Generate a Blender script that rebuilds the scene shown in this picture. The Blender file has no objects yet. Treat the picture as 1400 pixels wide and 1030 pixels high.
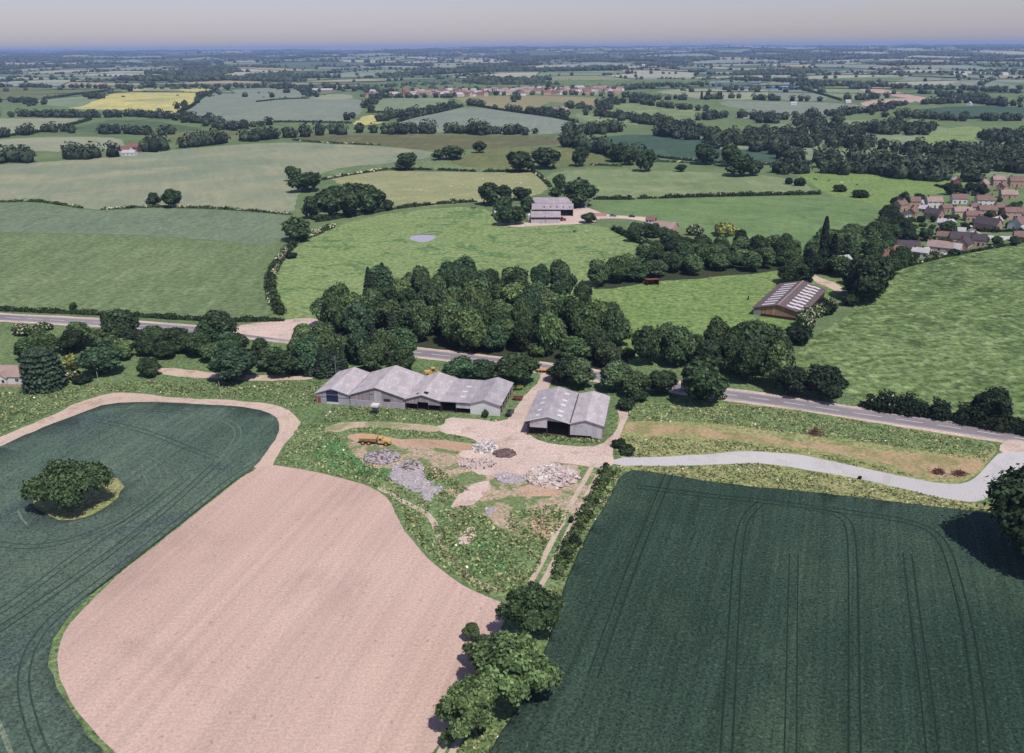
import bpy, bmesh, math, random
import numpy as np
from mathutils import Vector, Matrix
from mathutils.geometry import delaunay_2d_cdt
import time
T0 = time.time()
rnd = random.Random(11)
npr = np.random.default_rng(7)
S = bpy.context.scene
COL = S.collection
R = math.radians

# ------------------------------------------------------------------ camera
F_PX, CX, CY, CAM_H = 1200.0, 700.0, 515.0, 105.0
PITCH = math.atan(451.0 / F_PX)
ROLL = R(-0.41)
cam_rot = Matrix.Rotation(R(90) - PITCH, 3, 'X') @ Matrix.Rotation(ROLL, 3, 'Z')
CAM = Vector((0, 0, CAM_H))
SUN_AZ, SUN_EL = R(150), R(59)          # azimuth clockwise from +Y


def ray(x, y):
    d = cam_rot @ Vector(((x - CX) / F_PX, -(y - CY) / F_PX, -1.0))
    return d.normalized()


# ------------------------------------------------------------------ terrain
def sstep(a, b, x):
    t = np.clip((x - a) / (b - a), 0, 1)
    return t * t * (3 - 2 * t)


HILLS = []          # (x, y, amplitude, sx, sy)


def T(x, y):
    x = np.asarray(x, float); y = np.asarray(y, float)
    d = np.hypot(x, y)
    z = np.zeros_like(d)
    for hx, hy, a, sx, sy in HILLS:
        z = z + a * np.exp(-((x - hx) / sx) ** 2 - ((y - hy) / sy) ** 2)
    roll = (np.sin(x * 0.0021 + 1.3) * np.cos(y * 0.0031 + 0.4) + 0.6 * np.sin(x * 0.0047 - y * 0.0038 + 2.0)
            + 0.35 * np.sin(x * 0.0093 + y * 0.0071))
    amp = 3.2 * sstep(700, 1600, d) + 5.5 * sstep(2000, 4500, d) + 7 * sstep(5000, 9000, d)
    z = z + amp * roll - 2.0 * sstep(1500, 2600, d)
    far = (np.sin(x * 0.00042 + 0.8) + 0.7 * np.sin(x * 0.0011 + 2.1) + 0.4 * np.sin(x * 0.0027 + y * 0.0004))
    z = z + sstep(6500, 15000, d) * (36 + 11 * far) + sstep(15000, 21000, d) * (22 + 5 * far)
    return z


def Tz(x, y):
    return float(T(x, y))


_tt = np.concatenate([np.geomspace(60, 3000, 500), np.geomspace(3010, 26000, 500)])


def P(x, y):
    """ground point seen at photo pixel x, y"""
    d = ray(x, y)
    px, py, pz = d.x * _tt, d.y * _tt, CAM_H + d.z * _tt
    below = pz < T(px, py)
    i = int(np.argmax(below))
    if not below.any():
        i = len(_tt) - 1
    if i == 0:
        i = 1
    a, b = _tt[i - 1], _tt[i]
    for _ in range(18):
        m = (a + b) / 2
        if CAM_H + d.z * m < Tz(d.x * m, d.y * m):
            b = m
        else:
            a = m
    m = (a + b) / 2
    return Vector((d.x * m, d.y * m, Tz(d.x * m, d.y * m)))


def ppm(p):
    """photo pixels per metre at world point p"""
    v = cam_rot.inverted() @ (Vector(p) - CAM)
    return F_PX / max(1.0, -v.z)


def to_px(p):
    v = cam_rot.inverted() @ (Vector(p) - CAM)
    return CX + F_PX * v.x / -v.z, CY - F_PX * v.y / -v.z


for hx, hy, a, sx, sy in [(715, 213, 8.0, 120, 90), (60, 282, 3.0, 55, 40), (240, 300, 1.6, 50, 50), (620, 262, 2.5, 90, 70),
                          (205, 140, 9.0, 160, 170), (400, 150, 10.0, 170, 160), (1080, 300, 1.5, 70, 50), (650, 168, 5.0, 180, 130)]:
    q = P(hx, hy)
    HILLS.append((q.x, q.y, a, sx, sy))

# ------------------------------------------------------------------ tagging
def tag(o, label=None, cat=None, group=None, kind=None):
    if label: o['label'] = label
    if cat: o['category'] = cat
    if group: o['group'] = group
    if kind: o['kind'] = kind
    return o


def link(name, data, parent=None):
    o = bpy.data.objects.new(name, data)
    COL.objects.link(o)
    if parent is not None: o.parent = parent
    return o


def empty(name, loc, rz=0.0, **k):
    o = link(name, None)
    o.empty_display_size = 1
    o.location = loc
    o.rotation_euler = (0, 0, rz)
    return tag(o, **k)


ORD = ('first second third fourth fifth sixth seventh eighth ninth tenth eleventh twelfth thirteenth fourteenth fifteenth sixteenth '
       'seventeenth eighteenth nineteenth twentieth').split()
TENS = {2: 'twenty', 3: 'thirty', 4: 'forty', 5: 'fifty', 6: 'sixty', 7: 'seventy'}


def ordinal(i):
    i += 1
    if i <= 20: return ORD[i - 1]
    t, u = divmod(i, 10)
    return TENS[t] + '-' + ORD[u - 1] if u else {3: 'thirtieth', 4: 'fortieth', 5: 'fiftieth', 6: 'sixtieth', 7: 'seventieth'}[t]


# ------------------------------------------------------------------ mesh helpers
def mesh_np(name, V, polys, midx=None, mats=()):
    """polys: list of int arrays (n,k)"""
    me = bpy.data.meshes.new(name)
    V = np.asarray(V, np.float32)
    me.vertices.add(len(V))
    me.vertices.foreach_set('co', V.ravel())
    loops = np.concatenate([np.asarray(p, np.int32).ravel() for p in polys])
    tot = np.concatenate([np.full(len(p), np.asarray(p).shape[1], np.int32) for p in polys])
    start = np.concatenate([[0], np.cumsum(tot)[:-1]]).astype(np.int32)
    me.loops.add(len(loops))
    me.loops.foreach_set('vertex_index', loops)
    me.polygons.add(len(tot))
    me.polygons.foreach_set('loop_start', start)
    me.polygons.foreach_set('loop_total', tot)
    for m in mats: me.materials.append(m)
    if midx is not None:
        me.polygons.foreach_set('material_index', np.asarray(midx, np.int32))
    me.update(calc_edges=True)
    me.validate()
    return me


class MB:
    """collects boxes, prisms and tubes, builds one mesh"""
    def __init__(s): s.v, s.f, s.m = [], [], []

    def poly(s, pts, mi=0):
        b = len(s.v); s.v += [tuple(p) for p in pts]; s.f.append(tuple(range(b, b + len(pts)))); s.m.append(mi); return s

    def hexa(s, c, mi=0):
        b = len(s.v); s.v += [tuple(p) for p in c]
        for q in ((0, 3, 2, 1), (4, 5, 6, 7), (0, 1, 5, 4), (1, 2, 6, 5), (2, 3, 7, 6), (3, 0, 4, 7)):
            s.f.append(tuple(b + i for i in q)); s.m.append(mi)
        return s

    def box(s, x0, x1, y0, y1, z0, z1, mi=0):
        return s.hexa([(x0, y0, z0), (x1, y0, z0), (x1, y1, z0), (x0, y1, z0), (x0, y0, z1), (x1, y0, z1), (x1, y1, z1), (x0, y1, z1)], mi)

    def slab(s, quad, t, mi=0):
        """quad (4 pts, ccw seen from above) thickened downwards by t along its normal"""
        q = [Vector(p) for p in quad]
        n = (q[1] - q[0]).cross(q[3] - q[0]).normalized()
        return s.hexa([p - n * t for p in q] + q, mi)

    def prism(s, prof, y0, y1, mi=0):
        """closed x,z profile extruded along y"""
        b = len(s.v); n = len(prof)
        s.v += [(x, y0, z) for x, z in prof] + [(x, y1, z) for x, z in prof]
        s.f.append(tuple(range(b, b + n))); s.m.append(mi)
        s.f.append(tuple(range(b + 2 * n - 1, b + n - 1, -1))); s.m.append(mi)
        for i in range(n):
            j = (i + 1) % n
            s.f.append((b + i, b + n + i, b + n + j, b + j)); s.m.append(mi)
        return s

    def tube(s, a, c, ra, rc, n=8, mi=0, cap=True):
        a, c = Vector(a), Vector(c)
        d = (c - a).normalized()
        u = d.cross(Vector((0, 0, 1)) if abs(d.z) < .9 else Vector((1, 0, 0))).normalized()
        w = d.cross(u)
        b = len(s.v)
        for p, r in ((a, ra), (c, rc)):
            for i in range(n):
                t = 2 * math.pi * i / n
                s.v.append(tuple(p + u * r * math.cos(t) + w * r * math.sin(t)))
        for i in range(n):
            j = (i + 1) % n
            s.f.append((b + i, b + j, b + n + j, b + n + i)); s.m.append(mi)
        if cap:
            s.f.append(tuple(b + i for i in range(n - 1, -1, -1))); s.m.append(mi)
            s.f.append(tuple(b + n + i for i in range(n))); s.m.append(mi)
        return s

    def mesh(s, name, *mats):
        me = bpy.data.meshes.new(name)
        me.from_pydata(s.v, [], s.f)
        for m in mats: me.materials.append(m)
        if len(mats) > 1: me.polygons.foreach_set('material_index', s.m)
        bm = bmesh.new(); bm.from_mesh(me); bmesh.ops.recalc_face_normals(bm, faces=bm.faces); bm.to_mesh(me); bm.free()
        me.update()
        return me

    def obj(s, name, mats, parent=None, **k):
        if not isinstance(mats, (list, tuple)): mats = [mats]
        return tag(link(name, s.mesh(name, *mats), parent), **k)


# ------------------------------------------------------------------ materials
def lin(c):
    return tuple((v / 255 / 12.92 if v / 255 <= 0.04045 else ((v / 255 + 0.055) / 1.055) ** 2.4) for v in c)


KEY = 1.42          # how bright a white sunlit sheet shows, so albedo = linear display / KEY


def A(*c):
    l = lin(c); y = .3 * l[0] + .55 * l[1] + .15 * l[2]
    return tuple(min(.85, (y + (v - y) * .86) / KEY) for v in l) + (1.0,)


class NT:
    def __init__(s, name):
        s.m = bpy.data.materials.new(name); s.m.use_nodes = True
        s.t = s.m.node_tree; s.t.nodes.clear()
        s.out = s.n('ShaderNodeOutputMaterial')
        s.pos = None

    def n(s, typ, **k):
        nd = s.t.nodes.new(typ)
        for a, b in k.items(): setattr(nd, a, b)
        return nd

    def l(s, a, b): s.t.links.new(a, b)

    def P(s):
        if s.pos is None: s.pos = s.n('ShaderNodeNewGeometry').outputs['Position']
        return s.pos

    def O(s):
        return s.n('ShaderNodeTexCoord').outputs['Object']

    def noise(s, scale, detail=3, rough=.55, vec=None, dist=0.0):
        nd = s.n('ShaderNodeTexNoise')
        nd.inputs['Scale'].default_value = scale; nd.inputs['Detail'].default_value = detail
        nd.inputs['Roughness'].default_value = rough; nd.inputs['Distortion'].default_value = dist
        s.l(vec if vec is not None else s.P(), nd.inputs['Vector'])
        return nd.outputs['Fac']

    def mapped(s, vec, rz=0.0, scale=(1, 1, 1)):
        r = s.n('ShaderNodeMapping'); r.inputs['Rotation'].default_value = (0, 0, rz); s.l(vec, r.inputs['Vector'])
        m = s.n('ShaderNodeMapping'); m.inputs['Scale'].default_value = scale; s.l(r.outputs[0], m.inputs['Vector'])
        return m.outputs[0]

    def rng(s, v, a, b, c, d):
        nd = s.n('ShaderNodeMapRange'); s.l(v, nd.inputs[0])
        for i, x in enumerate((a, b, c, d)): nd.inputs[i + 1].default_value = x
        return nd.outputs[0]

    def mix(s, f, a, b, blend='MIX'):
        nd = s.n('ShaderNodeMix', data_type='RGBA', blend_type=blend)
        for sock, v in ((nd.inputs[0], f), (nd.inputs[6], a), (nd.inputs[7], b)):
            if hasattr(v, 'links') or hasattr(v, 'is_linked'): s.l(v, sock)
            else: sock.default_value = v
        return nd.outputs[2]

    def mul(s, a, b):
        nd = s.n('ShaderNodeMath', operation='MULTIPLY')
        for sock, v in ((nd.inputs[0], a), (nd.inputs[1], b)):
            if hasattr(v, 'is_linked'): s.l(v, sock)
            else: sock.default_value = v
        return nd.outputs[0]

    def scale(s, col, f):
        nd = s.n('ShaderNodeVectorMath', operation='SCALE')
        s.l(col, nd.inputs[0])
        if hasattr(f, 'is_linked'): s.l(f, nd.inputs['Scale'])
        else: nd.inputs['Scale'].default_value = f
        return nd.outputs[0]

    def done(s, col, rough=.9, spec=.15, bump=None, bstr=.3, bdist=.3, metal=0.0):
        b = s.n('ShaderNodeBsdfPrincipled')
        if hasattr(col, 'is_linked'): s.l(col, b.inputs['Base Color'])
        else: b.inputs['Base Color'].default_value = col
        b.inputs['Roughness'].default_value = rough
        b.inputs['Specular IOR Level'].default_value = spec
        b.inputs['Metallic'].default_value = metal
        if bump is not None:
            nd = s.n('ShaderNodeBump'); nd.inputs['Strength'].default_value = bstr; nd.inputs['Distance'].default_value = bdist
            s.l(bump, nd.inputs['Height']); s.l(nd.outputs[0], b.inputs['Normal'])
        s.l(b.outputs[0], s.out.inputs['Surface'])
        return s.m


def gmat(name, c0, c1, c2=None, big=.012, mid=.07, fine=.9, v=.22, c2at=(.52, .66), c2amt=.8, bump=.35, bdist=.35, streaks=(), specks=(), finecol=None, dist=0.6, grain=.7):
    """ground: two colours by a broad noise, a third in patches, fine brightness mottling, streaks along a bearing, specks"""
    s = NT(name)
    col = s.mix(s.rng(s.noise(big, 3, .55), .36, .64, 0, 1), c0, c1)
    if c2 is not None:
        col = s.mix(s.mul(s.rng(s.noise(mid, 5, .62, dist=dist), c2at[0], c2at[1], 0, 1), c2amt), col, c2)
    f = s.noise(fine, 5, grain)
    if finecol is not None:
        fc = s.noise(fine * .45, 6, .72)
        col = s.mix(s.mul(s.rng(fc, .5, .62, 0, 1), finecol[1]), col, finecol[0])
    col = s.scale(col, s.rng(f, .36, .64, 1 - v * 1.35, 1 + v * 1.35))
    for az, across, along, amt in streaks:
        n = s.noise(1.0, 3, .6, vec=s.mapped(s.P(), az, (across, along, .3)))
        col = s.scale(col, s.rng(n, .32, .68, 1 - amt, 1 + amt))
    for c, sc, th, amt in specks:
        n = s.noise(sc, 2, .5)
        col = s.mix(s.mul(s.rng(n, th, th + .05, 0, 1), amt), col, c)
    return s.done(col, .95, .08, f, bump, bdist)


AZ_R = R(20.5)          # rows of the right crop run along this bearing
M = {}
M['ground'] = gmat('rough_pasture', A(116, 138, 88), A(100, 124, 78), A(132, 146, 98), v=.22)
M['crop_right'] = gmat('dark_green_crop', A(50, 75, 61), A(66, 90, 75), A(80, 104, 78), big=.013, mid=.03, fine=1.7, v=.58, grain=.85, c2at=(.5, .72), c2amt=.7, bump=.7, bdist=.5,
                       streaks=((AZ_R, 1.1, .02, .20), (AZ_R, .33, .006, .09)), specks=((A(112, 134, 112), 1.3, .655, .5), (A(30, 46, 40), 1.1, .66, .6)))
M['crop_left'] = gmat('blue_green_crop', A(84, 110, 94), A(104, 124, 106), A(80, 98, 98), big=.02, mid=.035, fine=1.7, v=.5, grain=.85, bump=.7, bdist=.5,
                      streaks=((R(14), .6, .008, .18), (R(14), .2, .005, .09)), specks=((A(132, 148, 124), 1.3, .655, .5), (A(50, 70, 62), 1.1, .66, .6)))
M['tram_dark'] = gmat('crop_wheeling', A(58, 80, 72), A(70, 92, 80), v=.3, fine=1.5)
M['tram_right'] = gmat('dark_wheeling', A(34, 56, 48), A(42, 66, 56), v=.3, fine=1.5)
M['tram_light'] = gmat('pale_wheeling', A(126, 140, 116), A(100, 122, 102), v=.3, fine=1.5)
M['soil'] = gmat('pale_pink_soil', A(221, 188, 171), A(210, 176, 159), A(186, 157, 141), big=.014, mid=.02, fine=1.8, v=.17, grain=.85, c2at=(.56, .74), c2amt=.8, bump=.5, bdist=.25,
                 streaks=((R(15), .6, .006, .07), (R(15), .16, .004, .04)), specks=((A(150, 128, 114), .7, .675, .5), (A(156, 134, 120), 1.6, .68, .6), (A(232, 206, 194), 1.2, .68, .6)))
M['track'] = gmat('pale_dirt_track', A(226, 200, 180), A(212, 184, 162), A(184, 156, 132), mid=.2, fine=1.6, v=.14, streaks=())
M['rut'] = gmat('dry_rut', A(218, 198, 176), A(202, 180, 156), A(180, 160, 132), mid=.25, fine=1.6, v=.14)
M['gravel'] = gmat('white_gravel', A(214, 210, 208), A(202, 199, 198), A(186, 180, 176), mid=.12, fine=2.2, v=.09, c2amt=.5)
M['yard'] = gmat('yard_hardcore', A(228, 202, 186), A(212, 188, 174), A(182, 152, 130), big=.05, mid=.14, fine=1.4, v=.18, c2at=(.54, .7), c2amt=.75, streaks=((R(85), .6, .06, .07),))
M['sand'] = gmat('orange_subsoil', A(214, 178, 146), A(200, 162, 132), A(172, 140, 112), big=.06, mid=.2, fine=1.4, v=.15, c2amt=.6)
M['rubble_ground'] = gmat('crushed_rubble', A(196, 182, 180), A(178, 164, 160), A(140, 126, 116), big=.1, mid=.35, fine=2.4, v=.3, c2at=(.55, .63), bump=1, bdist=.5, specks=((A(225, 216, 214), 1.2, .62, .8), (A(96, 88, 80), 1.3, .68, .7)))
M['mixed'] = gmat('weedy_dirt', A(206, 180, 152), A(190, 168, 138), A(116, 142, 80), big=.05, mid=.13, fine=1.2, v=.28, c2at=(.49, .56), c2amt=.95, bump=.6, finecol=(A(140, 140, 92), .55), specks=((A(86, 104, 60), .7, .64, .8), (A(226, 212, 200), 1.1, .66, .7)))
M['loop_track'] = gmat('weed_grown_track', A(206, 182, 152), A(190, 170, 134), A(132, 150, 92), big=.06, mid=.12, fine=1.2, v=.2, c2at=(.5, .6), c2amt=.8, bump=.4)
M['weeds'] = gmat('weedy_green', A(116, 146, 84), A(134, 156, 98), A(92, 126, 70), big=.05, mid=.16, fine=1.0, v=.4, bump=.9, bdist=.6, finecol=(A(140, 156, 104), .55), specks=((A(200, 200, 180), 1.3, .71, .6),))
M['weeds_bright'] = gmat('nettle_green', A(92, 146, 78), A(108, 160, 92), A(78, 124, 66), big=.07, mid=.2, fine=1.3, v=.38, bump=.9, bdist=.6)
M['verge'] = gmat('rough_verge', A(108, 136, 80), A(124, 148, 92), A(88, 118, 68), big=.03, mid=.12, fine=.9, v=.4, bump=.9, bdist=.6, finecol=(A(120, 140, 94), .5), specks=((A(196, 200, 178), 1.2, .7, .55),))
M['verge_dry'] = gmat('dry_weedy_verge', A(156, 162, 96), A(170, 168, 108), A(116, 138, 72), big=.04, mid=.13, fine=.9, v=.32, bump=.8, bdist=.5, finecol=(A(176, 170, 116), .5), specks=((A(54, 70, 38), .8, .69, .8),))
M['tan_strip'] = gmat('dry_topsoil', A(196, 166, 124), A(182, 158, 114), A(140, 144, 84), big=.05, mid=.12, fine=1.1, v=.2, c2at=(.48, .6), c2amt=.75, specks=((A(70, 78, 44), .8, .68, .8),))
M['pasture'] = gmat('bright_pasture', A(132, 156, 88), A(142, 164, 98), A(98, 134, 72), big=.02, mid=.045, fine=.42, v=.3, c2at=(.52, .62), c2amt=.9, bump=.8, bdist=.8, finecol=(A(152, 174, 110), .7), dist=1.6)
M['pasture_buttercup'] = gmat('buttercup_pasture', A(124, 154, 80), A(136, 162, 88), A(164, 172, 80), big=.03, mid=.05, fine=.45, v=.3, c2at=(.56, .68), c2amt=.6, bump=.8, bdist=.8, finecol=(A(92, 130, 62), .7), dist=1.2)
M['pasture_right'] = gmat('tussocky_pasture', A(110, 136, 72), A(122, 146, 84), A(76, 104, 54), big=.015, mid=.03, fine=.34, v=.42, c2at=(.47, .6), c2amt=.75, bump=1.0, bdist=1.0, streaks=((R(58), .30, .07, .2),), finecol=(A(150, 170, 112), .65), dist=1.5)
M['mown'] = gmat('mown_meadow', A(112, 142, 82), A(122, 150, 92), A(96, 130, 74), big=.02, mid=.05, fine=.4, v=.12, streaks=((R(-42), .12, .008, .09), (R(20), .2, .02, .05)), bump=.3)
M['green_field'] = gmat('green_ley', A(108, 132, 82), A(120, 140, 92), A(130, 148, 98), big=.008, mid=.03, fine=.35, v=.24, streaks=((R(92), .05, .3, .10), (R(84), .02, .12, .10)), bump=.4)
M['grey_crop'] = gmat('grey_green_crop', A(134, 146, 128), A(142, 152, 132), A(126, 138, 124), big=.012, mid=.04, fine=.3, v=.1, streaks=((R(96), .012, .22, .08),), bump=.2)
M['strip_crop'] = gmat('strip_of_greyish_crop', A(116, 136, 104), A(124, 142, 110), A(108, 128, 104), big=.012, mid=.04, fine=.35, v=.18, streaks=((R(92), .04, .22, .10),), bump=.3)
M['pale_crop'] = gmat('pale_barley', A(158, 162, 126), A(132, 148, 120), A(170, 168, 130), big=.0075, mid=.016, fine=.3, v=.08, c2at=(.5, .68), streaks=((R(70), .015, .16, .07), (R(100), .03, .16, .05)), bump=.2)
M['dry_field'] = gmat('dry_hayfield', A(164, 166, 112), A(152, 158, 108), A(178, 176, 126), big=.02, mid=.05, fine=.4, v=.12, bump=.4)
M['olive'] = gmat('olive_meadow', A(112, 122, 74), A(124, 132, 80), A(98, 110, 68), big=.015, mid=.04, fine=.3, v=.14, streaks=((R(95), .02, .2, .08),), bump=.3)
M['olive_brown'] = gmat('olive_stubble', A(116, 116, 78), A(104, 110, 70), A(130, 128, 88), big=.01, mid=.03, fine=.3, v=.1, streaks=((R(92), .01, .2, .1),), bump=.2)
M['pale_meadow'] = gmat('pale_meadow', A(138, 154, 104), A(120, 142, 92), A(158, 164, 118), big=.012, mid=.03, fine=.35, v=.12, streaks=((R(92), .012, .1, .1),), bump=.3)
M['dark_crop'] = gmat('dark_winter_crop', A(68, 96, 76), A(78, 106, 84), A(86, 112, 90), big=.01, mid=.03, fine=.3, v=.08, streaks=((R(94), .01, .15, .08),), bump=.2)
M['yellow_crop'] = gmat('fading_rape', A(206, 198, 110), A(172, 174, 112), A(220, 206, 112), big=.009, mid=.02, fine=.3, v=.08, c2at=(.45, .62), streaks=((R(75), .02, .12, .1),), bump=.2)
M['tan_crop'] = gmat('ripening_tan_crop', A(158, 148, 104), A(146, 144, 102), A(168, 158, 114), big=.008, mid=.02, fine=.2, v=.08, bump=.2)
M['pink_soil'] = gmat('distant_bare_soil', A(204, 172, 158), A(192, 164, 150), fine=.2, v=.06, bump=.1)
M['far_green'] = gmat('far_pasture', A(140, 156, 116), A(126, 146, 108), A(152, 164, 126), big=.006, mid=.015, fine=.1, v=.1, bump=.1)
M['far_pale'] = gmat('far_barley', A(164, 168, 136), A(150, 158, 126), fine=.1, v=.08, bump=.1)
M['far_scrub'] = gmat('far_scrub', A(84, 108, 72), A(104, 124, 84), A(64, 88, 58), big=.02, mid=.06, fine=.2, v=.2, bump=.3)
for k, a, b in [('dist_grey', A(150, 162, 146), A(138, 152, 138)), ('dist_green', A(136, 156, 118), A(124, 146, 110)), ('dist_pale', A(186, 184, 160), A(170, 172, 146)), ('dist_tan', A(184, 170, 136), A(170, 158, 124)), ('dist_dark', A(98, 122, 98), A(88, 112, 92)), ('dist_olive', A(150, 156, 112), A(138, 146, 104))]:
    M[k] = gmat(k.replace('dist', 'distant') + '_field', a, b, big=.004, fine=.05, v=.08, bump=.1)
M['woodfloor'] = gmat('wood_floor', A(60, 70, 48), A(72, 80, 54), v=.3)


def road_mat():
    s = NT('worn_asphalt')
    col = s.mix(s.rng(s.noise(.05, 3), .35, .65, 0, 1), A(140, 132, 138), A(154, 146, 150))
    col = s.scale(col, s.rng(s.noise(.9, 5, .7), .3, .7, .88, 1.12))
    return s.done(col, .85, .2)


M['road'] = road_mat()


def flat(name, c, rough=.6, spec=.3, v=.12, sc=1.2, metal=0.0):
    s = NT(name)
    n = s.noise(sc, 4, .65, vec=s.O())
    base = s.n('ShaderNodeRGB'); base.outputs[0].default_value = c
    return s.done(s.scale(base.outputs[0], s.rng(n, .3, .7, 1 - v, 1 + v)), rough, spec, n, .1, .03, metal)


M['marking'] = flat('road_paint', A(236, 232, 232), .7, v=.15)


def corrugated(name, c0, c1, stain, along='y', period=.18, dark=.25, panels=True):
    """weathered sheet: corrugation ridges, sheet courses and stains, in object space"""
    s = NT(name)
    o = s.O()
    col = s.mix(s.rng(s.noise(.25, 4, .6, vec=o), .38, .62, 0, 1), c0, c1)
    col = s.mix(s.mul(s.rng(s.noise(.55, 5, .65, vec=s.mapped(o, 0, (1.6, .6, 1) if along == 'y' else (.6, 1.6, 1))), .58, .72, 0, 1), dark * 2), col, stain)
    if panels:
        bt = s.n('ShaderNodeTexBrick'); bt.offset = .5
        s.l(s.mapped(o, 0 if along == 'y' else R(90), (1, 1, 1)), bt.inputs['Vector'])
        bt.inputs['Scale'].default_value = 1.0
        bt.inputs['Brick Width'].default_value = 1.05; bt.inputs['Row Height'].default_value = 2.4
        bt.inputs['Mortar Size'].default_value = .03
        bt.inputs['Color1'].default_value = (1, 1, 1, 1); bt.inputs['Color2'].default_value = (.80, .79, .80, 1)
        bt.inputs['Mortar'].default_value = (.6, .58, .58, 1)
        col = s.mix(1.0, col, bt.outputs['Color'], 'MULTIPLY')
    w = s.n('ShaderNodeTexWave', wave_type='BANDS', bands_direction='X' if along == 'y' else 'Y')
    w.inputs['Scale'].default_value = .314 / period; s.l(o, w.inputs['Vector'])
    return s.done(col, .85, .2, w.outputs['Fac'], .25, .05)


M['fibre_roof'] = corrugated('fibre_cement_roof', A(216, 206, 208), A(204, 194, 198), A(156, 146, 148))
M['fibre_roof2'] = corrugated('grey_fibre_cement_roof', A(200, 192, 196), A(188, 180, 186), A(152, 144, 148), dark=.18)
M['brown_roof'] = corrugated('brown_sheet_roof', A(120, 104, 104), A(108, 94, 96), A(88, 76, 78), dark=.15, panels=False)
M['farm_roof'] = corrugated('farm_shed_roof', A(190, 178, 184), A(178, 168, 176), A(150, 140, 146), along='x', dark=.15)


def boards(name, c0, c1, c2, period=.35, v=.25):
    s = NT(name)
    o = s.O()
    st = s.noise(1.0, 4, .7, vec=s.mapped(o, 0, (1 / period, 1 / period, .12)))
    col = s.mix(s.rng(st, .35, .65, 0, 1), c0, c1)
    col = s.mix(s.mul(s.rng(s.noise(.7, 4, .65, vec=o), .56, .7, 0, 1), .7), col, c2)
    return s.done(col, .9, .15, st, .3, .03)


M['grey_boards'] = boards('weathered_grey_boards', A(186, 172, 176), A(150, 136, 142), A(122, 104, 108))
M['white_boards'] = boards('whitened_sheet_cladding', A(215, 208, 214), A(190, 184, 190), A(140, 130, 132), .8)
M['brown_boards'] = boards('brown_yorkshire_boards', A(196, 152, 122), A(150, 108, 84), A(110, 78, 60), .4)
M['block_wall'] = boards('pale_block_wall', A(198, 190, 200), A(176, 170, 182), A(140, 136, 150), 1.2)
M['white_render'] = flat('white_render', A(232, 230, 230), .8, .2, .06)
M['cream_render'] = flat('cream_render', A(214, 196, 172), .8, .2, .08)
M['brick_tan'] = flat('tan_brick', A(196, 156, 134), .9, .1, .14, 2.5)
M['brick_orange'] = flat('orange_brick', A(200, 160, 136), .9, .1, .14, 2.5)
M['brick_pink'] = flat('pink_brick', A(204, 164, 150), .9, .1, .14, 2.5)
M['brick_red'] = flat('red_brick', A(138, 88, 74), .9, .1, .16, 2.5)
M['stone_wall'] = flat('pale_stone', A(206, 190, 176), .9, .1, .16, 2.5)
M['tile_brown'] = corrugated('brown_tiles', A(144, 114, 106), A(128, 102, 96), A(108, 86, 82), 'x', .3, .2, False)
M['tile_dark'] = corrugated('dark_slate', A(88, 80, 86), A(78, 72, 80), A(64, 58, 64), 'x', .3, .2, False)
M['tile_pink'] = corrugated('pinkish_tiles', A(178, 152, 144), A(162, 138, 130), A(128, 106, 104), 'x', .3, .2, False)
M['tile_red'] = corrugated('red_tiles', A(150, 106, 96), A(136, 98, 90), A(110, 80, 74), 'x', .3, .2, False)
M['tile_grey'] = corrugated('pale_grey_roof', A(200, 196, 198), A(184, 180, 184), A(150, 146, 148), 'x', .3, .15, False)
M['skylight'] = flat('milky_rooflight', A(240, 232, 236), .35, .4, .05)
M['glass'] = flat('window_glass', A(60, 66, 74), .15, .6, .1)
M['white_paint'] = flat('white_paint', A(232, 230, 228), .5, .3, .05)
M['navy_door'] = flat('navy_door_paint', A(48, 54, 92), .7, .2, .08)
M['red_door'] = flat('rusty_red_door', A(172, 80, 62), .7, .2, .15)
M['dark_timber'] = flat('dark_timber', A(70, 58, 54), .9, .1, .2)
M['steel'] = flat('grey_steel', A(150, 146, 148), .6, .4, .1)
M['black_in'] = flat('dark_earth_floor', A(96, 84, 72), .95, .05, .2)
M['yellow_paint'] = flat('digger_yellow', A(224, 180, 96), .5, .35, .12)
M['orange_paint'] = flat('faded_orange', A(218, 168, 106), .55, .3, .12)
M['rubber'] = flat('black_rubber', A(48, 46, 46), .9, .1, .1)
M['black_paint'] = flat('black_car_paint', A(34, 34, 38), .3, .5, .05)
M['blue_paint'] = flat('blue_car_paint', A(104, 120, 156), .3, .5, .05)
M['silver_paint'] = flat('silver_car_paint', A(206, 206, 208), .3, .5, .05)
M['red_paint'] = flat('red_machine_paint', A(186, 64, 50), .4, .4, .1)
M['rust'] = flat('rusty_sheet', A(146, 84, 66), .9, .1, .25)
M['concrete'] = flat('broken_concrete', A(208, 188, 180), .95, .1, .22, 2.0)
M['concrete_grey'] = flat('grey_concrete', A(184, 174, 176), .95, .1, .2, 2.0)
M['white_slab'] = flat('whitish_slabs', A(232, 222, 216), .9, .1, .12, 2.0)
M['brown_gravel'] = flat('brown_gravel', A(128, 106, 104), .95, .1, .3, 3.0)
M['twig'] = flat('dead_branches', A(126, 92, 76), .95, .1, .3, 3.0)
M['bark'] = flat('tree_bark', A(112, 98, 84), .95, .1, .25, 2.0)
M['pale_wood'] = flat('bleached_wood', A(190, 184, 168), .9, .1, .1)
M['wool'] = flat('sheep_wool', A(232, 226, 212), .95, .05, .06, 4)
M['cow_white'] = flat('white_hide', A(236, 232, 228), .8, .1, .06, 4)
M['cow_dark'] = flat('dark_hide', A(52, 44, 42), .8, .1, .2, 4)


def water_mat(name, c, rough=.06):
    s = NT(name)
    n = s.noise(.4, 3, .6)
    return s.done(c, rough, .5, n, .06, .1)


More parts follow.
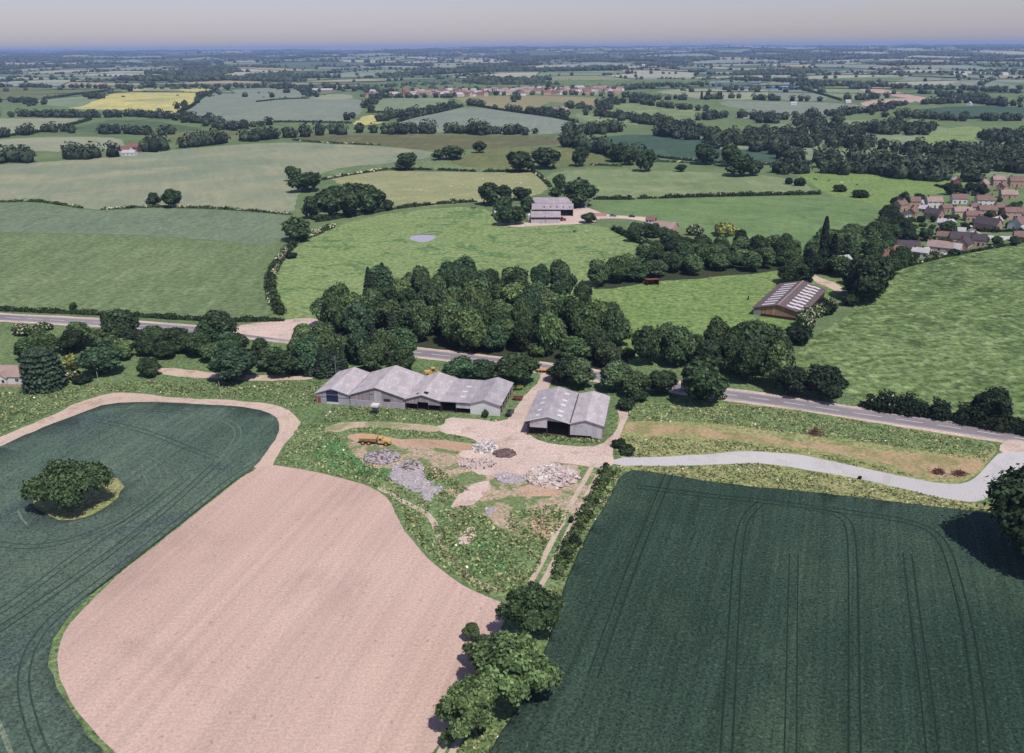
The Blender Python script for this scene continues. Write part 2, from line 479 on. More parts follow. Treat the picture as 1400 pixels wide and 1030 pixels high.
M['pond'] = water_mat('sky_tinted_pond_water', A(190, 182, 196), .25)  # pale sky reflection put into the pond's base colour
M['lake'] = water_mat('lake_water', A(128, 160, 214), .3)


def leaf_mat(name, c, var=.45, trans=.22, tint=True):
    """leaf clusters: each leaf island its own shade, the object's colour tints the whole plant"""
    s = NT(name)
    g = s.n('ShaderNodeNewGeometry')
    base = s.n('ShaderNodeRGB'); base.outputs[0].default_value = c
    col = base.outputs[0]
    if tint:
        oi = s.n('ShaderNodeObjectInfo')
        col = s.mix(1.0, col, oi.outputs['Color'], 'MULTIPLY')
    col = s.scale(col, s.rng(g.outputs['Random Per Island'], 0, 1, .45, 2.15))
    col = s.scale(col, s.rng(s.noise(.35, 3, .6), .3, .7, 1 - var, 1 + var))
    b = s.n('ShaderNodeBsdfPrincipled'); s.l(col, b.inputs['Base Color'])
    b.inputs['Roughness'].default_value = .75; b.inputs['Specular IOR Level'].default_value = .08
    t = s.n('ShaderNodeBsdfTranslucent'); s.l(s.scale(col, 1.2), t.inputs['Color'])
    m = s.n('ShaderNodeMixShader'); m.inputs[0].default_value = trans
    s.l(b.outputs[0], m.inputs[1]); s.l(t.outputs[0], m.inputs[2]); s.l(m.outputs[0], s.out.inputs['Surface'])
    return s.m


M['leaf'] = leaf_mat('broadleaf', (.064, .096, .047, 1))
M['needle'] = leaf_mat('conifer_needles', (.030, .044, .030, 1), .35, .08)
M['hedge_leaf'] = leaf_mat('hedge_leaves', (.040, .060, .028, 1))
M['blossom'] = leaf_mat('hawthorn_blossom', (.34, .33, .22, 1), .2, .2, False)
M['yellow_leaf'] = leaf_mat('golden_foliage', (.17, .19, .06, 1), .3, .2, False)
M['far_leaf'] = leaf_mat('distant_foliage', (.036, .050, .031, 1), .5, .1, False)
M['grass_a'] = leaf_mat('grass_blades', (.155, .20, .085, 1), .4, .3, False)
M['grass_b'] = leaf_mat('seeding_grass', (.27, .27, .14, 1), .3, .3, False)
M['grass_c'] = leaf_mat('dark_nettles', (.10, .155, .068, 1), .4, .25, False)
M['flower'] = leaf_mat('cow_parsley', (.60, .60, .52, 1), .1, .2, False)

# ------------------------------------------------------------------ polylines and polygons on the ground
def chaikin(pts, n=1, closed=True):
    for _ in range(n):
        out = []
        m = len(pts)
        rngi = range(m) if closed else range(m - 1)
        if not closed: out.append(pts[0])
        for i in rngi:
            a, b = pts[i], pts[(i + 1) % m]
            out.append((a[0] * .75 + b[0] * .25, a[1] * .75 + b[1] * .25))
            out.append((a[0] * .25 + b[0] * .75, a[1] * .25 + b[1] * .75))
        if not closed: out.append(pts[-1])
        pts = out
    return pts


def resample(pts, step, closed):
    out = []
    m = len(pts)
    for i in range(m if closed else m - 1):
        a, b = Vector(pts[i]), Vector(pts[(i + 1) % m])
        st = step(a) if callable(step) else step
        k = max(1, int((b - a).length / st))
        for j in range(k):
            out.append(tuple(a.lerp(b, j / k)))
    if not closed: out.append(tuple(pts[-1]))
    return out


def wpts(px):
    return [(q.x, q.y) for q in (P(*p) for p in px)]


def wline(px, sm=2):
    return chaikin(wpts(px), sm, False)


def ribbon(line, w, off=0.0, w1=None):
    """closed outline of a strip of width w along a world line, shifted sideways by off"""
    Lp, Rp = [], []
    n = len(line)
    for i in range(n):
        a = Vector(line[max(0, i - 1)]); b = Vector(line[min(n - 1, i + 1)])
        d = (b - a).normalized(); nn = Vector((-d.y, d.x))
        p = Vector(line[i]) + nn * off
        ww = w if w1 is None else w + (w1 - w) * i / (n - 1)
        Lp.append(tuple(p + nn * ww / 2)); Rp.append(tuple(p - nn * ww / 2))
    return Lp + Rp[::-1]


def inpoly(px, py, poly):
    poly = np.asarray(poly)
    x0, y0 = poly[:, 0], poly[:, 1]
    x1, y1 = np.roll(x0, -1), np.roll(y0, -1)
    res = np.zeros(len(px), bool)
    for a, b, c, d in zip(x0, y0, x1, y1):
        if b == d: continue
        k = ((b > py) != (d > py))
        res ^= k & (px < (c - a) * (py - b) / (d - b) + a)
    return res


GROUND = []     # name, label, material, world outline, raise


def area(name, label, mat, px=None, world=None, sm=1, jit=.5, lift=0.0, edge=None):
    w = wpts(px) if px is not None else list(world)
    if sm: w = chaikin(w, sm, True)
    if jit is not None:
        step = lambda a: max(2.5, min(40, a.length / 90))
        w = resample(w, step, True)
        if jit > 0:
            rr = random.Random(len(GROUND) * 7 + 1)
            w = [(x + rr.gauss(0, 1) * jit * max(.6, math.hypot(x, y) / 420) * .6, y + rr.gauss(0, 1) * jit * max(.6, math.hypot(x, y) / 420) * .6) for x, y in w]
    GROUND.append((name, label, mat, w, lift))
    return w


# far to near, later ones lie on top
area('field', 'far olive field at the left edge, beyond the yellow field', 'olive', [(-60, 119), (0, 119), (90, 121), (158, 122), (150, 126), (100, 130), (50, 135), (-60, 138)])
area('field', 'small darker field left of the yellow field', 'far_green', [(50, 137), (100, 131), (135, 128), (150, 125), (120, 145), (85, 147), (50, 142)])
area('field', 'yellow fading rape field on the far left rise', 'yellow_crop', [(86, 148), (120, 145), (160, 124), (210, 121), (288, 121), (286, 127), (270, 138), (243, 154), (230, 156), (205, 159), (180, 154), (170, 150), (120, 150)])
area('field', 'pale green field under the conifer belt at the left edge', 'far_pale', [(-60, 163), (60, 162), (120, 162), (100, 170), (60, 180), (8, 186), (-60, 188)])
area('field', 'scrubby speckled green field behind the red-roofed farm', 'far_scrub', [(125, 169), (155, 163), (210, 166), (260, 173), (285, 178), (240, 183), (200, 186), (170, 183), (120, 181), (90, 178)])
area('field', 'pale olive field left of the red-roofed farm', 'far_pale', [(-60, 196), (40, 188), (120, 187), (165, 189), (172, 202), (100, 209), (50, 206), (-60, 206)])
area('field', 'narrow olive field right of the red-roofed farm', 'olive', [(190, 184), (260, 181), (320, 178), (345, 180), (330, 190), (240, 196), (200, 193)])
area('field', 'big grey-green field right of the yellow field', 'grey_crop', [(247, 156), (290, 128), (310, 124), (345, 122), (410, 122), (425, 134), (505, 136), (500, 145), (480, 168), (430, 169), (390, 167), (330, 173), (300, 166), (270, 161)])
area('field', 'small pale field beneath the white-roofed far barn', 'far_pale', [(427, 129), (482, 129), (482, 136), (427, 136)])
area('field', 'greener field below the far village houses', 'far_green', [(520, 134), (612, 134), (618, 144), (560, 152), (502, 154), (507, 145)])
area('field', 'small yellowish field corner below the far village', 'yellow_crop', [(482, 169), (500, 157), (520, 159), (530, 163), (515, 171), (485, 171)])
area('field', 'wide grey-green field sloping below the far village', 'grey_crop', [(540, 167), (580, 157), (630, 147), (660, 148), (700, 152), (740, 158), (770, 164), (802, 171), (770, 183), (690, 185), (600, 181), (545, 179)])
area('field', 'tan ripening field right below the far village', 'tan_crop', [(618, 133), (700, 131), (760, 137), (722, 152), (690, 151), (640, 143)])
area('field', 'second tan field behind the lone far tree', 'tan_crop', [(702, 131), (780, 132), (830, 136), (834, 142), (820, 147), (790, 144), (760, 140), (715, 136)])
area('field', 'pale green meadow right of the small far farm', 'pale_meadow', [(840, 143), (870, 141), (930, 146), (976, 152), (966, 161), (930, 165), (900, 161), (860, 158), (815, 154)])
area('field', 'small pale meadow under the small far farm', 'pale_meadow', [(780, 155), (815, 157), (865, 163), (880, 172), (840, 169), (800, 166)])
area('field', 'pale olive field left of the lake shore', 'far_pale', [(890, 125), (970, 121), (1050, 121), (1050, 136), (960, 136), (920, 129)])
area('field', 'grey-green field below the row of thin poplars', 'grey_crop', [(980, 138), (1050, 139), (1160, 141), (1200, 150), (1150, 153), (1050, 151), (990, 146)])
area('field', 'grey-green far field right of the lake', 'grey_crop', [(1052, 121), (1092, 121), (1152, 137), (1052, 138)])
area('field', 'greener far field beside the pink bare soil', 'far_green', [(1097, 121), (1168, 121), (1232, 131), (1190, 136), (1156, 136)])
area('field', 'long strip of pink bare soil far to the right', 'pink_soil', [(1165, 121), (1210, 121), (1290, 137), (1295, 143), (1265, 143), (1230, 132)])
area('field', 'short patch of pink bare soil left of the long strip', 'pink_soil', [(1178, 139), (1240, 134), (1260, 138), (1200, 147), (1178, 145)])
area('field', 'dark green far field near the right edge', 'dark_crop', [(1228, 156), (1270, 147), (1350, 145), (1440, 149), (1440, 162), (1300, 163), (1240, 160)])
area('field', 'grey-green field left on the far right hillside', 'grey_crop', [(1228, 115), (1240, 104), (1290, 105), (1285, 112), (1250, 119)])
area('field', 'grey-green field right on the far right hillside', 'grey_crop', [(1286, 113), (1300, 107), (1385, 115), (1400, 122), (1300, 122)])
area('field', 'grey-green field before the right-hand woods', 'grey_crop', [(1050, 141), (1190, 146), (1190, 152), (1130, 160), (1050, 166), (1000, 160)])
area('field', 'olive-brown field behind the wide barley field', 'olive_brown', [(395, 192), (430, 185), (520, 184), (690, 186), (775, 187), (765, 198), (700, 204), (590, 206), (520, 198), (440, 196)])
area('lake', 'blue lake among far woods on the right', 'lake', [(962, 112.5), (1000, 111), (1050, 112), (1100, 116), (1092, 122), (1030, 122), (980, 121)], jit=.2)
area('field', 'dark green crop field left of the right woods', 'dark_crop', [(785, 193), (850, 184), (880, 184), (960, 190), (1010, 195), (1060, 203), (1120, 217), (1110, 224), (1000, 226), (950, 222), (880, 214), (850, 207), (810, 201)])
area('pasture', 'grassy ground among the right-hand tree clumps', 'far_green', [(960, 205), (1010, 180), (1060, 170), (1110, 165), (1200, 164), (1300, 176), (1440, 186), (1440, 246), (1320, 240), (1220, 235), (1120, 224), (1060, 204)])
area('field', 'bright clearing low among the right-hand woods', 'pale_meadow', [(1192, 187), (1218, 186), (1220, 201), (1195, 202)])
area('field', 'thin pale clearing at the back of the woods', 'pale_meadow', [(1110, 172), (1200, 165), (1260, 162), (1265, 168), (1200, 175), (1130, 182)])
area('field', 'light green clearing right in the woods', 'pasture', [(1265, 182), (1320, 172), (1345, 175), (1340, 192), (1300, 200), (1230, 208), (1225, 203), (1250, 196)])
area('field', 'wide pale barley field on the left', 'pale_crop', [(-80, 228), (0, 226), (100, 219), (200, 208), (300, 200), (370, 195), (440, 196), (540, 201), (590, 207), (600, 214), (530, 224), (470, 228), (432, 240), (415, 255), (405, 275), (402, 292), (330, 287), (250, 284), (210, 282), (140, 287), (110, 285), (50, 276), (-80, 277)], sm=1)
area('field', 'green strip between the barley and the dry hayfield', 'green_field', [(432, 242), (470, 229), (530, 225), (605, 215), (725, 230), (720, 234), (600, 233), (530, 232), (470, 240), (440, 247)])
area('field', 'rounded olive meadow on the knoll', 'olive', [(608, 222), (640, 212), (680, 204), (720, 200), (770, 201), (810, 210), (835, 220), (820, 229), (730, 231), (650, 231)])
area('field', 'dry yellowish hayfield dotted with sheep', 'dry_field', [(445, 247), (480, 240), (530, 233), (590, 235), (680, 236), (727, 235), (742, 244), (753, 256), (735, 268), (690, 273), (655, 277), (600, 281), (540, 286), (505, 260)])
area('field', 'pale green meadow behind the farm hedge', 'pale_meadow', [(745, 238), (790, 231), (900, 233), (1000, 237), (1060, 241), (1100, 250), (1115, 263), (1000, 266), (900, 269), (815, 271), (775, 266), (757, 254)])
area('field', 'mown green field right of the hill farm', 'mown', [(812, 276), (900, 273), (1000, 270), (1122, 268), (1140, 266), (1190, 278), (1225, 280), (1200, 300), (1170, 315), (1120, 330), (1050, 345), (960, 318), (890, 302), (820, 292)])
area('field', 'green grazing field before the right-hand woods', 'pasture_buttercup', [(1085, 238), (1140, 234), (1200, 234), (1260, 240), (1330, 250), (1340, 262), (1290, 272), (1250, 290), (1220, 288), (1180, 276), (1125, 264), (1110, 250)])
area('field', 'grey-green crop strip on the left', 'strip_crop', [(-80, 278), (50, 278), (110, 287), (140, 289), (210, 284), (250, 286), (330, 289), (402, 295), (398, 318), (385, 334), (345, 333), (300, 329), (200, 322), (100, 319), (-80, 317)])
area('field', 'mid-green field above the main road on the left', 'green_field', [(-80, 318), (100, 320), (200, 323), (300, 330), (345, 334), (385, 336), (368, 360), (364, 390), (372, 420), (384, 436), (330, 438), (200, 432), (100, 428), (-80, 424)])
area('pasture', 'bright pasture with the pale pond', 'pasture', [(384, 437), (376, 400), (378, 375), (392, 350), (412, 332), (440, 318), (480, 302), (540, 290), (655, 281), (690, 300), (720, 309), (800, 306), (850, 315), (880, 335), (915, 352), (900, 372), (820, 395), (760, 410), (700, 412), (620, 415), (540, 430), (480, 445), (425, 442)])
area('pond', 'pale sky-coloured pond in the bright pasture', 'pond', [(558, 326), (565, 322), (582, 321.5), (596, 322), (595, 325.5), (588, 330), (576, 331.5), (566, 329.5)], jit=.15)
area('pasture', 'buttercup pasture left of the brown shed', 'pasture_buttercup', [(765, 405), (830, 395), (900, 385), (1000, 373), (1060, 370), (1085, 372), (1120, 380), (1160, 385), (1150, 400), (1100, 440), (1080, 470), (1050, 500), (980, 490), (900, 495), (850, 495), (840, 460), (800, 430)])
area('track', 'short dusty track at the back of the brown shed', 'track', [(1103, 376), (1112, 375), (1130, 384), (1152, 390), (1150, 402), (1140, 396), (1112, 384)])
area('pasture', 'big tussocky pasture below the village', 'pasture_right', [(1085, 490), (1100, 470), (1130, 450), (1180, 415), (1200, 392), (1217, 372), (1260, 358), (1300, 349), (1400, 332), (1500, 318), (1500, 620), (1400, 594), (1330, 577), (1180, 555), (1090, 540), (1060, 515)])
area('yard', 'pinkish farmyard beside the hill barns', 'yard', [(668, 308), (690, 304), (760, 306), (765, 290), (782, 286), (800, 282), (812, 287), (830, 294), (880, 296), (905, 303), (930, 312), (905, 316), (880, 302), (840, 298), (815, 300), (816, 306), (795, 306), (770, 307), (700, 311)], jit=.8)
area('garden', 'gardens and lanes around the village houses', 'verge', [(1190, 366), (1205, 335), (1222, 296), (1222, 278), (1260, 268), (1300, 262), (1330, 245), (1500, 235), (1500, 322), (1395, 334), (1300, 350), (1235, 362)])
area('lane', 'pale village lane between the brick houses', 'gravel', [(1285, 350), (1310, 338), (1330, 322), (1318, 306), (1325, 305), (1338, 320), (1370, 324), (1420, 320), (1420, 325), (1372, 329), (1340, 329), (1322, 340), (1292, 352)], jit=.3)
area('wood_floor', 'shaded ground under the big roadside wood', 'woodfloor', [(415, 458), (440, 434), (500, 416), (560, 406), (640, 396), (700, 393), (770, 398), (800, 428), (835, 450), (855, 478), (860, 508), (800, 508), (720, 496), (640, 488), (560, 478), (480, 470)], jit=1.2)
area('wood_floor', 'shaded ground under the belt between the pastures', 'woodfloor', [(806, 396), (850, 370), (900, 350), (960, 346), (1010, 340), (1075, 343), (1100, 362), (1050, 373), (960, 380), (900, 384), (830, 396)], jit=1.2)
area('verge', 'rough grass under the trees north of the right road', 'verge', [(855, 500), (900, 486), (960, 484), (1010, 476), (1070, 480), (1095, 505), (1140, 530), (1190, 552), (1150, 556), (1060, 544), (990, 536), (930, 528), (860, 516)], jit=1.0)
# the road corridor
ROAD = wline([(-160, 424), (-60, 430), (0, 434), (60, 437), (150, 442), (230, 448), (330, 456), (400, 463), (480, 472), (560, 481), (640, 490), (700, 497), (770, 507), (850, 519), (935, 531), (990, 539), (1060, 548), (1150, 562), (1225, 573), (1300, 584), (1400, 600), (1500, 617), (1600, 634)])
area('verge', 'rough ground and scrub south of the main road', 'verge', [(-160, 432), (0, 440), (150, 447), (330, 462), (480, 477), (640, 496), (770, 512), (850, 523), (1000, 545), (1150, 567), (1300, 588), (1400, 604), (1500, 622), (1500, 760), (1390, 700), (1350, 705), (1300, 697), (1200, 686), (1100, 674), (1000, 666), (900, 649), (850, 643), (800, 740), (770, 800), (760, 850), (700, 850), (640, 800), (590, 765), (550, 720), (525, 675), (450, 650), (375, 640), (408, 577), (385, 556), (350, 549), (240, 545), (150, 539), (110, 550), (60, 575), (0, 600), (-160, 655)])
area('verge', 'dusty strip along the main road', 'yard', world=ribbon(ROAD, 11.5), sm=0, jit=.5)
area('road', 'two-lane main road crossing the scene', 'road', world=ribbon(ROAD, 7.6), sm=0, jit=0)
area('layby', 'pinkish junction apron where the lane meets the main road', 'yard', [(310, 448), (345, 442), (385, 438), (428, 434), (440, 442), (424, 456), (414, 468), (385, 464), (350, 459), (322, 456)], jit=.3)
area('road', 'pale curved lane among the roadside trees', 'gravel', [(700, 432), (708, 428), (717, 432), (724, 442), (722, 450), (714, 440)], jit=.2)
area('track', 'pale bare track before the left tree belt', 'track', [(212, 506), (222, 502), (300, 510), (345, 515), (440, 506), (462, 506), (440, 518), (350, 522), (300, 518), (225, 514)], jit=.6)
# right verge
area('verge', 'weedy verge between main road and gravel track', 'verge_dry', [(842, 575), (860, 548), (905, 552), (990, 551), (1060, 556), (1150, 570), (1250, 587), (1330, 600), (1368, 610), (1350, 634), (1330, 655), (1300, 664), (1240, 655), (1180, 642), (1090, 622), (1010, 618), (900, 627), (840, 628)])
area('verge', 'green band of verge under the main road', 'weeds', [(860, 549), (905, 552), (990, 552), (1060, 557), (1150, 571), (1250, 588), (1330, 601), (1362, 610), (1340, 622), (1260, 616), (1160, 600), (1060, 588), (960, 576), (880, 575), (850, 578)])
area('topsoil', 'bare tan strip along the verge', 'tan_strip', [(852, 582), (872, 577), (910, 582), (950, 584), (1010, 592), (1100, 604), (1200, 615), (1270, 622), (1340, 625), (1345, 640), (1310, 659), (1260, 652), (1230, 640), (1180, 626), (1100, 612), (1010, 602), (930, 594), (880, 595), (856, 590)], jit=1.2)
area('verge', 'weedy green strip below the gravel track', 'verge_dry', [(838, 637), (900, 637), (970, 636), (1030, 632), (1070, 637), (1120, 645), (1170, 654), (1230, 667), (1300, 684), (1352, 690), (1400, 690), (1400, 720), (1350, 704), (1300, 698), (1200, 687), (1100, 675), (1000, 667), (900, 650), (850, 644)])
area('gravel_track', 'white gravel track curving to the main road', 'gravel', [(838, 626), (900, 625), (960, 622), (1010, 617), (1050, 618), (1090, 621), (1130, 629), (1180, 640), (1240, 653), (1290, 662), (1320, 661), (1338, 650), (1353, 632), (1368, 618), (1392, 616), (1412, 620), (1385, 652), (1362, 674), (1340, 687), (1300, 684), (1230, 667), (1170, 654), (1120, 645), (1070, 637), (1030, 632), (970, 636), (900, 637), (838, 637)], jit=.25)
area('track', 'pinkish track mouth at the main road', 'yard', [(1365, 619), (1370, 606), (1380, 600), (1420, 606), (1420, 618), (1392, 618)], jit=.4)
# the left crop, soil and right crop
CROP_L = [(-160, 668), (-60, 640), (0, 613), (45, 592), (100, 570), (150, 553), (200, 551), (290, 555), (350, 560), (376, 570), (385, 583), (372, 608), (347, 640), (310, 665), (280, 690), (230, 730), (165, 780), (115, 825), (85, 860), (75, 880), (71, 905), (78, 935), (95, 965), (120, 1000), (155, 1035), (200, 1090), (-300, 1090), (-300, 760)]
area('field_edge', 'pale bare headland track round the left crop', 'track', [(-160, 652), (-60, 622), (0, 598), (60, 573), (110, 549), (150, 537), (175, 537), (240, 544), (350, 549), (388, 556), (412, 574), (404, 590), (386, 612), (372, 634), (380, 642), (345, 650), (300, 600), (100, 600), (0, 640), (-160, 700)], jit=.5)
area('crop_field', 'blue-green crop curving round the island tree', 'crop_left', CROP_L, jit=.45, lift=.45)
area('grass_margin', 'ragged green grass edge between crop and bare soil', 'weeds', [(345, 640), (350, 641), (314, 666), (284, 691), (234, 731), (170, 781), (121, 826), (92, 862), (82, 885), (80, 906), (88, 934), (106, 964), (132, 1000), (172, 1035), (230, 1090), (190, 1090), (150, 1035), (116, 1000), (91, 965), (74, 935), (68, 905), (72, 879), (83, 858), (113, 824), (164, 779), (229, 729), (279, 689), (309, 664)], jit=.8)
area('bare_field', 'pale pink bare soil field', 'soil', [(349, 641), (372, 635), (400, 640), (450, 650), (490, 660), (525, 675), (540, 695), (548, 720), (570, 745), (590, 770), (625, 795), (660, 815), (700, 828), (690, 850), (660, 900), (640, 960), (615, 1000), (590, 1040), (560, 1100), (225, 1100), (165, 1035), (127, 1000), (101, 965), (84, 935), (77, 906), (80, 884), (89, 862), (119, 826), (168, 781), (232, 731), (282, 691), (313, 666)], jit=.4)
area('grass_island', 'dry grass patch round the island tree', 'verge_dry', [(42, 690), (60, 705), (90, 715), (130, 706), (160, 688), (170, 670), (166, 657), (150, 650), (100, 650), (50, 664)], jit=.7)
area('grass_strip', 'rough grass strip between crop and twin-rut track', 'weeds', [(845, 640), (856, 645), (836, 682), (806, 732), (780, 782), (766, 832), (750, 882), (730, 932), (696, 992), (665, 1045), (640, 1100), (540, 1100), (590, 1040), (620, 990), (650, 930), (690, 850), (735, 785), (790, 690), (825, 640)], jit=.6)
area('crop_field', 'dark green row crop filling the lower right', 'crop_right', [(853, 644), (900, 649), (1000, 666), (1100, 674), (1200, 686), (1300, 698), (1350, 704), (1440, 720), (1560, 760), (1600, 1100), (630, 1100), (668, 1035), (697, 990), (730, 930), (750, 880), (765, 830), (780, 780), (805, 730), (835, 680)], jit=.4, lift=.55)
# the demolition yard
area('weeds', 'weedy ground inside the demolition yard', 'weeds', [(378, 636), (410, 577), (440, 580), (480, 588), (540, 588), (600, 590), (700, 600), (830, 632), (820, 660), (780, 725), (740, 785), (700, 825), (660, 812), (625, 794), (590, 768), (552, 722), (545, 695), (528, 672), (490, 657), (450, 648)], jit=.7)
area('waste_ground', 'patchy dirt and weeds around the rubble', 'mixed', [(478, 600), (540, 606), (640, 612), (720, 622), (820, 640), (812, 665), (790, 700), (760, 730), (735, 745), (700, 735), (660, 700), (615, 690), (600, 650), (560, 640), (490, 640), (455, 620)], jit=.9)
area('yard', 'dusty yard and track between the barns', 'yard', [(598, 582), (605, 582), (612, 570), (640, 572), (690, 578), (704, 560), (722, 535), (738, 522), (741, 503), (757, 505), (753, 528), (738, 545), (726, 570), (720, 592), (740, 604), (780, 610), (822, 611), (842, 590), (850, 572), (842, 556), (852, 548), (862, 560), (850, 592), (836, 618), (840, 626), (840, 638), (822, 640), (770, 633), (720, 629), (685, 622), (660, 608), (640, 598), (602, 592)], jit=.6)
area('track', 'faint dusty track loop in front of the left barns', 'loop_track', [(440, 586), (462, 578), (500, 576), (560, 579), (602, 582), (604, 592), (540, 587), (490, 583), (455, 592)], jit=.9)
area('dirt', 'orange dirt strip under the dumper truck', 'sand', [(470, 596), (500, 592), (540, 600), (580, 601), (640, 605), (665, 612), (655, 621), (600, 613), (540, 608), (490, 606)], jit=.6)
area('dirt', 'pinkish dirt beside the rubble', 'yard', [(640, 612), (690, 620), (740, 630), (770, 636), (740, 648), (700, 655), (660, 650), (635, 640), (625, 625)], jit=1.2)
area('dirt', 'brown worn dirt ramp in the yard', 'yard', [(615, 690), (632, 672), (655, 658), (672, 656), (662, 675), (645, 692), (622, 698)], jit=.6)
area('dirt', 'orange dirt patch below the concrete heap', 'sand', [(710, 668), (725, 662), (750, 668), (770, 672), (755, 680), (715, 678)], jit=.6)
area('dirt', 'sandy patch beside the twin ruts', 'sand', [(722, 712), (745, 706), (765, 710), (755, 722), (748, 735), (730, 735), (725, 725)], jit=.7)
area('dirt', 'small bare patch in the lower weeds', 'yard', [(625, 735), (640, 718), (652, 722), (650, 735), (638, 746), (626, 742)], jit=.6)
area('nettles', 'bright green nettle bed in the yard corner', 'weeds_bright', [(628, 752), (650, 738), (675, 742), (695, 760), (690, 780), (665, 790), (640, 782), (630, 768)], jit=.8)
area('nettles', 'bright green weeds left of the rubble sheet', 'weeds_bright', [(440, 602), (468, 600), (480, 620), (500, 636), (535, 644), (540, 660), (500, 652), (450, 640), (425, 625)], jit=.8)
area('rut', 'pale left wheel rut of the twin-rut track', 'rut', world=ribbon(wline([(812, 634), (797, 660), (775, 700), (752, 745), (733, 784), (715, 815)]), 1.25), sm=0, jit=.15)
area('rut', 'pale right wheel rut of the twin-rut track', 'rut', world=ribbon(wline([(826, 634), (810, 662), (790, 700), (768, 745), (748, 786), (728, 820)]), 1.15), sm=0, jit=.15)
area('rut', 'pale left rut continuing under the foreground trees', 'rut', world=ribbon(wline([(655, 930), (622, 990), (602, 1030), (570, 1090)]), 1.2), sm=0, jit=.12)
area('rut', 'pale right rut continuing under the foreground trees', 'rut', world=ribbon(wline([(668, 945), (635, 998), (617, 1030), (590, 1090)]), 1.1), sm=0, jit=.12)
area('path', 'worn curved path along the bare soil', 'rut', world=ribbon(wline([(520, 668), (560, 690), (590, 705), (600, 735), (615, 765), (640, 790), (680, 808)]), 1.4), sm=0, jit=.3)

print('areas', len(GROUND), round(time.time() - T0, 1))


def build_ground():
    V, E = [], []
    for az in np.arange(-52, 52.1, 1.6):
        for r in np.geomspace(45, 2450, 84):
            a = math.radians(az + (hash(round(r)) % 7) * .1)
            V.append((r * math.sin(a), r * math.cos(a)))
    for g in GROUND:
        b = len(V); n = len(g[3])
        V += [tuple(p) for p in g[3]]
        E += [(b + i, b + (i + 1) % n) for i in range(n)]
    vo, eo, fo, *_ = delaunay_2d_cdt([Vector(v) for v in V], E, [], 0, 1e-4)
    v2 = np.array([(p.x, p.y) for p in vo])
    tri = np.array([f for f in fo if len(f) == 3], int)
    c = v2[tri].mean(1)
    owner = np.full(len(tri), -1)
    for i, g in enumerate(GROUND):
        w = np.asarray(g[3])
        k = np.where((c[:, 0] > w[:, 0].min()) & (c[:, 0] < w[:, 0].max()) & (c[:, 1] > w[:, 1].min()) & (c[:, 1] < w[:, 1].max()))[0]
        if len(k): owner[k[inpoly(c[k, 0], c[k, 1], w)]] = i
    z = T(v2[:, 0], v2[:, 1])
    v3 = np.column_stack([v2, z])
    for i in range(-1, len(GROUND)):
        t = tri[owner == i]
        if not len(t): print('empty area', i, GROUND[i][1]); continue
        name, label, mat, w, lift = GROUND[i] if i >= 0 else ('ground', 'grassland and odd corners between the fields', 'ground', None, 0)
        u, inv = np.unique(t, return_inverse=True)
        vv = v3[u].copy(); tt = inv.reshape(-1, 3)
        polys = [tt]
        if lift:
            vv[:, 2] += lift
            ed = np.concatenate([tt[:, [0, 1]], tt[:, [1, 2]], tt[:, [2, 0]]])
            key = np.sort(ed, 1); kk = key[:, 0] * 10 ** 7 + key[:, 1]
            uu, first, cnt = np.unique(kk, return_index=True, return_counts=True)
            be = ed[first[cnt == 1]]
            nb = len(vv)
            low = vv.copy(); low[:, 2] -= lift + .05
            vv = np.vstack([vv, low])
            polys.append(np.column_stack([be[:, 0], be[:, 0] + nb, be[:, 1] + nb, be[:, 1]]))
        me = mesh_np(name, vv, polys, mats=[M[mat]])
        tag(link(name, me), label, name.replace('_', ' '), kind='structure')


build_ground()
print('ground', round(time.time() - T0, 1))


def sheet(name, label, mat, outline, dz, parent=None):
    """thin strip laid over the ground; outline = ribbon() result"""
    n = len(outline) // 2
    Lp, Rp = outline[:n], outline[n:][::-1]
    V = [(x, y, Tz(x, y) + dz) for x, y in Lp] + [(x, y, Tz(x, y) + dz) for x, y in Rp]
    Q = np.array([(i, n + i, n + i + 1, i + 1) for i in range(n - 1)])
    return V, Q


def sheets(name, label, mat, outs, dz):
    V, Q = [], []
    for o in outs:
        v, q = sheet(name, label, mat, o, dz)
        Q.append(q + len(V)); V += v
    o = link(name, mesh_np(name, V, [np.vstack(Q)], mats=[M[mat]]))
    tag(o, label, name.replace('_', ' '), kind='structure')
    return o


def finer(line, st=4.0):
    return resample(line, st, False)


def pair(px, gap=1.8, w=.36, sm=2):
    ln = finer(wline(px, sm))
    return [ribbon(ln, w, gap / 2), ribbon(ln, w, -gap / 2)]


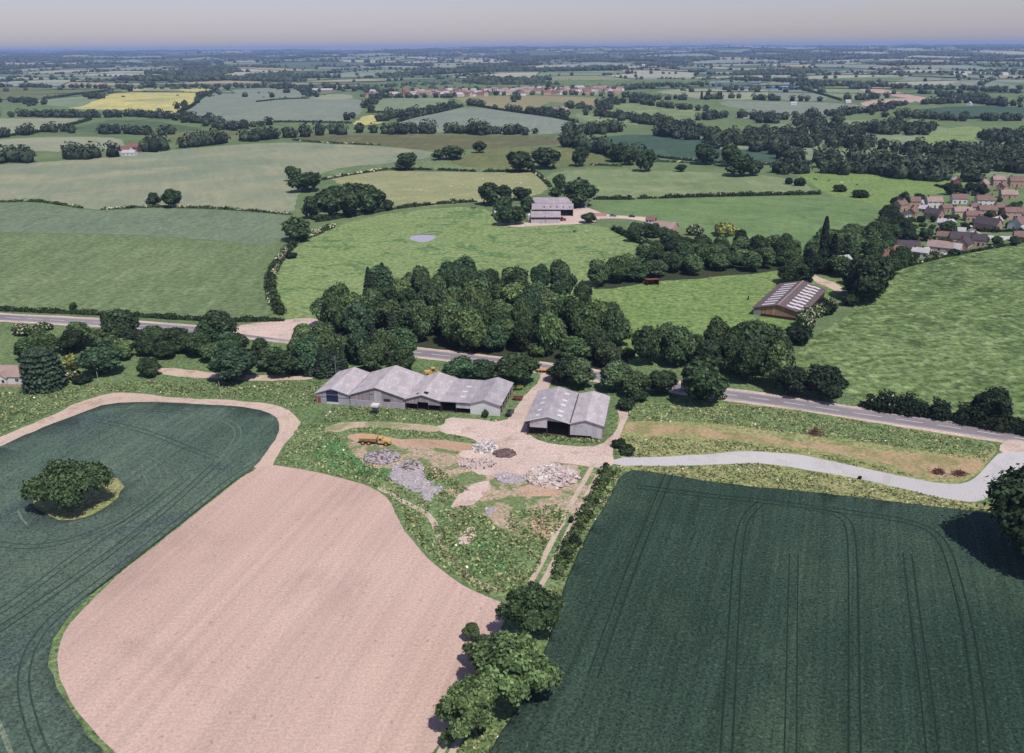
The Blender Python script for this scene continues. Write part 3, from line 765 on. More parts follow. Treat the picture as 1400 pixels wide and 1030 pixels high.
sheets('wheel_tracks', 'dark tractor wheelings in the right row crop', 'tram_right',
       pair([(915, 650), (880, 735), (845, 830), (810, 930)]) + pair([(870, 668), (960, 680), (1060, 690), (1160, 703), (1235, 714), (1272, 726), (1293, 750), (1308, 800), (1325, 870), (1338, 960), (1345, 1040)])
       + pair([(1040, 690), (1016, 712), (1008, 760), (1003, 850), (992, 1040)]) + pair([(1100, 697), (1150, 706), (1163, 724), (1166, 780), (1167, 900), (1168, 1040)])
       + pair([(1240, 760), (1251, 850), (1263, 930), (1275, 1040)], w=.3) + pair([(1085, 760), (1083, 850), (1080, 1040)], w=.25), .6)
sheets('wheel_tracks', 'dark tractor wheelings curving through the left crop', 'tram_dark',
       pair([(130, 576), (175, 586), (215, 597), (250, 612), (297, 630)]) + pair([(297, 634), (255, 674), (215, 708), (175, 740), (125, 778), (62, 822), (-10, 870)], w=.5)
       + pair([(255, 655), (205, 695), (110, 757), (30, 820), (-10, 845)]) + pair([(222, 675), (200, 692), (165, 716), (100, 742), (40, 752), (-20, 744)])
       + pair([(345, 640), (320, 655), (270, 695), (200, 750), (120, 812), (70, 850), (40, 890), (30, 940), (45, 1000), (70, 1060)], w=.35) + pair([(262, 567), (200, 562), (160, 566)]), .5)
sheets('wheel_tracks', 'pale tractor wheelings looping in the left crop', 'tram_light',
       pair([(303, 634), (318, 612), (327, 598), (323, 584), (305, 575), (262, 568)], w=.35) + pair([(150, 631), (185, 627), (212, 632), (227, 650), (222, 672)], w=.4) + [ribbon(finer(wline([(-5, 985), (5, 1005), (18, 1040)])), .8)]
       + [ribbon(finer(wline([(25, 700), (30, 712), (38, 720)])), .5), ribbon(finer(wline([(195, 650), (202, 660), (200, 672)])), .4)], .5)
sheets('wheel_tracks', 'faint brown wheel marks along the headland track', 'yard',
       pair([(-60, 634), (0, 608), (60, 582), (110, 559), (150, 545), (175, 544), (240, 548), (330, 552), (372, 559), (396, 573), (390, 592), (372, 625)], 2.2, .5), .04)

road_obj = [o for o in COL.objects if o.name.startswith('road') and 'main' in o.get('label', '')][0]
mk_outs = []
ln = finer(ROAD, 1.5)
acc, seg = 0.0, [ln[0]]
pos_on = True
for a, b in zip(ln[:-1], ln[1:]):
    acc += math.dist(a, b)
    if pos_on: seg.append(b)
    if (pos_on and acc > 6) or (not pos_on and acc > 3):
        if pos_on and len(seg) > 1: mk_outs.append(ribbon(seg, .28))
        acc = 0; pos_on = not pos_on; seg = [b]
mk_outs += [ribbon(ln, .16, 3.3), ribbon(ln, .16, -3.3)]
o = sheets('lane_marking', None, 'marking', mk_outs, .02)
o.parent = road_obj
for k in ('kind', 'category'):
    if k in o: del o[k]

# ------------------------------------------------------------------ plants
def unit(n):
    v = npr.normal(size=(n, 3)); return v / np.linalg.norm(v, axis=1)[:, None]


def cards(C, N, size, aspect=.75):
    """one bent leaf-cluster quad per centre, roughly facing N"""
    n = len(C)
    N = N / np.linalg.norm(N, axis=1)[:, None]
    t = np.cross(N, unit(n)); t /= np.linalg.norm(t, axis=1)[:, None] + 1e-9
    b = np.cross(N, t)
    s = (size * npr.uniform(.6, 1.35, n))[:, None] * .5
    sk = npr.uniform(-.5, .5, (n, 1)) * s
    V = np.stack([C - t * s - b * s * aspect + N * sk, C + t * s - b * s * aspect, C + t * s + b * s * aspect + N * sk, C - t * s + b * s * aspect], 1).reshape(-1, 3)
    Q = np.arange(4 * n).reshape(-1, 4)
    return V, Q


_ico = {}


def ico(sub):
    if sub not in _ico:
        bm = bmesh.new(); bmesh.ops.create_icosphere(bm, subdivisions=sub, radius=1)
        _ico[sub] = (np.array([v.co[:] for v in bm.verts]), np.array([[v.index for v in f.verts] for f in bm.faces])); bm.free()
    return _ico[sub]


def lobed(lobes, n, ls, core=.72, up=.25, sub=2, jit=.19):
    """lobes (k,6: centre, radii) -> cards over their outer surface plus lumpy cores"""
    Lc, Lr = lobes[:, :3], lobes[:, 3:]
    wgt = (Lr[:, 0] * Lr[:, 2]); wgt = wgt / wgt.sum()
    C, N = [], []
    need = n
    while need > 0:
        k = npr.choice(len(lobes), size=need * 2, p=wgt)
        d = unit(len(k))
        p = Lc[k] + d * Lr[k] * (1 + npr.normal(0, jit, (len(k), 1)))
        inside = np.zeros(len(k), bool)
        for j in range(len(lobes)):
            q = (p - Lc[j]) / Lr[j]
            inside |= ((q ** 2).sum(1) < .72) & (k != j)
        ok = ~inside & ((d[:, 2] > -.35) | (npr.random(len(k)) < .35)) & (p[:, 2] > .15)
        C.append(p[ok][:need]); N.append((d[ok] + unit(ok.sum()) * .75 + np.array([0, 0, up]))[:need]); need -= len(C[-1])
    V, Q = cards(np.vstack(C), np.vstack(N), ls)
    iv, it = ico(sub)
    Vs, Ts, b = [V], [], len(V)
    for c, r in zip(Lc, Lr):
        w = iv * (1 + npr.normal(0, .12, (len(iv), 1))) * r * core + c
        w[:, 2] = np.maximum(w[:, 2], .05)
        Vs.append(w); Ts.append(it + b); b += len(iv)
    return np.vstack(Vs), [Q, np.vstack(Ts)]


def broad_lobes(Rr, z0, z1, k, flat=1.0, lr=(.20, .46)):
    out = []
    H = z1 - z0
    cr_ = .62 if lr[1] > .4 else .36
    out.append((0, 0, z0 + H * .5, Rr * cr_, Rr * cr_, H * .38))
    for i in range(k):
        a = i * 2.4 + npr.uniform(-.5, .5)
        t = npr.uniform(0.12, 1) ** .8
        zz = z0 + H * (.22 + .62 * t)
        rad = Rr * (.72 - .5 * max(0, t - .45)) * npr.uniform(.65, 1.0)
        r = Rr * npr.uniform(*lr)
        rad *= npr.uniform(.85, 1.22) if lr[1] > .4 else npr.uniform(.7, 1.45)
        out.append((math.cos(a) * rad, math.sin(a) * rad, zz, r, r, r * npr.uniform(.7, .95) * flat))
    out.append((npr.uniform(-.2, .2) * Rr, npr.uniform(-.2, .2) * Rr, z1 - Rr * .3, Rr * .4, Rr * .4, Rr * .32))
    return np.array(out)


def trunk_mesh(z0, lobes, r0, name='trunk', limbs=5, n=7):
    m = MB()
    top = z0 + (lobes[:, 2].mean() - z0) * .6
    m.tube((0, 0, -.3), (0.05, 0.03, z0), r0 * 1.15, r0 * .8, n)
    m.tube((0.05, 0.03, z0 - .02), (.12, -.05, top), r0 * .8, r0 * .45, n)
    for i in npr.choice(len(lobes), min(limbs, len(lobes)), replace=False):
        l = lobes[i]
        zb = z0 + (top - z0) * npr.uniform(.0, .8)
        m.tube((.05, 0, zb), (l[0] * .9, l[1] * .9, max(l[2], zb + .3)), r0 * .42, r0 * .1, 5)
    return m.mesh(name, M['bark'])


CROWN = {}


def crown_proto(key, Rr, H, z0, k, n, ls, mat='leaf', sub=2, flat=1.0, lr=(.20, .46)):
    lb = broad_lobes(Rr, z0, H, k, flat, lr)
    V, polys = lobed(lb, n, ls, sub=sub)
    CROWN.setdefault(key, []).append((mesh_np('crown', V, polys, mats=[M[mat]]), trunk_mesh(z0 + .4, lb, .028 * H), H, Rr))


for i in range(7): crown_proto('near', 5.6 + .25 * (i % 3), 12.5, .9, 15 + i % 5, 5200, .82)
for i in range(4): crown_proto('mid', 5.8, 12, .9, 12, 1700, 1.3, sub=1)
for i in range(3): crown_proto('fore', 5.5, 10.5, 2.0, 36, 15000, .46, flat=.9, lr=(.17, .31))
crown_proto('edge', 7.5, 13, 1.2, 26, 16000, .6)
# the flat, wide island tree: open canopy with bare limbs showing on the camera side
lb = np.array([(math.cos(a) * r_, math.sin(a) * r_ * .72, z_, s_, s_, s_ * .8) for a, r_, z_, s_ in
               [(0, 0, 7.6, 3.4)] + [(i * 2.399, 1.8 + 1.3 * math.sqrt(i), 8.6 - .048 * (1.8 + 1.3 * math.sqrt(i)) ** 2 + npr.uniform(-.7, .8), npr.uniform(1.5, 2.7)) for i in range(26)]])
V, pl = lobed(lb, 10500, .5, core=.55)
CROWN['island'] = [(mesh_np('crown', V, pl, mats=[M['leaf']]), trunk_mesh(2.2, lb, .4, limbs=12), 10.8, 9.8)]


def conifer_proto(key, H, Rr, n, ls, pw=.8, layers=11, z0=.4):
    t = npr.random(n) ** .75
    lay = (t * layers) % 1
    rad = Rr * (1 - t) ** pw * (.62 + .38 * (1 - lay)) * npr.uniform(.78, 1.08, n) + .1
    a = npr.uniform(0, 2 * math.pi, n)
    C = np.column_stack([np.cos(a) * rad, np.sin(a) * rad, z0 + t * (H - z0) - rad * .12])
    N = np.column_stack([np.cos(a) * .6, np.sin(a) * .6, np.full(n, .9)]) + unit(n) * .5
    Vc, Q = cards(C, N, ls)
    kk, ns = 12, 14
    cv, cq = [], []
    for i in range(ns + 1):
        tt = i / ns
        for j in range(kk):
            aa = 2 * math.pi * j / kk
            rr = Rr * (1 - tt) ** pw * .72 * npr.uniform(.85, 1.1) + .03
            cv.append((math.cos(aa) * rr, math.sin(aa) * rr, z0 + tt * (H - z0)))
    for i in range(ns):
        for j in range(kk):
            cq.append((i * kk + j, i * kk + (j + 1) % kk, (i + 1) * kk + (j + 1) % kk, (i + 1) * kk + j))
    V = np.vstack([Vc, np.array(cv)]); Q = np.vstack([Q, np.array(cq) + len(Vc)])
    tm = MB().tube((0, 0, -.3), (0, 0, H * .8), .022 * H, .006 * H, 6).mesh('trunk', M['bark'])
    CROWN.setdefault(key, []).append((mesh_np('crown', V, [Q], mats=[M['needle']]), tm, H, Rr))


for i in range(3): conifer_proto('conifer', 13, 3.6, 3600, .8)
conifer_proto('cypress', 14, 2.4, 3200, .75, .45, 6)
conifer_proto('block', 14.5, 7.4, 9000, .8, .22, 9, .2)


def bush_proto(key, n, ls, blossom=0.0, mat='hedge_leaf', sub=2):
    lb = np.array([(npr.uniform(-.55, .55), npr.uniform(-.5, .5), npr.uniform(.35, .75), r_, r_, r_ * .9) for r_ in npr.uniform(.32, .52, 9)])
    lb[:, :] *= 2.0
    V, polys = lobed(lb, n, ls, sub=sub)
    mi = np.zeros(len(polys[0]) + len(polys[1]), int)
    if blossom:
        mi[:len(polys[0])] = npr.random(len(polys[0])) < blossom
    CROWN.setdefault(key, []).append((mesh_np('bush', V, polys, mi, [M[mat], M['blossom']]), None, 2.6, 2.0))


for i in range(3): bush_proto('bush', 900, .4)
bush_proto('blossom_bush', 1100, .4, .32)
bush_proto('gold_bush', 800, .4, 0, 'yellow_leaf')

TONES = {'dark': (.60, .64, .60, 1), 'mid-green': (.98, 1.0, .92, 1), 'pale green': (1.45, 1.45, 1.15, 1), 'blackish': (.40, .42, .48, 1), 'bluish dark': (.68, .80, .84, 1), 'bright green': (1.45, 1.4, 1.2, 1)}
ALLTREES = []


def plant(kind, key, p, h, w, tone, label, cat='tree', group=None, rz=None):
    """a tree (Empty > trunk, crown) or a bush (one mesh) of height h and width w metres at p"""
    crown, trunk, H0, R0 = CROWN[key][rnd.randrange(len(CROWN[key]))]
    rz = rnd.uniform(0, 6.28) if rz is None else rz
    bj = rnd.uniform(.82, 1.2); j = lambda: bj * rnd.uniform(.96, 1.05)
    col = tuple(c * k for c, k in zip(TONES[tone][:3], (j(), j(), j()))) + (1,)
    if trunk is None:
        o = link(kind, crown)
        o.location = p; o.rotation_euler = (0, 0, rz); o.color = col
        o.scale = (w / (2 * R0), w / (2 * R0), h / H0)
        ALLTREES.append((p, w)); return tag(o, label, cat, group)
    e = empty(kind, p, rz, label=label, cat=cat, group=group)
    e.scale = (w / (2 * R0), w / (2 * R0), h / H0)
    link('trunk', trunk, e)
    c = link('crown', crown, e); c.color = col
    ALLTREES.append((p, w))
    return e


def road_clear(x, y, d=6.5):
    a = np.asarray(ROAD)
    return np.min(np.hypot(a[:, 0] - x, a[:, 1] - y)) > d


ROAD = finer(ROAD, 4)


def wood(px, phrase, spacing, hr, wr, tones, group, key='near', kind='broadleaf_tree', bands=('far edge', 'middle', 'near edge'), most=999, conifers=0, clear=7, avoid=()):
    w = np.asarray(wpts(px))
    pts = []
    rr = random.Random(len(phrase) * 13)
    for _ in range(6000):
        x, y = rr.uniform(w[:, 0].min(), w[:, 0].max()), rr.uniform(w[:, 1].min(), w[:, 1].max())
        if not inpoly(np.array([x]), np.array([y]), w)[0] or not road_clear(x, y, clear): continue
        if any((x - a) ** 2 + (y - b) ** 2 < spacing ** 2 for a, b in pts): continue
        if any((x - a) ** 2 + (y - b) ** 2 < c ** 2 for a, b, c in avoid): continue
        pts.append((x, y))
    pts.sort(key=lambda q: q[1])
    pts = pts[:most]
    n = len(pts)
    # three bands of depth, each counted from the left as seen
    cen = {}
    rowsz = max(1, -(-n // len(bands)))
    order = sorted(pts, key=lambda q: -to_px((q[0], q[1], 0))[1])
    for bi, bn in enumerate(reversed(bands)):
        chunk = sorted(order[bi * rowsz:(bi + 1) * rowsz], key=lambda q: to_px((q[0], q[1], 0))[0])
        for i, (x, y) in enumerate(chunk):
            tone = rr.choices(list(tones), list(tones.values()))[0]
            h = rr.uniform(*hr); ww = rr.uniform(*wr)
            kd, ky = kind, key
            if conifers and rr.random() < conifers:
                kd, ky, h, ww, tone = 'conifer_tree', 'conifer', h * 1.1, ww * .62, 'mid-green'
            what = 'conifer' if kd == 'conifer_tree' else 'tree'
            plant(kd, ky, (x, y, Tz(x, y)), h, ww, tone, f'{tone} {what}, {ordinal(i)} from left along the {bn} of {phrase}', 'tree', group)
    return n


DK = {'dark': 4, 'mid-green': 4, 'blackish': 1, 'bright green': .4}
MX = {'dark': 4, 'mid-green': 6, 'pale green': 1.6, 'bluish dark': 1.5, 'bright green': 1}
EG = ('far edge', 'middle', 'near edge')
cnt = 0
cnt += wood([(445, 452), (452, 434), (500, 418), (560, 408), (640, 398), (700, 395), (765, 400), (790, 430), (830, 450), (850, 480), (855, 505), (800, 503), (720, 491), (640, 481), (560, 471), (500, 464), (450, 462)], 'the big roadside wood', 8.6, (8.5, 16.5), (7.5, 12.5), MX, 'trees of the big roadside wood', bands=('far edge', 'back half', 'front half', 'near edge'), conifers=.10)
cnt += wood([(415, 476), (480, 482), (550, 490), (566, 497), (540, 505), (500, 512), (455, 512), (405, 512)], 'the left-barn clump', 8, (8, 13), (7.5, 11), MX, 'trees behind the left barns', bands=('back row', 'front row'), conifers=.25)
cnt += wood([(812, 392), (850, 372), (900, 352), (960, 348), (1010, 342), (1075, 345), (1095, 362), (1050, 369), (960, 376), (900, 380), (830, 392)], 'the belt between pastures', 8.8, (7, 12.5), (7.5, 11.5), DK, 'trees of the belt between the pastures', bands=('far side', 'near side'))
cnt += wood([(868, 500), (930, 510), (1000, 520), (1060, 532), (1085, 536), (1060, 505), (1010, 480), (960, 487), (900, 490)], 'the right road row', 7.3, (8.5, 15.5), (8, 12), DK, 'trees north of the road on the right', bands=('back row', 'front row'))
cnt += wood([(770, 520), (850, 530), (915, 540), (905, 548), (860, 545), (840, 542), (800, 535), (765, 530)], 'the open-barn thicket', 7.0, (7, 10), (8, 10.5), DK, 'thicket behind the open barn', bands=('back row', 'front row'))
cnt += wood([(1075, 375), (1105, 362), (1120, 345), (1165, 325), (1215, 328), (1222, 345), (1190, 362), (1200, 395), (1195, 415), (1165, 412), (1160, 388), (1120, 374)], 'the brown-shed grove', 8.8, (8, 14), (8, 11.5), DK, 'grove between brown shed and village', bands=('far side', 'middle', 'near side'), avoid=[(P(1157, 366).x, P(1157, 366).y, 16)])
cnt += wood([(25, 490), (60, 472), (150, 470), (260, 468), (320, 474), (330, 492), (415, 494), (412, 508), (380, 510), (350, 508), (300, 498), (240, 492), (190, 490), (130, 492), (95, 485), (60, 500)], 'the left road belt', 7.8, (5.5, 9.5), (7, 10.5), DK | {'bluish dark': 1}, 'belt of trees below the left road', bands=('back row', 'front row'), avoid=[(P(100, 500).x, P(100, 500).y, 13), (P(62, 525).x, P(62, 525).y, 10), (P(222, 503).x, P(222, 503).y, 7)])
print('woods', cnt, round(time.time() - T0, 1))


def tree(px, py, wpx, hpx, label, tone='dark', key='near', kind='broadleaf_tree', cat='tree', group=None, hm=1.0):
    """py = foot of the trunk in the photo, wpx and hpx = size of the crown in the photo"""
    p = P(px, py)
    s = ppm(p)
    el = math.atan2(CAM_H - p.z, math.hypot(p.x, p.y))
    w = wpx / s
    h = max(w * .45, (hpx / s - w * .30 * math.sin(el)) / math.cos(el)) * hm
    return plant(kind, key, p, h, w, tone, label, cat, group)


# foreground and single trees
tree(726, 868, 78, 72, 'round dark tree at the lower end of the twin-rut track', 'dark', 'fore')
tree(696, 962, 106, 100, 'large bright tree beside the dark row crop', 'bright green', 'fore')
tree(645, 1002, 84, 74, 'lowest broad tree over the twin ruts by the bare soil', 'bright green', 'fore')
tree(668, 915, 60, 50, 'smaller tree behind the large bright foreground tree', 'mid-green', 'fore')
tree(645, 874, 24, 24, 'sapling on the bare soil edge by the large foreground tree', 'mid-green', 'fore')
tree(612, 1020, 22, 24, 'lone sapling between the ruts at the bottom edge', 'mid-green', 'fore')
tree(1430, 766, 152, 128, 'big dark tree overhanging the white gravel track at the right edge', 'dark', 'edge')
p = P(100, 695)
plant('broadleaf_tree', 'island', p, 12.4, 18.3, 'mid-green', 'wide spreading tree alone on its grass island in the crop', 'tree', rz=.2)
for a in [(211, 283, 17, 19, 'left and smaller of two dark trees on the field hedge'), (237, 284, 26, 25, 'right and larger of two dark trees on the field hedge'),
          (167, 470, 42, 48, 'round tree overlapping the left main road'), (302, 470, 46, 47, 'broad tree overlapping the road near the junction'),
          (101, 425, 10, 11, 'tiny round tree on the left roadside hedge'), (142, 512, 54, 42, 'rounded tree beside the pale garden shrubs', 'bluish dark'),
          (205, 514, 28, 26, 'small dark tree before the left belt, by the bare track'), (322, 520, 62, 48, 'broad tree at the front of the left belt', 'bluish dark'),
          (390, 514, 40, 36, 'low tree right of the broad belt tree'), (628, 522, 44, 34, 'bushy tree left behind the barn roofs', 'bluish dark'),
          (662, 520, 34, 30, 'smaller bushy tree behind the barn roofs', 'bluish dark'), (706, 526, 56, 44, 'large bushy tree behind the right end of the barns'),
          (550, 510, 40, 36, 'round tree hugging the back of the left barns'), (958, 552, 62, 66, 'big tree in front of the right road with dark shadow'),
          (1034, 500, 62, 62, 'tall tree above the right road left of the tussocky pasture'), (1125, 545, 50, 48, 'dark tree at the pasture corner above the right road', 'blackish'),
          (1082, 540, 44, 42, 'dark tree left of the pasture-corner tree', 'blackish'), (1185, 413, 58, 62, 'tall dark tree right of the brown shed'),
          (1083, 388, 36, 32, 'round dark tree at the back corner of the brown shed'), (1350, 580, 48, 50, 'dark tree in the right roadside hedge', 'blackish')]:
    tree(*a[:4], a[4], a[5] if len(a) > 5 else 'dark')
for a in [(402, 248, 22, 20, 'pale lone tree at the barley field corner', 'mid-green'), (420, 262, 44, 26, 'broad clump tree right of the pale corner tree'), (429, 299, 26, 30, 'tree at the left end of the dark copse'),
          (531, 288, 15, 15, 'small tree at the right end of the dark copse'), (405, 330, 40, 33, 'round tree on the flowering boundary hedge', 'mid-green'),
          (557, 233, 28, 23, 'lone tree in the hedge above the hayfield'), (600, 219, 18, 14, 'left tree of the group behind the knoll'), (620, 218, 34, 18, 'middle tree of the group behind the knoll'), (655, 209, 18, 15, 'right tree of the group behind the knoll'),
          (710, 235, 36, 27, 'tree left of the lane on the knoll front'), (748, 231, 40, 28, 'broad tree right of the knoll hedge'), (793, 228, 21, 26, 'upright tree on the right slope of the knoll'),
          (845, 222, 26, 22, 'left tree of the pair behind the meadow'), (861, 226, 24, 20, 'right tree of the pair behind the meadow'), (883, 235, 26, 29, 'lone dark tree at the top of the pale meadow'),
          (931, 235, 15, 10, 'small round tree in the pale meadow'), (964, 225, 32, 26, 'left tree of the group beside the dark crop'), (998, 228, 30, 28, 'middle tree of the group beside the dark crop'), (1012, 241, 36, 28, 'front tree of the group beside the dark crop'), (1030, 240, 24, 20, 'right tree of the group beside the dark crop'),
          (668, 281, 30, 30, 'largest tree left of the hill farm'), (691, 279, 20, 25, 'tree behind the largest farm tree'), (688, 295, 26, 26, 'tree above the hidden farm cottage'), (692, 308, 30, 26, 'front tree left of the hill farm'), (706, 307, 26, 24, 'tree between the cottage and the farm barns'), (722, 290, 20, 20, 'tree touching the left end of the farm barns'), (713, 274, 26, 18, 'low tree behind the farm barns'),
          (765, 262, 18, 22, 'small tree on the hedge behind the farm'), (760, 272, 18, 15, 'low tree at the hedge end behind the farm'), (793, 282, 44, 36, 'broad tree right behind the farm barns'), (805, 305, 21, 14, 'round bush tree in the farmyard')]:
    tree(*a[:4], a[4], a[5] if len(a) > 5 else 'dark', 'mid')
for i, (x, y, w, h) in enumerate([(455, 298, 34, 36), (478, 297, 38, 44), (502, 292, 36, 38), (466, 285, 34, 30), (490, 282, 34, 30), (518, 286, 24, 26), (445, 290, 26, 30)]):
    tree(x, y, w, h, f'dark tree, {ordinal(i)} planted in the rounded copse beside the hayfield', 'dark', 'mid', group='trees of the rounded copse')
plant('conifer_tree', 'block', P(62, 530), 14.5, 14.5, 'mid-green', 'massive blocky dark conifer beside the left cottage', 'tree')
for i, (x, y, h) in enumerate([(1103, 385, 44), (1122, 372, 72), (1136, 372, 50)]):
    p = P(x, y); plant('conifer_tree', 'cypress', p, h / ppm(p) / .96, 5.5, 'blackish', f'{("short", "tall", "middling")[i]} pointed dark cypress in the grove behind the brown shed', 'tree')
for i, (x, y, h) in enumerate([(425, 512, 34), (442, 515, 40), (458, 513, 42), (408, 510, 34)]):
    p = P(x, y); plant('conifer_tree', 'conifer', p, h / ppm(p) / .92, 6.6, 'mid-green', f'{("second", "third", "rightmost", "leftmost")[i]} conifer of the four at the left barn corner', 'tree', 'conifers at the barn corner')
p = P(524, 398); plant('conifer_tree', 'conifer', p, 13, 8.5, 'dark', 'dark pointed conifer at the pasture edge of the big wood', 'tree')
# rows
def row(px, n, phrase, group, wr, hr, key='mid', tone='dark', jit=.3):
    ln = wpts(px)
    ln = resample(ln, 3, False)
    for i in range(n):
        t = (i + .5 + rnd.uniform(-jit, jit)) / n
        x, y = ln[int(t * (len(ln) - 1))]
        x += rnd.uniform(-3, 3); y += rnd.uniform(-5, 5)
        plant('broadleaf_tree', key, (x, y, Tz(x, y)), rnd.uniform(*hr), rnd.uniform(*wr), tone, f'dark tree, {ordinal(i)} from left in {phrase}', 'tree', group)


row([(1210, 300), (1225, 320), (1240, 335), (1262, 338)], 7, 'the dark trees between grove and village', 'dark trees between grove and village', (9, 12), (8, 12), 'near', 'blackish')
row([(1270, 330), (1300, 326), (1290, 320)], 4, 'the garden trees in mid village', 'garden trees in mid village', (6, 9), (6, 9), 'near', 'dark')
row([(1302, 268), (1330, 266), (1350, 270)], 5, 'the garden trees behind the village', 'garden trees behind the village', (7, 10), (7, 9), 'near', 'blackish')
row([(1225, 287), (1243, 277), (1262, 281)], 4, 'the trees behind the first village houses', 'trees behind the first village houses', (6, 9), (6, 9), 'near', 'blackish')
row([(1330, 306), (1365, 298), (1396, 287)], 5, 'the garden trees between the right village houses', 'garden trees between right village houses', (5, 7), (4, 6.5), 'near', 'dark')
row([(1200, 380), (1220, 372), (1242, 362)], 5, 'the trees at the pasture corner below the village', 'trees at the pasture corner below the village', (7, 10), (6, 9), 'near', 'dark')
row([(1300, 338), (1320, 332), (1365, 336), (1395, 332)], 5, 'the hedge trees along the village lane', 'hedge trees along the village lane', (5, 7), (4, 6), 'near', 'dark')
row([(858, 330), (880, 322), (905, 332), (925, 340), (950, 345), (975, 345)], 9, 'the trees around the lane cottage', 'trees around the lane cottage', (7, 10), (6, 9), 'near', 'dark')

# bushes
def bush(px, py, wpx, hpx, label, key='bush', tone='mid-green', group=None):
    p = P(px, py); s = ppm(p)
    return plant('bush', key, p, hpx / s * .95, wpx / s, tone, label, 'bush', group)


for b in [(1100, 446, 34, 28, 'cream flowering bush at the front corner of the brown shed', 'blossom_bush'), (1118, 434, 22, 20, 'second cream bush along the brown shed', 'blossom_bush'), (1135, 425, 20, 18, 'small cream-flecked bush at the far end of the shed', 'blossom_bush'),
          (1128, 430, 30, 22, 'dark bush behind the cream bushes', 'bush', 'blackish'), (1090, 470, 40, 30, 'dark bush at the corner below the brown shed', 'bush', 'blackish'), (1160, 418, 26, 20, 'dark bush under the tall shed tree', 'bush', 'dark'),
          (99, 505, 22, 26, 'yellow-green garden shrub by the blocky conifer', 'gold_bush'), (100, 517, 26, 12, 'cream flowering shrub at the foot of the garden', 'blossom_bush'), (112, 523, 30, 10, 'low dark shrub in front of the cream shrub', 'bush', 'blackish'), (30, 458, 30, 16, 'cream flowering shrub by the left road', 'blossom_bush'), (60, 452, 24, 12, 'second cream shrub by the left road', 'blossom_bush'),
          (398, 353, 18, 9, 'purple-brown bush in the pond pasture', 'bush', 'blackish'), (433, 300, 20, 8, 'low bush below the dark copse', 'bush'), 
          (1078, 252, 12, 10, 'round bush at the left of the grazing field', 'bush', 'dark'), (1092, 254, 18, 12, 'broad bush in the grazing field', 'bush', 'dark'), (1147, 262, 20, 11, 'middle bush in the grazing field', 'bush', 'dark'), (1175, 270, 24, 12, 'right bush in the grazing field', 'bush', 'dark'), (1283, 247, 26, 14, 'large bush at the wood edge of the grazing field', 'bush', 'blackish'),
          (1270, 355, 10, 8, 'yellow shrub before the white village houses', 'gold_bush'), (1239, 357, 16, 14, 'bright yellow shrub in the lower village', 'gold_bush'), (1252, 272, 6, 10, 'narrow yellow shrub behind the first village house', 'gold_bush'),
          (1305, 356 - 14, 12, 8, 'shrub beside the dark-roofed village house', 'bush', 'dark'), (990, 322, 34, 20, 'yellowish bush in the tree belt', 'gold_bush'), (950, 322, 22, 16, 'grey-leaved bush in the tree belt', 'blossom_bush'),
          (664, 571, 10, 13, 'thin shrub against the white gable', 'bush'), (786, 745, 18, 16, 'dark bramble beside the twin-rut track', 'bush', 'blackish'), (772, 765, 16, 14, 'second dark bramble beside the twin-rut track', 'bush', 'dark'), (781, 715, 8, 12, 'small thorn beside the twin-rut track', 'bush', 'dark'),
          (846, 612, 20, 14, 'dark weed clump at the gravel track end', 'bush', 'dark'), (858, 620, 24, 14, 'green weed clump above the gravel track', 'bush'), (829, 640, 10, 9, 'small dark bush at the track fork', 'bush', 'dark'), (1175, 655, 6, 5, 'single tiny bush on the gravel track edge', 'bush', 'blackish'),
          (855, 560, 26, 18, 'elder bush behind the open barn track', 'bush', 'bluish dark'), (872, 548, 30, 18, 'bush between barn track and big roadside tree', 'bush', 'bluish dark'), (985, 546, 16, 10, 'pale flowering bush by the right road', 'blossom_bush'),
          (705, 532, 20, 9, 'yellowish weeds beside the barn gap', 'gold_bush'), (1010, 465, 30, 22, 'low bush under the tall road tree', 'bush', 'dark'), (737, 487, 26, 20, 'pale bush at the road end of the wood', 'bush', 'pale green'),
          (860, 487, 22, 14, 'light green bush right of the big wood', 'bush', 'pale green'), (640, 480, 20, 12, 'bush at the shady road edge', 'bush', 'dark'), (310, 520, 14, 8, 'little bush by the bare post', 'bush', 'dark')]:
    bush(*b[:5], *(b[5:] if len(b) > 5 else ()))


gr = random.Random(4)
gsp = [(1228, 300), (1232, 306), (1246, 302), (1258, 304), (1262, 310), (1276, 304), (1284, 300), (1292, 300), (1297, 304), (1306, 300), (1303, 290), (1299, 284), (1293, 288), (1326, 286), (1338, 302), (1334, 308), (1362, 304), (1372, 300), (1366, 290), (1372, 284), (1360, 318), (1378, 312), (1388, 308), (1310, 318), (1296, 318), (1284, 320), (1274, 314), (1262, 318), (1250, 312), (1244, 320), (1318, 312), (1330, 268), (1342, 268), (1366, 276), (1395, 280), (1228, 352), (1212, 358), (1248, 356), (1276, 352), (1306, 349)]
for i, (x, y) in enumerate(sorted(gsp)):
    p = P(x, y)
    plant('garden_shrub', 'bush', p, gr.uniform(2.2, 4.5), gr.uniform(3.5, 6.5), gr.choice(['dark', 'blackish', 'mid-green']), f'rounded garden shrub, {ordinal(i)} from left among the village houses', 'shrub', 'garden shrubs of the village')


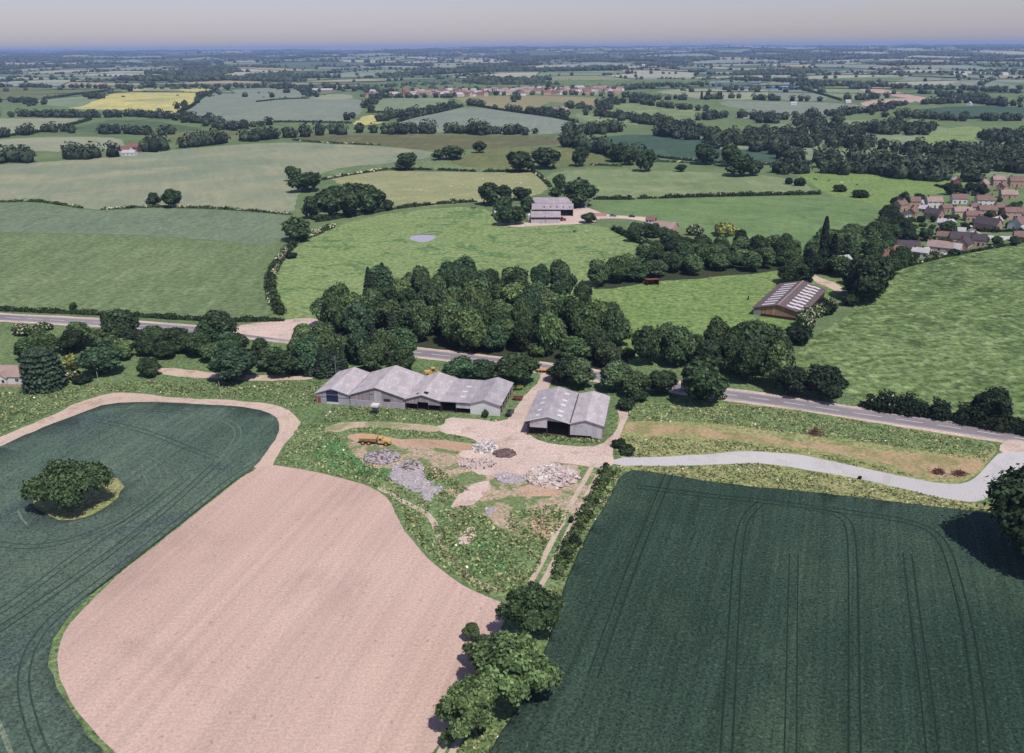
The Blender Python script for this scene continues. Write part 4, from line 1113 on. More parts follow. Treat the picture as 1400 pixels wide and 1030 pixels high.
# hedges
def hedge(px, w, h, label, blossom=0.0, tone='mid-green', sm=1, gaps=()):
    ln = finer(chaikin(wpts(px), sm, False), 1.5)
    D = math.hypot(*ln[len(ln) // 2])
    ls = max(.55, min(1.6, D / 620))
    nn = len(ln)
    V, Qs, mi = [], [], []
    seed = rnd.uniform(0, 99)
    per = math.pi * (w / 2 + h) * .55 * 1.5
    ringn = 7
    core = []
    Cs, Ns = [], []
    for i in range(nn):
        a = Vector(ln[max(0, i - 1)]); b = Vector(ln[min(nn - 1, i + 1)])
        d = (b - a).normalized(); nrm = Vector((-d.y, d.x))
        x, y = ln[i]; z = Tz(x, y)
        f = .8 + .25 * math.sin(i * .9 + seed) * math.sin(i * .37 + seed * 2) + rnd.uniform(-.14, .14)
        if i in (0, nn - 1): f *= .4
        for k in range(ringn):
            t = math.pi * k / (ringn - 1)
            core.append((x + nrm.x * math.cos(t) * w / 2 * f * .8, y + nrm.y * math.cos(t) * w / 2 * f * .8, z + math.sin(t) ** .7 * h * f * .85 - .05))
        m = int(max(2, 1.5 * per / (ls * ls) * .9))
        t = npr.uniform(.03, math.pi - .03, m)
        s = npr.uniform(-.9, .9, m)
        ff = f * npr.uniform(.85, 1.15, m)
        C = np.column_stack([x + nrm.x * np.cos(t) * w / 2 * ff + d.x * s, y + nrm.y * np.cos(t) * w / 2 * ff + d.y * s, z + np.sin(t) ** .7 * h * ff])
        N = np.column_stack([nrm.x * np.cos(t), nrm.y * np.cos(t), np.sin(t) + .2]) + unit(m) * .7
        Cs.append(C); Ns.append(N)
    Cc, Nn = np.vstack(Cs), np.vstack(Ns)
    Vc, Q = cards(Cc, Nn, ls)
    mi = np.zeros(len(Q), int)
    if blossom:
        ph = np.sin(Cc[:, 0] * .21 + seed) * np.sin(Cc[:, 0] * .067 + Cc[:, 1] * .11 + seed)
        mi = ((ph > .15) & (npr.random(len(Q)) < blossom) & (Cc[:, 2] - T(Cc[:, 0], Cc[:, 1]) > h * .35)).astype(int)
    cq = []
    for i in range(nn - 1):
        for k in range(ringn - 1):
            cq.append((i * ringn + k, i * ringn + k + 1, (i + 1) * ringn + k + 1, (i + 1) * ringn + k))
    V = np.vstack([Vc, np.array(core)]); Q = np.vstack([Q, np.array(cq) + len(Vc)])
    mi = np.concatenate([mi, np.zeros(len(cq), int)])
    c = np.array([ln[0][0], ln[0][1], Tz(*ln[0])])
    o = link('hedge', mesh_np('hedge', V - c, [Q], mi, [M['hedge_leaf'], M['blossom']]))
    o.location = c; o.color = TONES[tone]
    return tag(o, label, 'hedge')


for a in [([(-40, 278), (0, 277), (50, 276), (80, 280), (112, 285)], 2.6, 2.0, 'flowering field hedge at the left edge below the barley', .8),
          ([(140, 287), (205, 283.5), (250, 284.5), (330, 288), (398, 294)], 2.6, 2.0, 'flowering hedge under the two field trees', .8),
          ([(457, 310), (430, 322), (405, 333)], 4.5, 3.0, 'short blossomed hedge below the dark copse', .9),
          ([(402, 336), (385, 352), (373, 372), (369, 392), (374, 412), (384, 431)], 5.5, 3.4, 'thick flowering hedge between green field and pond pasture', .6),
          ([(-40, 422), (0, 425), (100, 429), (200, 434), (300, 440), (386, 439)], 3.0, 2.2, 'clipped hedge along the left main road', .03, 'dark'),
          ([(440, 247), (480, 239), (530, 232)], 3, 2.4, 'flowering hedge curving above the hayfield', .8),
          ([(534, 232), (592, 233)], 3, 2.2, 'hedge left of the gateways above the hayfield', .15, 'dark'), ([(598, 233), (650, 235)], 3, 2.2, 'hedge between the gateways above the hayfield', .1, 'dark'), ([(662, 235.5), (722, 235)], 3, 2.4, 'hedge right of the gateways above the hayfield', .1, 'dark'),
          ([(432, 304), (470, 298), (537, 287)], 4, 3.0, 'dark hedge along the foot of the copse', 0, 'dark'), ([(541, 286), (565, 283), (591, 280.5)], 3.5, 2.8, 'left dark hedge between hayfield and pond pasture', .05, 'dark'), ([(594, 280), (650, 276.5)], 3.5, 2.8, 'right dark hedge between hayfield and pond pasture', .05, 'dark'),
          ([(727, 233), (740, 243), (752, 256)], 3.5, 2.6, 'slanting hedge from the knoll down to the farm', .4),
          ([(813, 273), (840, 273), (866, 273)], 3.6, 3.0, 'left hedge beside the mown field', 0, 'dark'), ([(873, 272), (896, 271.5)], 3.6, 3.0, 'short middle hedge beside the mown field', .1, 'dark'), ([(902, 271.5), (960, 269.5), (1050, 267.5), (1122, 266)], 3.8, 3.2, 'long hedge above the mown field', .12, 'dark'),
          ([(808, 226), (850, 228)], 2.6, 2, 'low flowering hedge right of the knoll', .5), ([(892, 221), (940, 223)], 2.6, 2, 'flowering hedge below the dark crop', .8),
          ([(838, 314), (860, 325), (890, 340), (916, 346)], 5, 3.4, 'dark hedge along the farm lane', .05, 'dark'), ([(900, 372), (860, 380), (826, 388)], 5, 4, 'dark hedge bottom of the pond pasture', .05, 'dark'),
          ([(1180, 556), (1240, 564), (1300, 573)], 9, 6.3, 'tall dark hedge above the right road', .02, 'blackish'), ([(1298, 573), (1350, 583), (1420, 596)], 8, 5.6, 'dark hedge at the right end of the road', 0, 'blackish'),
          ([(832, 642), (815, 675), (798, 708), (780, 742), (768, 770), (760, 790)], 4.2, 1.3, 'ragged low hedge between twin ruts and row crop', .06, 'bright green'),
          ([(1218, 372), (1260, 359), (1300, 350), (1395, 333)], 2.4, 1.6, 'garden hedge along the lower village edge', .05, 'dark'),
          ([(1320, 314), (1350, 318), (1400, 316)], 2.5, 1.8, 'hedge before the tan gable house', 0, 'blackish'), ([(1278, 254), (1300, 260), (1320, 264)], 3, 2.2, 'dark hedge at the village end of the grazing field', 0, 'blackish'),
          ([(60, 136), (105, 130), (155, 124)], 7, 5, 'far hedge left of the yellow field', 0, 'dark'), ([(245, 155), (270, 140), (290, 127)], 7, 5, 'far hedge right of the yellow field', 0, 'dark'), ([(545, 167), (590, 156), (632, 146)], 8, 5, 'far hedge rising to the village', .1, 'dark'), ([(640, 144), (690, 152), (745, 159), (790, 168)], 6, 4, 'far hedge between tan and grey-green fields', .05, 'dark'),
          ([(350, 169), (400, 167), (480, 169)], 5, 3, 'far hedge under the big grey-green field', 0, 'dark'), ([(502, 155), (560, 153), (615, 145)], 5, 3.5, 'far hedge below the greener village field', 0, 'dark'), ([(350, 140), (385, 136), (422, 135)], 4, 3, 'far hedge across the big grey-green field', 0, 'dark'),
          ([(815, 155), (860, 160), (900, 163)], 6, 4, 'far hedge under the small far farm', 0, 'dark'), ([(400, 192), (440, 196), (520, 199)], 3, 2.2, 'flowering hedge above the barley field', .7), ([(1090, 121), (1120, 129), (1150, 138)], 5, 4, 'far straight hedge right of the lake', 0, 'dark'),
          ([(1230, 160), (1300, 163), (1390, 163)], 6, 4, 'far hedge under the dark right field', 0, 'dark'), ([(880, 213), (950, 221), (1050, 227), (1110, 224)], 3, 2.5, 'hedge below the dark crop field', .2, 'dark'), ([(0, 188), (60, 181), (100, 171), (125, 164)], 5, 4, 'far hedge curving behind the red-roofed farm', 0, 'dark')]:
    hedge(a[0], a[1], a[2], a[3], a[4] if len(a) > 4 else 0, a[5] if len(a) > 5 else 'mid-green')
print('plants', round(time.time() - T0, 1), len(ALLTREES))

# ------------------------------------------------------------------ barns
def frame(px, py, rz, name, label, cat, group=None):
    p = P(px, py)
    return empty(name, p, rz, label=label, cat=cat, group=group)


def gable_roof(m, x0, x1, xr, y0, y1, ze0, zr, ze1, t=.16, over=.35, mi=0):
    """two slopes with the ridge along y at xr"""
    def ext(xe, ze):
        k = over / abs(xr - xe)
        return xe + (xe - xr) * k, ze + (ze - zr) * k
    a, b = ext(x0, ze0), ext(x1, ze1)
    ya, yb = y0 - over, y1 + over
    m.slab([(a[0], ya, a[1]), (xr, ya, zr), (xr, yb, zr), (a[0], yb, a[1])], t, mi)
    m.slab([(xr, ya, zr), (b[0], ya, b[1]), (b[0], yb, b[1]), (xr, yb, zr)], t, mi)
    return m


BR = R(-11.5)
B0 = P(433, 551)


def barn_at(x):
    """a point x metres along the common front line of the left barns"""
    q = Vector((B0.x + math.cos(BR) * x, B0.y + math.sin(BR) * x, 0)); q.z = Tz(q.x, q.y)
    return q


def patches(parent, slope, spots, t, mat, name, kinds='rooflight'):
    """thin sheets let into a roof slope; slope = (xa, za, xb, zb)"""
    xa, za, xb, zb = slope
    for u0, u1, y0, y1 in spots:
        q = [(xa + (xb - xa) * u, y, za + (zb - za) * u + .03) for u, y in ((u0, y0), (u1, y0), (u1, y1), (u0, y1))]
        if xb < xa: q = [q[1], q[0], q[3], q[2]]
        MB().slab(q, .05).obj(name, mat, parent)


DEP = 19.5
# barn 1: navy sliding door
e = empty('barn', barn_at(0), BR, label='leftmost low barn with a navy sliding door and red side door', cat='barn', group='grey-roofed barns joined in a row')
gable_roof(MB(), 0, 11.2, 5.4, 0, DEP, 3.5, 5.3, 3.6).obj('roof', M['fibre_roof'], e)
w = MB()
w.box(0.1, 11.0, DEP - .3, DEP - .1, -.2, 3.4).box(0.05, .25, .2, DEP - .3, -.2, 3.35)
w.poly([(0.05, .1, -.2), (3.6, .1, -.2), (3.6, .1, 4.55), (.05, .1, 3.35)]).poly([(7.2, .1, -.2), (11.1, .1, -.2), (11.1, .1, 3.45), (7.2, .1, 4.6)])
w.poly([(3.6, .1, 4.4), (7.2, .1, 4.4), (7.2, .1, 4.6), (5.4, .1, 5.12), (3.6, .1, 4.55)])
w.obj('wall', M['block_wall'], e)
MB().box(3.5, 7.3, -.05, .06, .75, 4.42).obj('sliding_door', M['navy_door'], e, label='navy blue sliding door')
MB().box(3.5, 7.3, -.04, .05, -.1, .73).obj('door_sill_panel', M['white_render'], e)
d = MB().box(.35, 1.45, -.03, .08, 0, 2.1).obj('door', M['red_door'], e)
MB().box(1.3, 1.36, -.07, -.032, .95, 1.1).obj('handle', M['steel'], d)
MB().box(-.1, 11.3, -.42, -.34, 3.2, 3.3).obj('gutter', M['steel'], e)
# barn 2: tall boarded gable
e = empty('barn', barn_at(11.2), BR, label='tallest barn of the row with a wide grey boarded gable', cat='barn', group='grey-roofed barns joined in a row')
W2 = 18.1
gable_roof(MB(), 0, W2, 8.6, 0, DEP + .6, 3.75, 6.7, 3.85).obj('roof', M['fibre_roof'], e)
w = MB().poly([(0.15, .1, 1.9), (W2 - .1, .1, 1.9), (W2 - .1, .1, 3.7), (8.6, .1, 6.5), (.15, .1, 3.6)])
MB().box(.15, W2 - .1, DEP + .1, DEP + .3, -.2, 3.6).obj('rear_wall', M['grey_boards'], e)
w.obj('boarded_gable', M['grey_boards'], e)
MB().box(.15, 6.4, 0, .2, -.2, 1.86).box(10.6, W2 - .1, 0, .2, -.2, 1.86).obj('block_wall', M['block_wall'], e)
MB().box(6.4, 10.6, .02, .12, -.1, 1.9).obj('concrete_panel', M['concrete'], e)
MB().box(8.0, 10.4, -.02, .07, 1.95, 5.3).obj('pale_door', M['white_boards'], e)
MB().box(6.6, 7.9, -.02, .07, 4.3, 4.6).obj('door_track', M['steel'], e)
MB().box(11.2, 13.2, -.01, .08, 2.1, 3.0).obj('louvre', M['dark_timber'], e)
MB().box(.1, W2, -.06, .0, 1.84, 1.98).obj('white_rail', M['white_paint'], e)
MB().box(-.22, .22, -.3, DEP + .3, 3.6, 3.72).obj('valley_gutter', M['dark_timber'], e)
# barn 3: low open front
e = empty('barn', barn_at(29.3), BR, label='low open-fronted barn with holes in its roof, third in the row', cat='barn', group='grey-roofed barns joined in a row')
W3 = 11.4
MB().box(-.2, .2, -.3, DEP + .3, 3.62, 3.74).obj('valley_gutter', M['dark_timber'], e)
roof = gable_roof(MB(), 0, W3, 5.5, 0, DEP + .3, 3.6, 5.35, 3.7).obj('roof', M['fibre_roof'], e)
patches(roof, (0, 3.6, 5.5, 5.35), [(.55, .7, 1.6, 2.7)], .1, M['rubber'], 'roof_hole')  # black sheets on the slopes stand for the unlit inside behind holes
patches(roof, (5.5, 5.35, W3, 3.7), [(.02, .24, 1.2, 3.0)], .1, M['rubber'], 'roof_hole')
MB().poly([(.1, .1, 2.1), (3.9, .1, 2.1), (3.9, .1, 2.75), (7.4, .1, 2.75), (7.4, .1, 2.0), (W3 - .1, .1, 2.0), (W3 - .1, .1, 3.55), (5.5, .1, 5.2), (.1, .1, 3.5)]).obj('boarded_gable', M['grey_boards'], e)
MB().box(.1, W3 - .1, DEP - .1, DEP + .1, -.2, 3.5).obj('rear_wall', M['grey_boards'], e)
for x in (.15, 3.8, 7.3, W3 - .3):
    MB().box(x, x + .2, .12, .34, -.2, 2.7 if 3 < x < 8 else 2.1).obj('post', M['dark_timber'], e)
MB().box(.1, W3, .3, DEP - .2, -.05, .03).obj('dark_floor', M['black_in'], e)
# barn 4: lean-to and white gable
e = empty('barn', barn_at(40.8), BR, label='rightmost barn of the row with a white rendered gable end', cat='barn', group='grey-roofed barns joined in a row')
W4 = 18.6
MB().slab([(-.1, -.4, 3.75), (9.2, -.4, 3.75), (9.2, DEP, 3.75), (-.1, DEP, 3.75)], .14).slab([(9.2, -.45, 3.752), (13.6, -.45, 5.2), (13.6, DEP, 5.2), (9.2, DEP, 3.752)], .14).slab([(13.6, -.45, 5.2), (W4 + .3, -.45, 3.6), (W4 + .3, DEP, 3.6), (13.6, DEP, 5.2)], .14).obj('roof', M['fibre_roof2'], e)
roof = [c for c in e.children if c.name.startswith('roof')][0]
patches(roof, (0, 3.75, 9.2, 3.75), [(.55, .72, 4, 5), (.52, .68, 8.2, 9.2), (.52, .7, 12.6, 13.6)], .05, M['skylight'], 'rooflight')
MB().poly([(9.2, .1, -.2), (W4 - .1, .1, -.2), (W4 - .1, .1, 3.5), (13.6, .1, 5.0), (9.2, .1, 3.55)]).obj('white_gable', M['white_render'], e, label='white rendered gable wall')
MB().box(4.7, 9.2, .08, .2, 1.7, 3.6).obj('hanging_cladding', M['white_boards'], e)
MB().box(0, 9.2, .05, .25, 3.2, 3.6).obj('eaves_beam', M['dark_timber'], e)
MB().box(0, W4, DEP - .3, DEP - .1, -.2, 3.5).obj('rear_wall', M['grey_boards'], e)
for y in (0.3, 3.8, 7.4, 11, 14.6, 18.2):
    MB().box(W4 - .25, W4 - .02, y, y + .25, -.2, 3.45).obj('post', M['grey_boards'], e)
for x in (.1, 4.6):
    MB().box(x, x + .22, .1, .3, -.2, 3.2).obj('post', M['dark_timber'], e)
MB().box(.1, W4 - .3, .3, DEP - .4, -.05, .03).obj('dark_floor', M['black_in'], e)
MB().box(9.1, 9.25, .2, DEP - .4, -.2, 3.5).obj('inner_wall', M['dark_timber'], e)

# ---- open barn to the right: two spans
OB = R(-10.5)
O0 = P(720, 595)


def ob_at(x):
    q = Vector((O0.x + math.cos(OB) * x, O0.y + math.sin(OB) * x, 0)); q.z = Tz(q.x, q.y)
    return q


D2 = 23.0
e = empty('open_barn', ob_at(0), OB, label='open barn with two lines of white rooflights and a black open front', cat='barn')
W = 12.4
roof = gable_roof(MB(), 0, W, 6.0, 0, D2, 4.75, 6.5, 4.75).obj('roof', M['fibre_roof2'], e)
sp = [(.42, .62, y, y + 1.15) for y in (2.2, 7.0, 13.0, 17.6)]
patches(roof, (0, 4.75, 6.0, 6.5), [(.38, .58, y, y + 1.15) for y in (1.6, 5.4, 10.9, 14.8)], .05, M['skylight'], 'rooflight')
patches(roof, (6.0, 6.5, W, 4.75), [(.40, .62, y, y + 1.15) for y in (2.2, 5.4, 10.2, 13.9, 19.2)], .05, M['skylight'], 'rooflight')
MB().box(-.35, 6.0, -.48, -.38, 4.5, 4.62).obj('gutter', M['white_paint'], e) if False else None
MB().poly([(.9, .1, 2.6), (5.9, .1, 2.6), (5.9, .1, 6.3), (.9, .1, 4.85)]).poly([(5.9, .1, 4.9), (W - .1, .1, 4.55), (6.0, .1, 6.35), (5.9, .1, 6.3)]).obj('hung_gable_sheets', M['white_boards'], e)
bt = MB()
bt.slab([(-.4, -.46, 4.66), (6.0, -.46, 6.53), (6.0, -.36, 6.53), (-.4, -.36, 4.66)], .24).slab([(6.0, -.46, 6.53), (W + .3, -.46, 4.70), (W + .3, -.36, 4.70), (6.0, -.36, 6.53)], .24)
bt.obj('bargeboard', M['white_paint'], e)
for x in (.05, 5.8, W - .25):
    for y in (.15, 7.7, 15.2, D2 - .3):
        MB().box(x, x + .22, y, y + .22, -.2, 4.6).obj('post', M['dark_timber'], e)
MB().box(0, W, D2 - .1, D2 + .1, -.2, 4.7).obj('rear_wall', M['dark_timber'], e)
MB().box(.02, .16, 8, D2 - .2, -.2, 4.4).obj('side_wall', M['dark_timber'], e)
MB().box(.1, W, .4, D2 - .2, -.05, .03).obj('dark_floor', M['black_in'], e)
e = empty('open_barn', ob_at(12.5), OB, label='right-hand span of the open barn with pale boarded front wall', cat='barn')
W = 9.4
MB().box(-.22, .18, -.3, D2 - .5, 4.62, 4.76).obj('valley_gutter', M['dark_timber'], e)
gable_roof(MB(), 0, W, 4.4, 0, D2 - .6, 4.7, 6.0, 4.6).obj('roof', M['fibre_roof'], e)
MB().poly([(.1, .1, 1.0), (6.2, .1, 1.0), (6.2, .1, .55), (W - .2, .1, .25), (W - .1, .1, 4.4), (4.4, .1, 5.8), (.1, .1, 4.5)]).obj('boarded_front', M['white_boards'], e, label='pale streaked board front')
for y in (.25, 5.6, 11.0, 16.4, D2 - 1.1):
    MB().box(W - .25, W - .02, y, y + .24, -.2, 4.5).obj('post', M['grey_boards'], e)
for x in (.05, 4.6):
    MB().box(x, x + .2, .15, .35, -.2, 4.5).obj('post', M['dark_timber'], e)
MB().box(0, W, D2 - .8, D2 - .65, -.2, 4.5).obj('rear_wall', M['dark_timber'], e)
MB().box(.3, W - .3, .4, D2 - .9, -.05, .03).obj('dark_floor', M['black_in'], e)
# ---- brown shed with rooflights
e = frame(1029, 431, R(-30), 'cattle_shed', 'long brown shed with rows of white rooflights on both slopes', 'shed')
W, L = 20.0, 44.0
roof = gable_roof(MB(), 0, W, 10, 0, L, 3.4, 5.9, 3.4, .18, .5).obj('roof', M['brown_roof'], e)
MB().box(9.7, 10.3, -.5, L + .5, 5.86, 6.0).obj('ridge_cap', M['tile_pink'], roof)
for k in range(9):
    y = 2.4 + k * 4.6
    patches(roof, (0, 3.4, 10, 5.9), [(.26, .78, y, y + 1.8)], .05, M['skylight'], 'rooflight')
    patches(roof, (10, 5.9, W, 3.4), [(.28, .58, y, y + 1.9), (.5, .82, y + .9, y + 2.8)], .05, M['skylight'], 'rooflight')
MB().poly([(.1, .1, 1.2), (W - .1, .1, 1.2), (W - .1, .1, 3.3), (10, .1, 5.7), (.1, .1, 3.3)]).obj('boarded_gable', M['brown_boards'], e)
MB().box(.1, W - .1, .15, .3, -.2, 1.18).obj('plinth_wall', M['dark_timber'], e)
MB().box(W - .25, W - .1, .3, L - .2, 1.9, 3.2).obj('side_cladding', M['brown_boards'], e)
MB().box(W - .3, W - .15, .3, L - .2, -.2, 1.1).obj('side_wall', M['dark_timber'], e)
MB().box(.1, .25, .3, L - .2, -.2, 3.2).obj('far_side_wall', M['brown_boards'], e)
MB().box(.1, W - .1, L - .25, L - .1, -.2, 3.3).obj('rear_wall', M['brown_boards'], e)
MB().box(.2, 3.2, -.02, .1, .0, 2.9).obj('door', M['steel'], e)
MB().box(.4, W - .4, .4, L - .4, -.05, .03).obj('dark_floor', M['black_in'], e)


# ------------------------------------------------------------------ houses
def house(px, py, L, W, hw, hr, rz, wall, rf, label, name='house', cat='house', chim=1, wins=(3, 2), group=None, door=True, small=False, p=None, over=.3, frames='white_paint'):
    """gabled house: ridge along local x, front at local -y, the given pixel is the middle of the front foot"""
    p = P(px, py) if p is None else p
    e = empty(name, p, rz, label=label, cat=cat, group=group)
    x0, x1 = -L / 2, L / 2
    w = MB()
    prof = [(0, -.3), (W, -.3), (W, hw), (W / 2, hw + hr - .1), (0, hw)]
    b = len(w.v)
    w.v += [(x0, y, z) for y, z in prof] + [(x1, y, z) for y, z in prof]
    n = 5
    w.f += [tuple(range(n)), tuple(range(2 * n - 1, n - 1, -1))] + [(i, n + i, n + (i + 1) % n, (i + 1) % n) for i in range(n)]; w.m += [0] * 7
    w.obj('wall', M[wall], e)
    r = MB(); k = over * hr / (W / 2)
    r.slab([(x0 - over, -over, hw - k), (x1 + over, -over, hw - k), (x1 + over, W / 2, hw + hr), (x0 - over, W / 2, hw + hr)], .14)
    r.slab([(x0 - over, W / 2, hw + hr), (x1 + over, W / 2, hw + hr), (x1 + over, W + over, hw - k), (x0 - over, W + over, hw - k)], .14)
    ro = r.obj('roof', M[rf], e)
    for c in range(chim):
        cx = (x0 + .9 if c == 0 else x1 - .9)
        MB().box(cx - .35, cx + .35, W / 2 - .45, W / 2 + .45, hw + hr - .5, hw + hr + 1.1).obj('chimney', M['brick_red'], ro)
    if small: return e
    floors = 2 if hw > 4 else 1
    nx = wins[0]
    for f in range(floors):
        for i in range(nx):
            if door and f == 0 and i == nx // 2: continue
            cx = x0 + L * (i + .5) / nx
            z = .9 + f * 2.6
            fr = MB().box(cx - .68, cx + .68, -.06, .02, z - .06, z + 1.2).obj('window', M[frames], e)
            MB().box(cx - .56, cx - .04, -.085, -.062, z + .04, z + 1.1).box(cx + .04, cx + .56, -.085, -.062, z + .04, z + 1.1).obj('pane', M['glass'], fr)
    for sx, s in ((x0, -1), (x1, 1)):
        for f in range(floors if wins[1] else 0):
            z = .9 + f * 2.6
            ya, yb = W / 2 - .6, W / 2 + .6
            fr = MB().box(min(sx + s * .06, sx - s * .02), max(sx + s * .06, sx - s * .02), ya, yb, z, z + 1.15).obj('window', M[frames], e)
            MB().box(min(sx + s * .085, sx + s * .062), max(sx + s * .085, sx + s * .062), ya + .1, yb - .1, z + .1, z + 1.05).obj('pane', M['glass'], fr)
    if door:
        cx = x0 + L * (nx // 2 + .5) / nx
        d = MB().box(cx - .48, cx + .48, -.06, .03, 0, 2.05).obj('door', M['dark_timber'], e)
        MB().box(cx + .34, cx + .4, -.1, -.062, .95, 1.08).obj('handle', M['steel'], d)
    return e


VG = 'houses of the village on the right'
for h in [  # px, py, L, W, eave, rise, yaw deg, wall, roof, label
    (1312, 256, 7, 7, 6.2, 2.4, 80, 'brick_red', 'tile_grey', 'tall dark red-brick house at the back left of the village'),
    (1350, 260, 12, 8, 4.9, 3.6, 50, 'brick_pink', 'tile_pink', 'pinkish brick house with gable turned left at the village back'),
    (1366, 254, 10, 8, 4.9, 3.2, -5, 'brick_pink', 'tile_pink', 'pinkish house behind the left-turned pink gable'),
    (1390, 256, 11, 8, 5.0, 3.6, -8, 'brick_orange', 'tile_brown', 'brick house at the back right corner of the village'),
    (1380, 272, 12, 8, 3.4, 3.4, -10, 'brick_orange', 'tile_pink', 'low brick house with broad pale pink roof, right edge'),
    (1236, 289, 11, 8, 4.9, 3.4, 40, 'brick_tan', 'tile_brown', 'first village house by the grove, tan gable turned left'),
    (1248, 284, 11, 7, 4.6, 3.2, -5, 'brick_tan', 'tile_brown', 'house behind the first tan gable house'),
    (1253, 296, 8, 7, 3.2, 2.8, 50, 'brick_pink', 'tile_brown', 'small pink gable below the first village house'),
    (1242, 297, 6, 5, 2.6, 1.4, 30, 'white_render', 'tile_dark', 'tiny white garage below the first village house'),
    (1278, 285, 11, 8, 4.9, 3.4, -4, 'white_render', 'tile_pink', 'white house with broad pinkish-brown roof'),
    (1264, 284, 6, 6, 3.0, 2.4, -4, 'cream_render', 'tile_grey', 'low wing left of the white house'),
    (1272, 301, 11, 8, 4.4, 3.4, -50, 'brick_tan', 'tile_dark', 'tan gable house facing right in the village front'),
    (1289, 311, 8, 6, 3.2, 2.4, -35, 'white_render', 'tile_grey', 'small white cottage below the right-facing tan gable'),
    (1303, 311, 7, 6, 2.8, 2.2, 35, 'stone_wall', 'tile_grey', 'low stone cottage with pale roof in mid village'),
    (1312, 279, 11, 7, 4.0, 3.2, -6, 'white_render', 'tile_brown', 'white-fronted brown-roofed house behind the cream house'),
    (1317, 297, 12, 7, 4.0, 3.0, -6, 'cream_render', 'tile_pink', 'cream house with pink roof in the centre of the village'),
    (1333, 292, 6, 6, 4.6, 2.6, -6, 'cream_render', 'tile_brown', 'narrow cream house left of the two-storey white fronts'),
    (1347, 283, 12, 8, 5.0, 3.4, -6, 'white_render', 'tile_brown', 'white two-storey house behind its near twin'),
    (1351, 297, 12, 8, 5.0, 3.0, -6, 'brick_pink', 'tile_brown', 'pink two-storey house with white windows, mid right'),
    (1386, 300, 12, 8, 5.0, 3.0, -6, 'brick_pink', 'tile_brown', 'pink two-storey house near the right edge'),
    (1345, 316, 15, 9, 4.6, 4.0, -52, 'brick_tan', 'tile_dark', 'large dark-roofed house with tan gable facing right'),
    (1400, 314, 12, 9, 4.2, 3.6, 40, 'white_render', 'tile_brown', 'house cut by the right edge above the lane'),
    (1398, 332, 10, 8, 3.6, 3.0, -20, 'brick_red', 'tile_brown', 'red-brick house at the right end of the lane'),
    (1200, 358, 10, 7, 3.6, 3.6, -25, 'brick_orange', 'tile_red', 'orange cottage with red tiled roof beside the grove'),
    (1219, 352, 10, 7, 3.4, 3.2, -10, 'brick_pink', 'tile_red', 'pink cottage with red roof right of the orange cottage'),
    (1240, 346, 14, 9, 3.0, 3.8, -14, 'stone_wall', 'tile_dark', 'dark-roofed bungalow in the lower village'),
    (1256, 352, 9, 6, 3.2, 2.0, -40, 'white_render', 'tile_grey', 'white cottage below the dark-roofed bungalow'),
    (1268, 350, 6, 5, 2.8, 1.8, 30, 'white_render', 'tile_grey', 'white outbuilding right of the white cottage'),
    (1283, 345, 14, 7, 3.2, 3.2, -35, 'stone_wall', 'tile_pink', 'long pale-roofed stone house in the lower village'),
    (1298, 346, 11, 6, 3.0, 2.8, -45, 'brick_pink', 'tile_grey', 'pale grey-roofed house left of the orange gable house'),
    (1326, 343, 10, 9, 4.2, 3.8, 48, 'brick_orange', 'tile_dark', 'orange gable facing the pasture at the village foot'),
    (1316, 335, 15, 8, 3.8, 3.6, -20, 'brick_pink', 'tile_dark', 'dark-roofed wing behind the orange gable house'),
    (1262, 291, 7, 6, 3.0, 2.4, -40, 'brick_pink', 'tile_grey', 'small pale-roofed cottage between white house and dark-roofed gable'),
    (1296, 291, 8, 6, 3.4, 2.6, 12, 'brick_tan', 'tile_brown', 'brown-roofed cottage left of the cream house'),
    (1330, 303, 9, 7, 4.2, 2.8, -8, 'brick_orange', 'tile_brown', 'orange brick house right of the cream house'),
    (1369, 293, 9, 7, 4.4, 2.8, -6, 'white_render', 'tile_brown', 'white house between the two pink two-storey houses'),
    (1366, 308, 8, 6, 3.0, 2.4, 30, 'brick_tan', 'tile_grey', 'low grey-roofed cottage behind the large tan gable'),
    (1375, 262, 9, 7, 4.4, 3.0, 45, 'brick_orange', 'tile_brown', 'orange gable between the pink-roofed back houses'),
    (1333, 266, 8, 6, 3.4, 2.6, -15, 'white_render', 'tile_pink', 'little white house below the dark red-brick house'),
    (1309, 323, 8, 6, 3.0, 2.4, -30, 'white_render', 'tile_grey', 'white cottage above the village lane end'),
    (1229, 358, 7, 6, 3.0, 2.6, 20, 'cream_render', 'tile_red', 'cream cottage with red roof at the village foot'),
    (1290, 330, 9, 6, 3.2, 2.6, -30, 'brick_pink', 'tile_brown', 'brown-roofed house behind the long stone house'),
    (1337, 337, 8, 7, 4.0, 3.2, -30, 'brick_pink', 'tile_dark', 'dark-roofed right wing beside the orange gable')]:
    house(h[0], h[1], h[2] * .9, h[3] * .86, h[4] * .92, h[5] * .9, R(h[6]), h[7], h[8], h[9], group=VG, chim=1 + (h[2] > 11))
house(1157, 367, 9, 8, 3.2, 2.6, R(25), 'white_render', 'tile_grey', 'pale grey-roofed cottage among the grove trees by the brown shed', chim=0, door=False)
house(905, 318, 14, 9, 2.8, 3.2, R(-32), 'brick_orange', 'tile_pink', 'low cottage with pinkish roof by the farm lane')
house(889, 306, 6, 5, 2.4, 1.8, R(-20), 'white_render', 'tile_red', 'tiny white outbuilding with red roof on the farm lane', chim=0, door=False)
house(688, 297, 11, 7, 3.2, 2.6, R(14), 'stone_wall', 'tile_grey', 'cottage almost hidden by trees left of the hill farm')
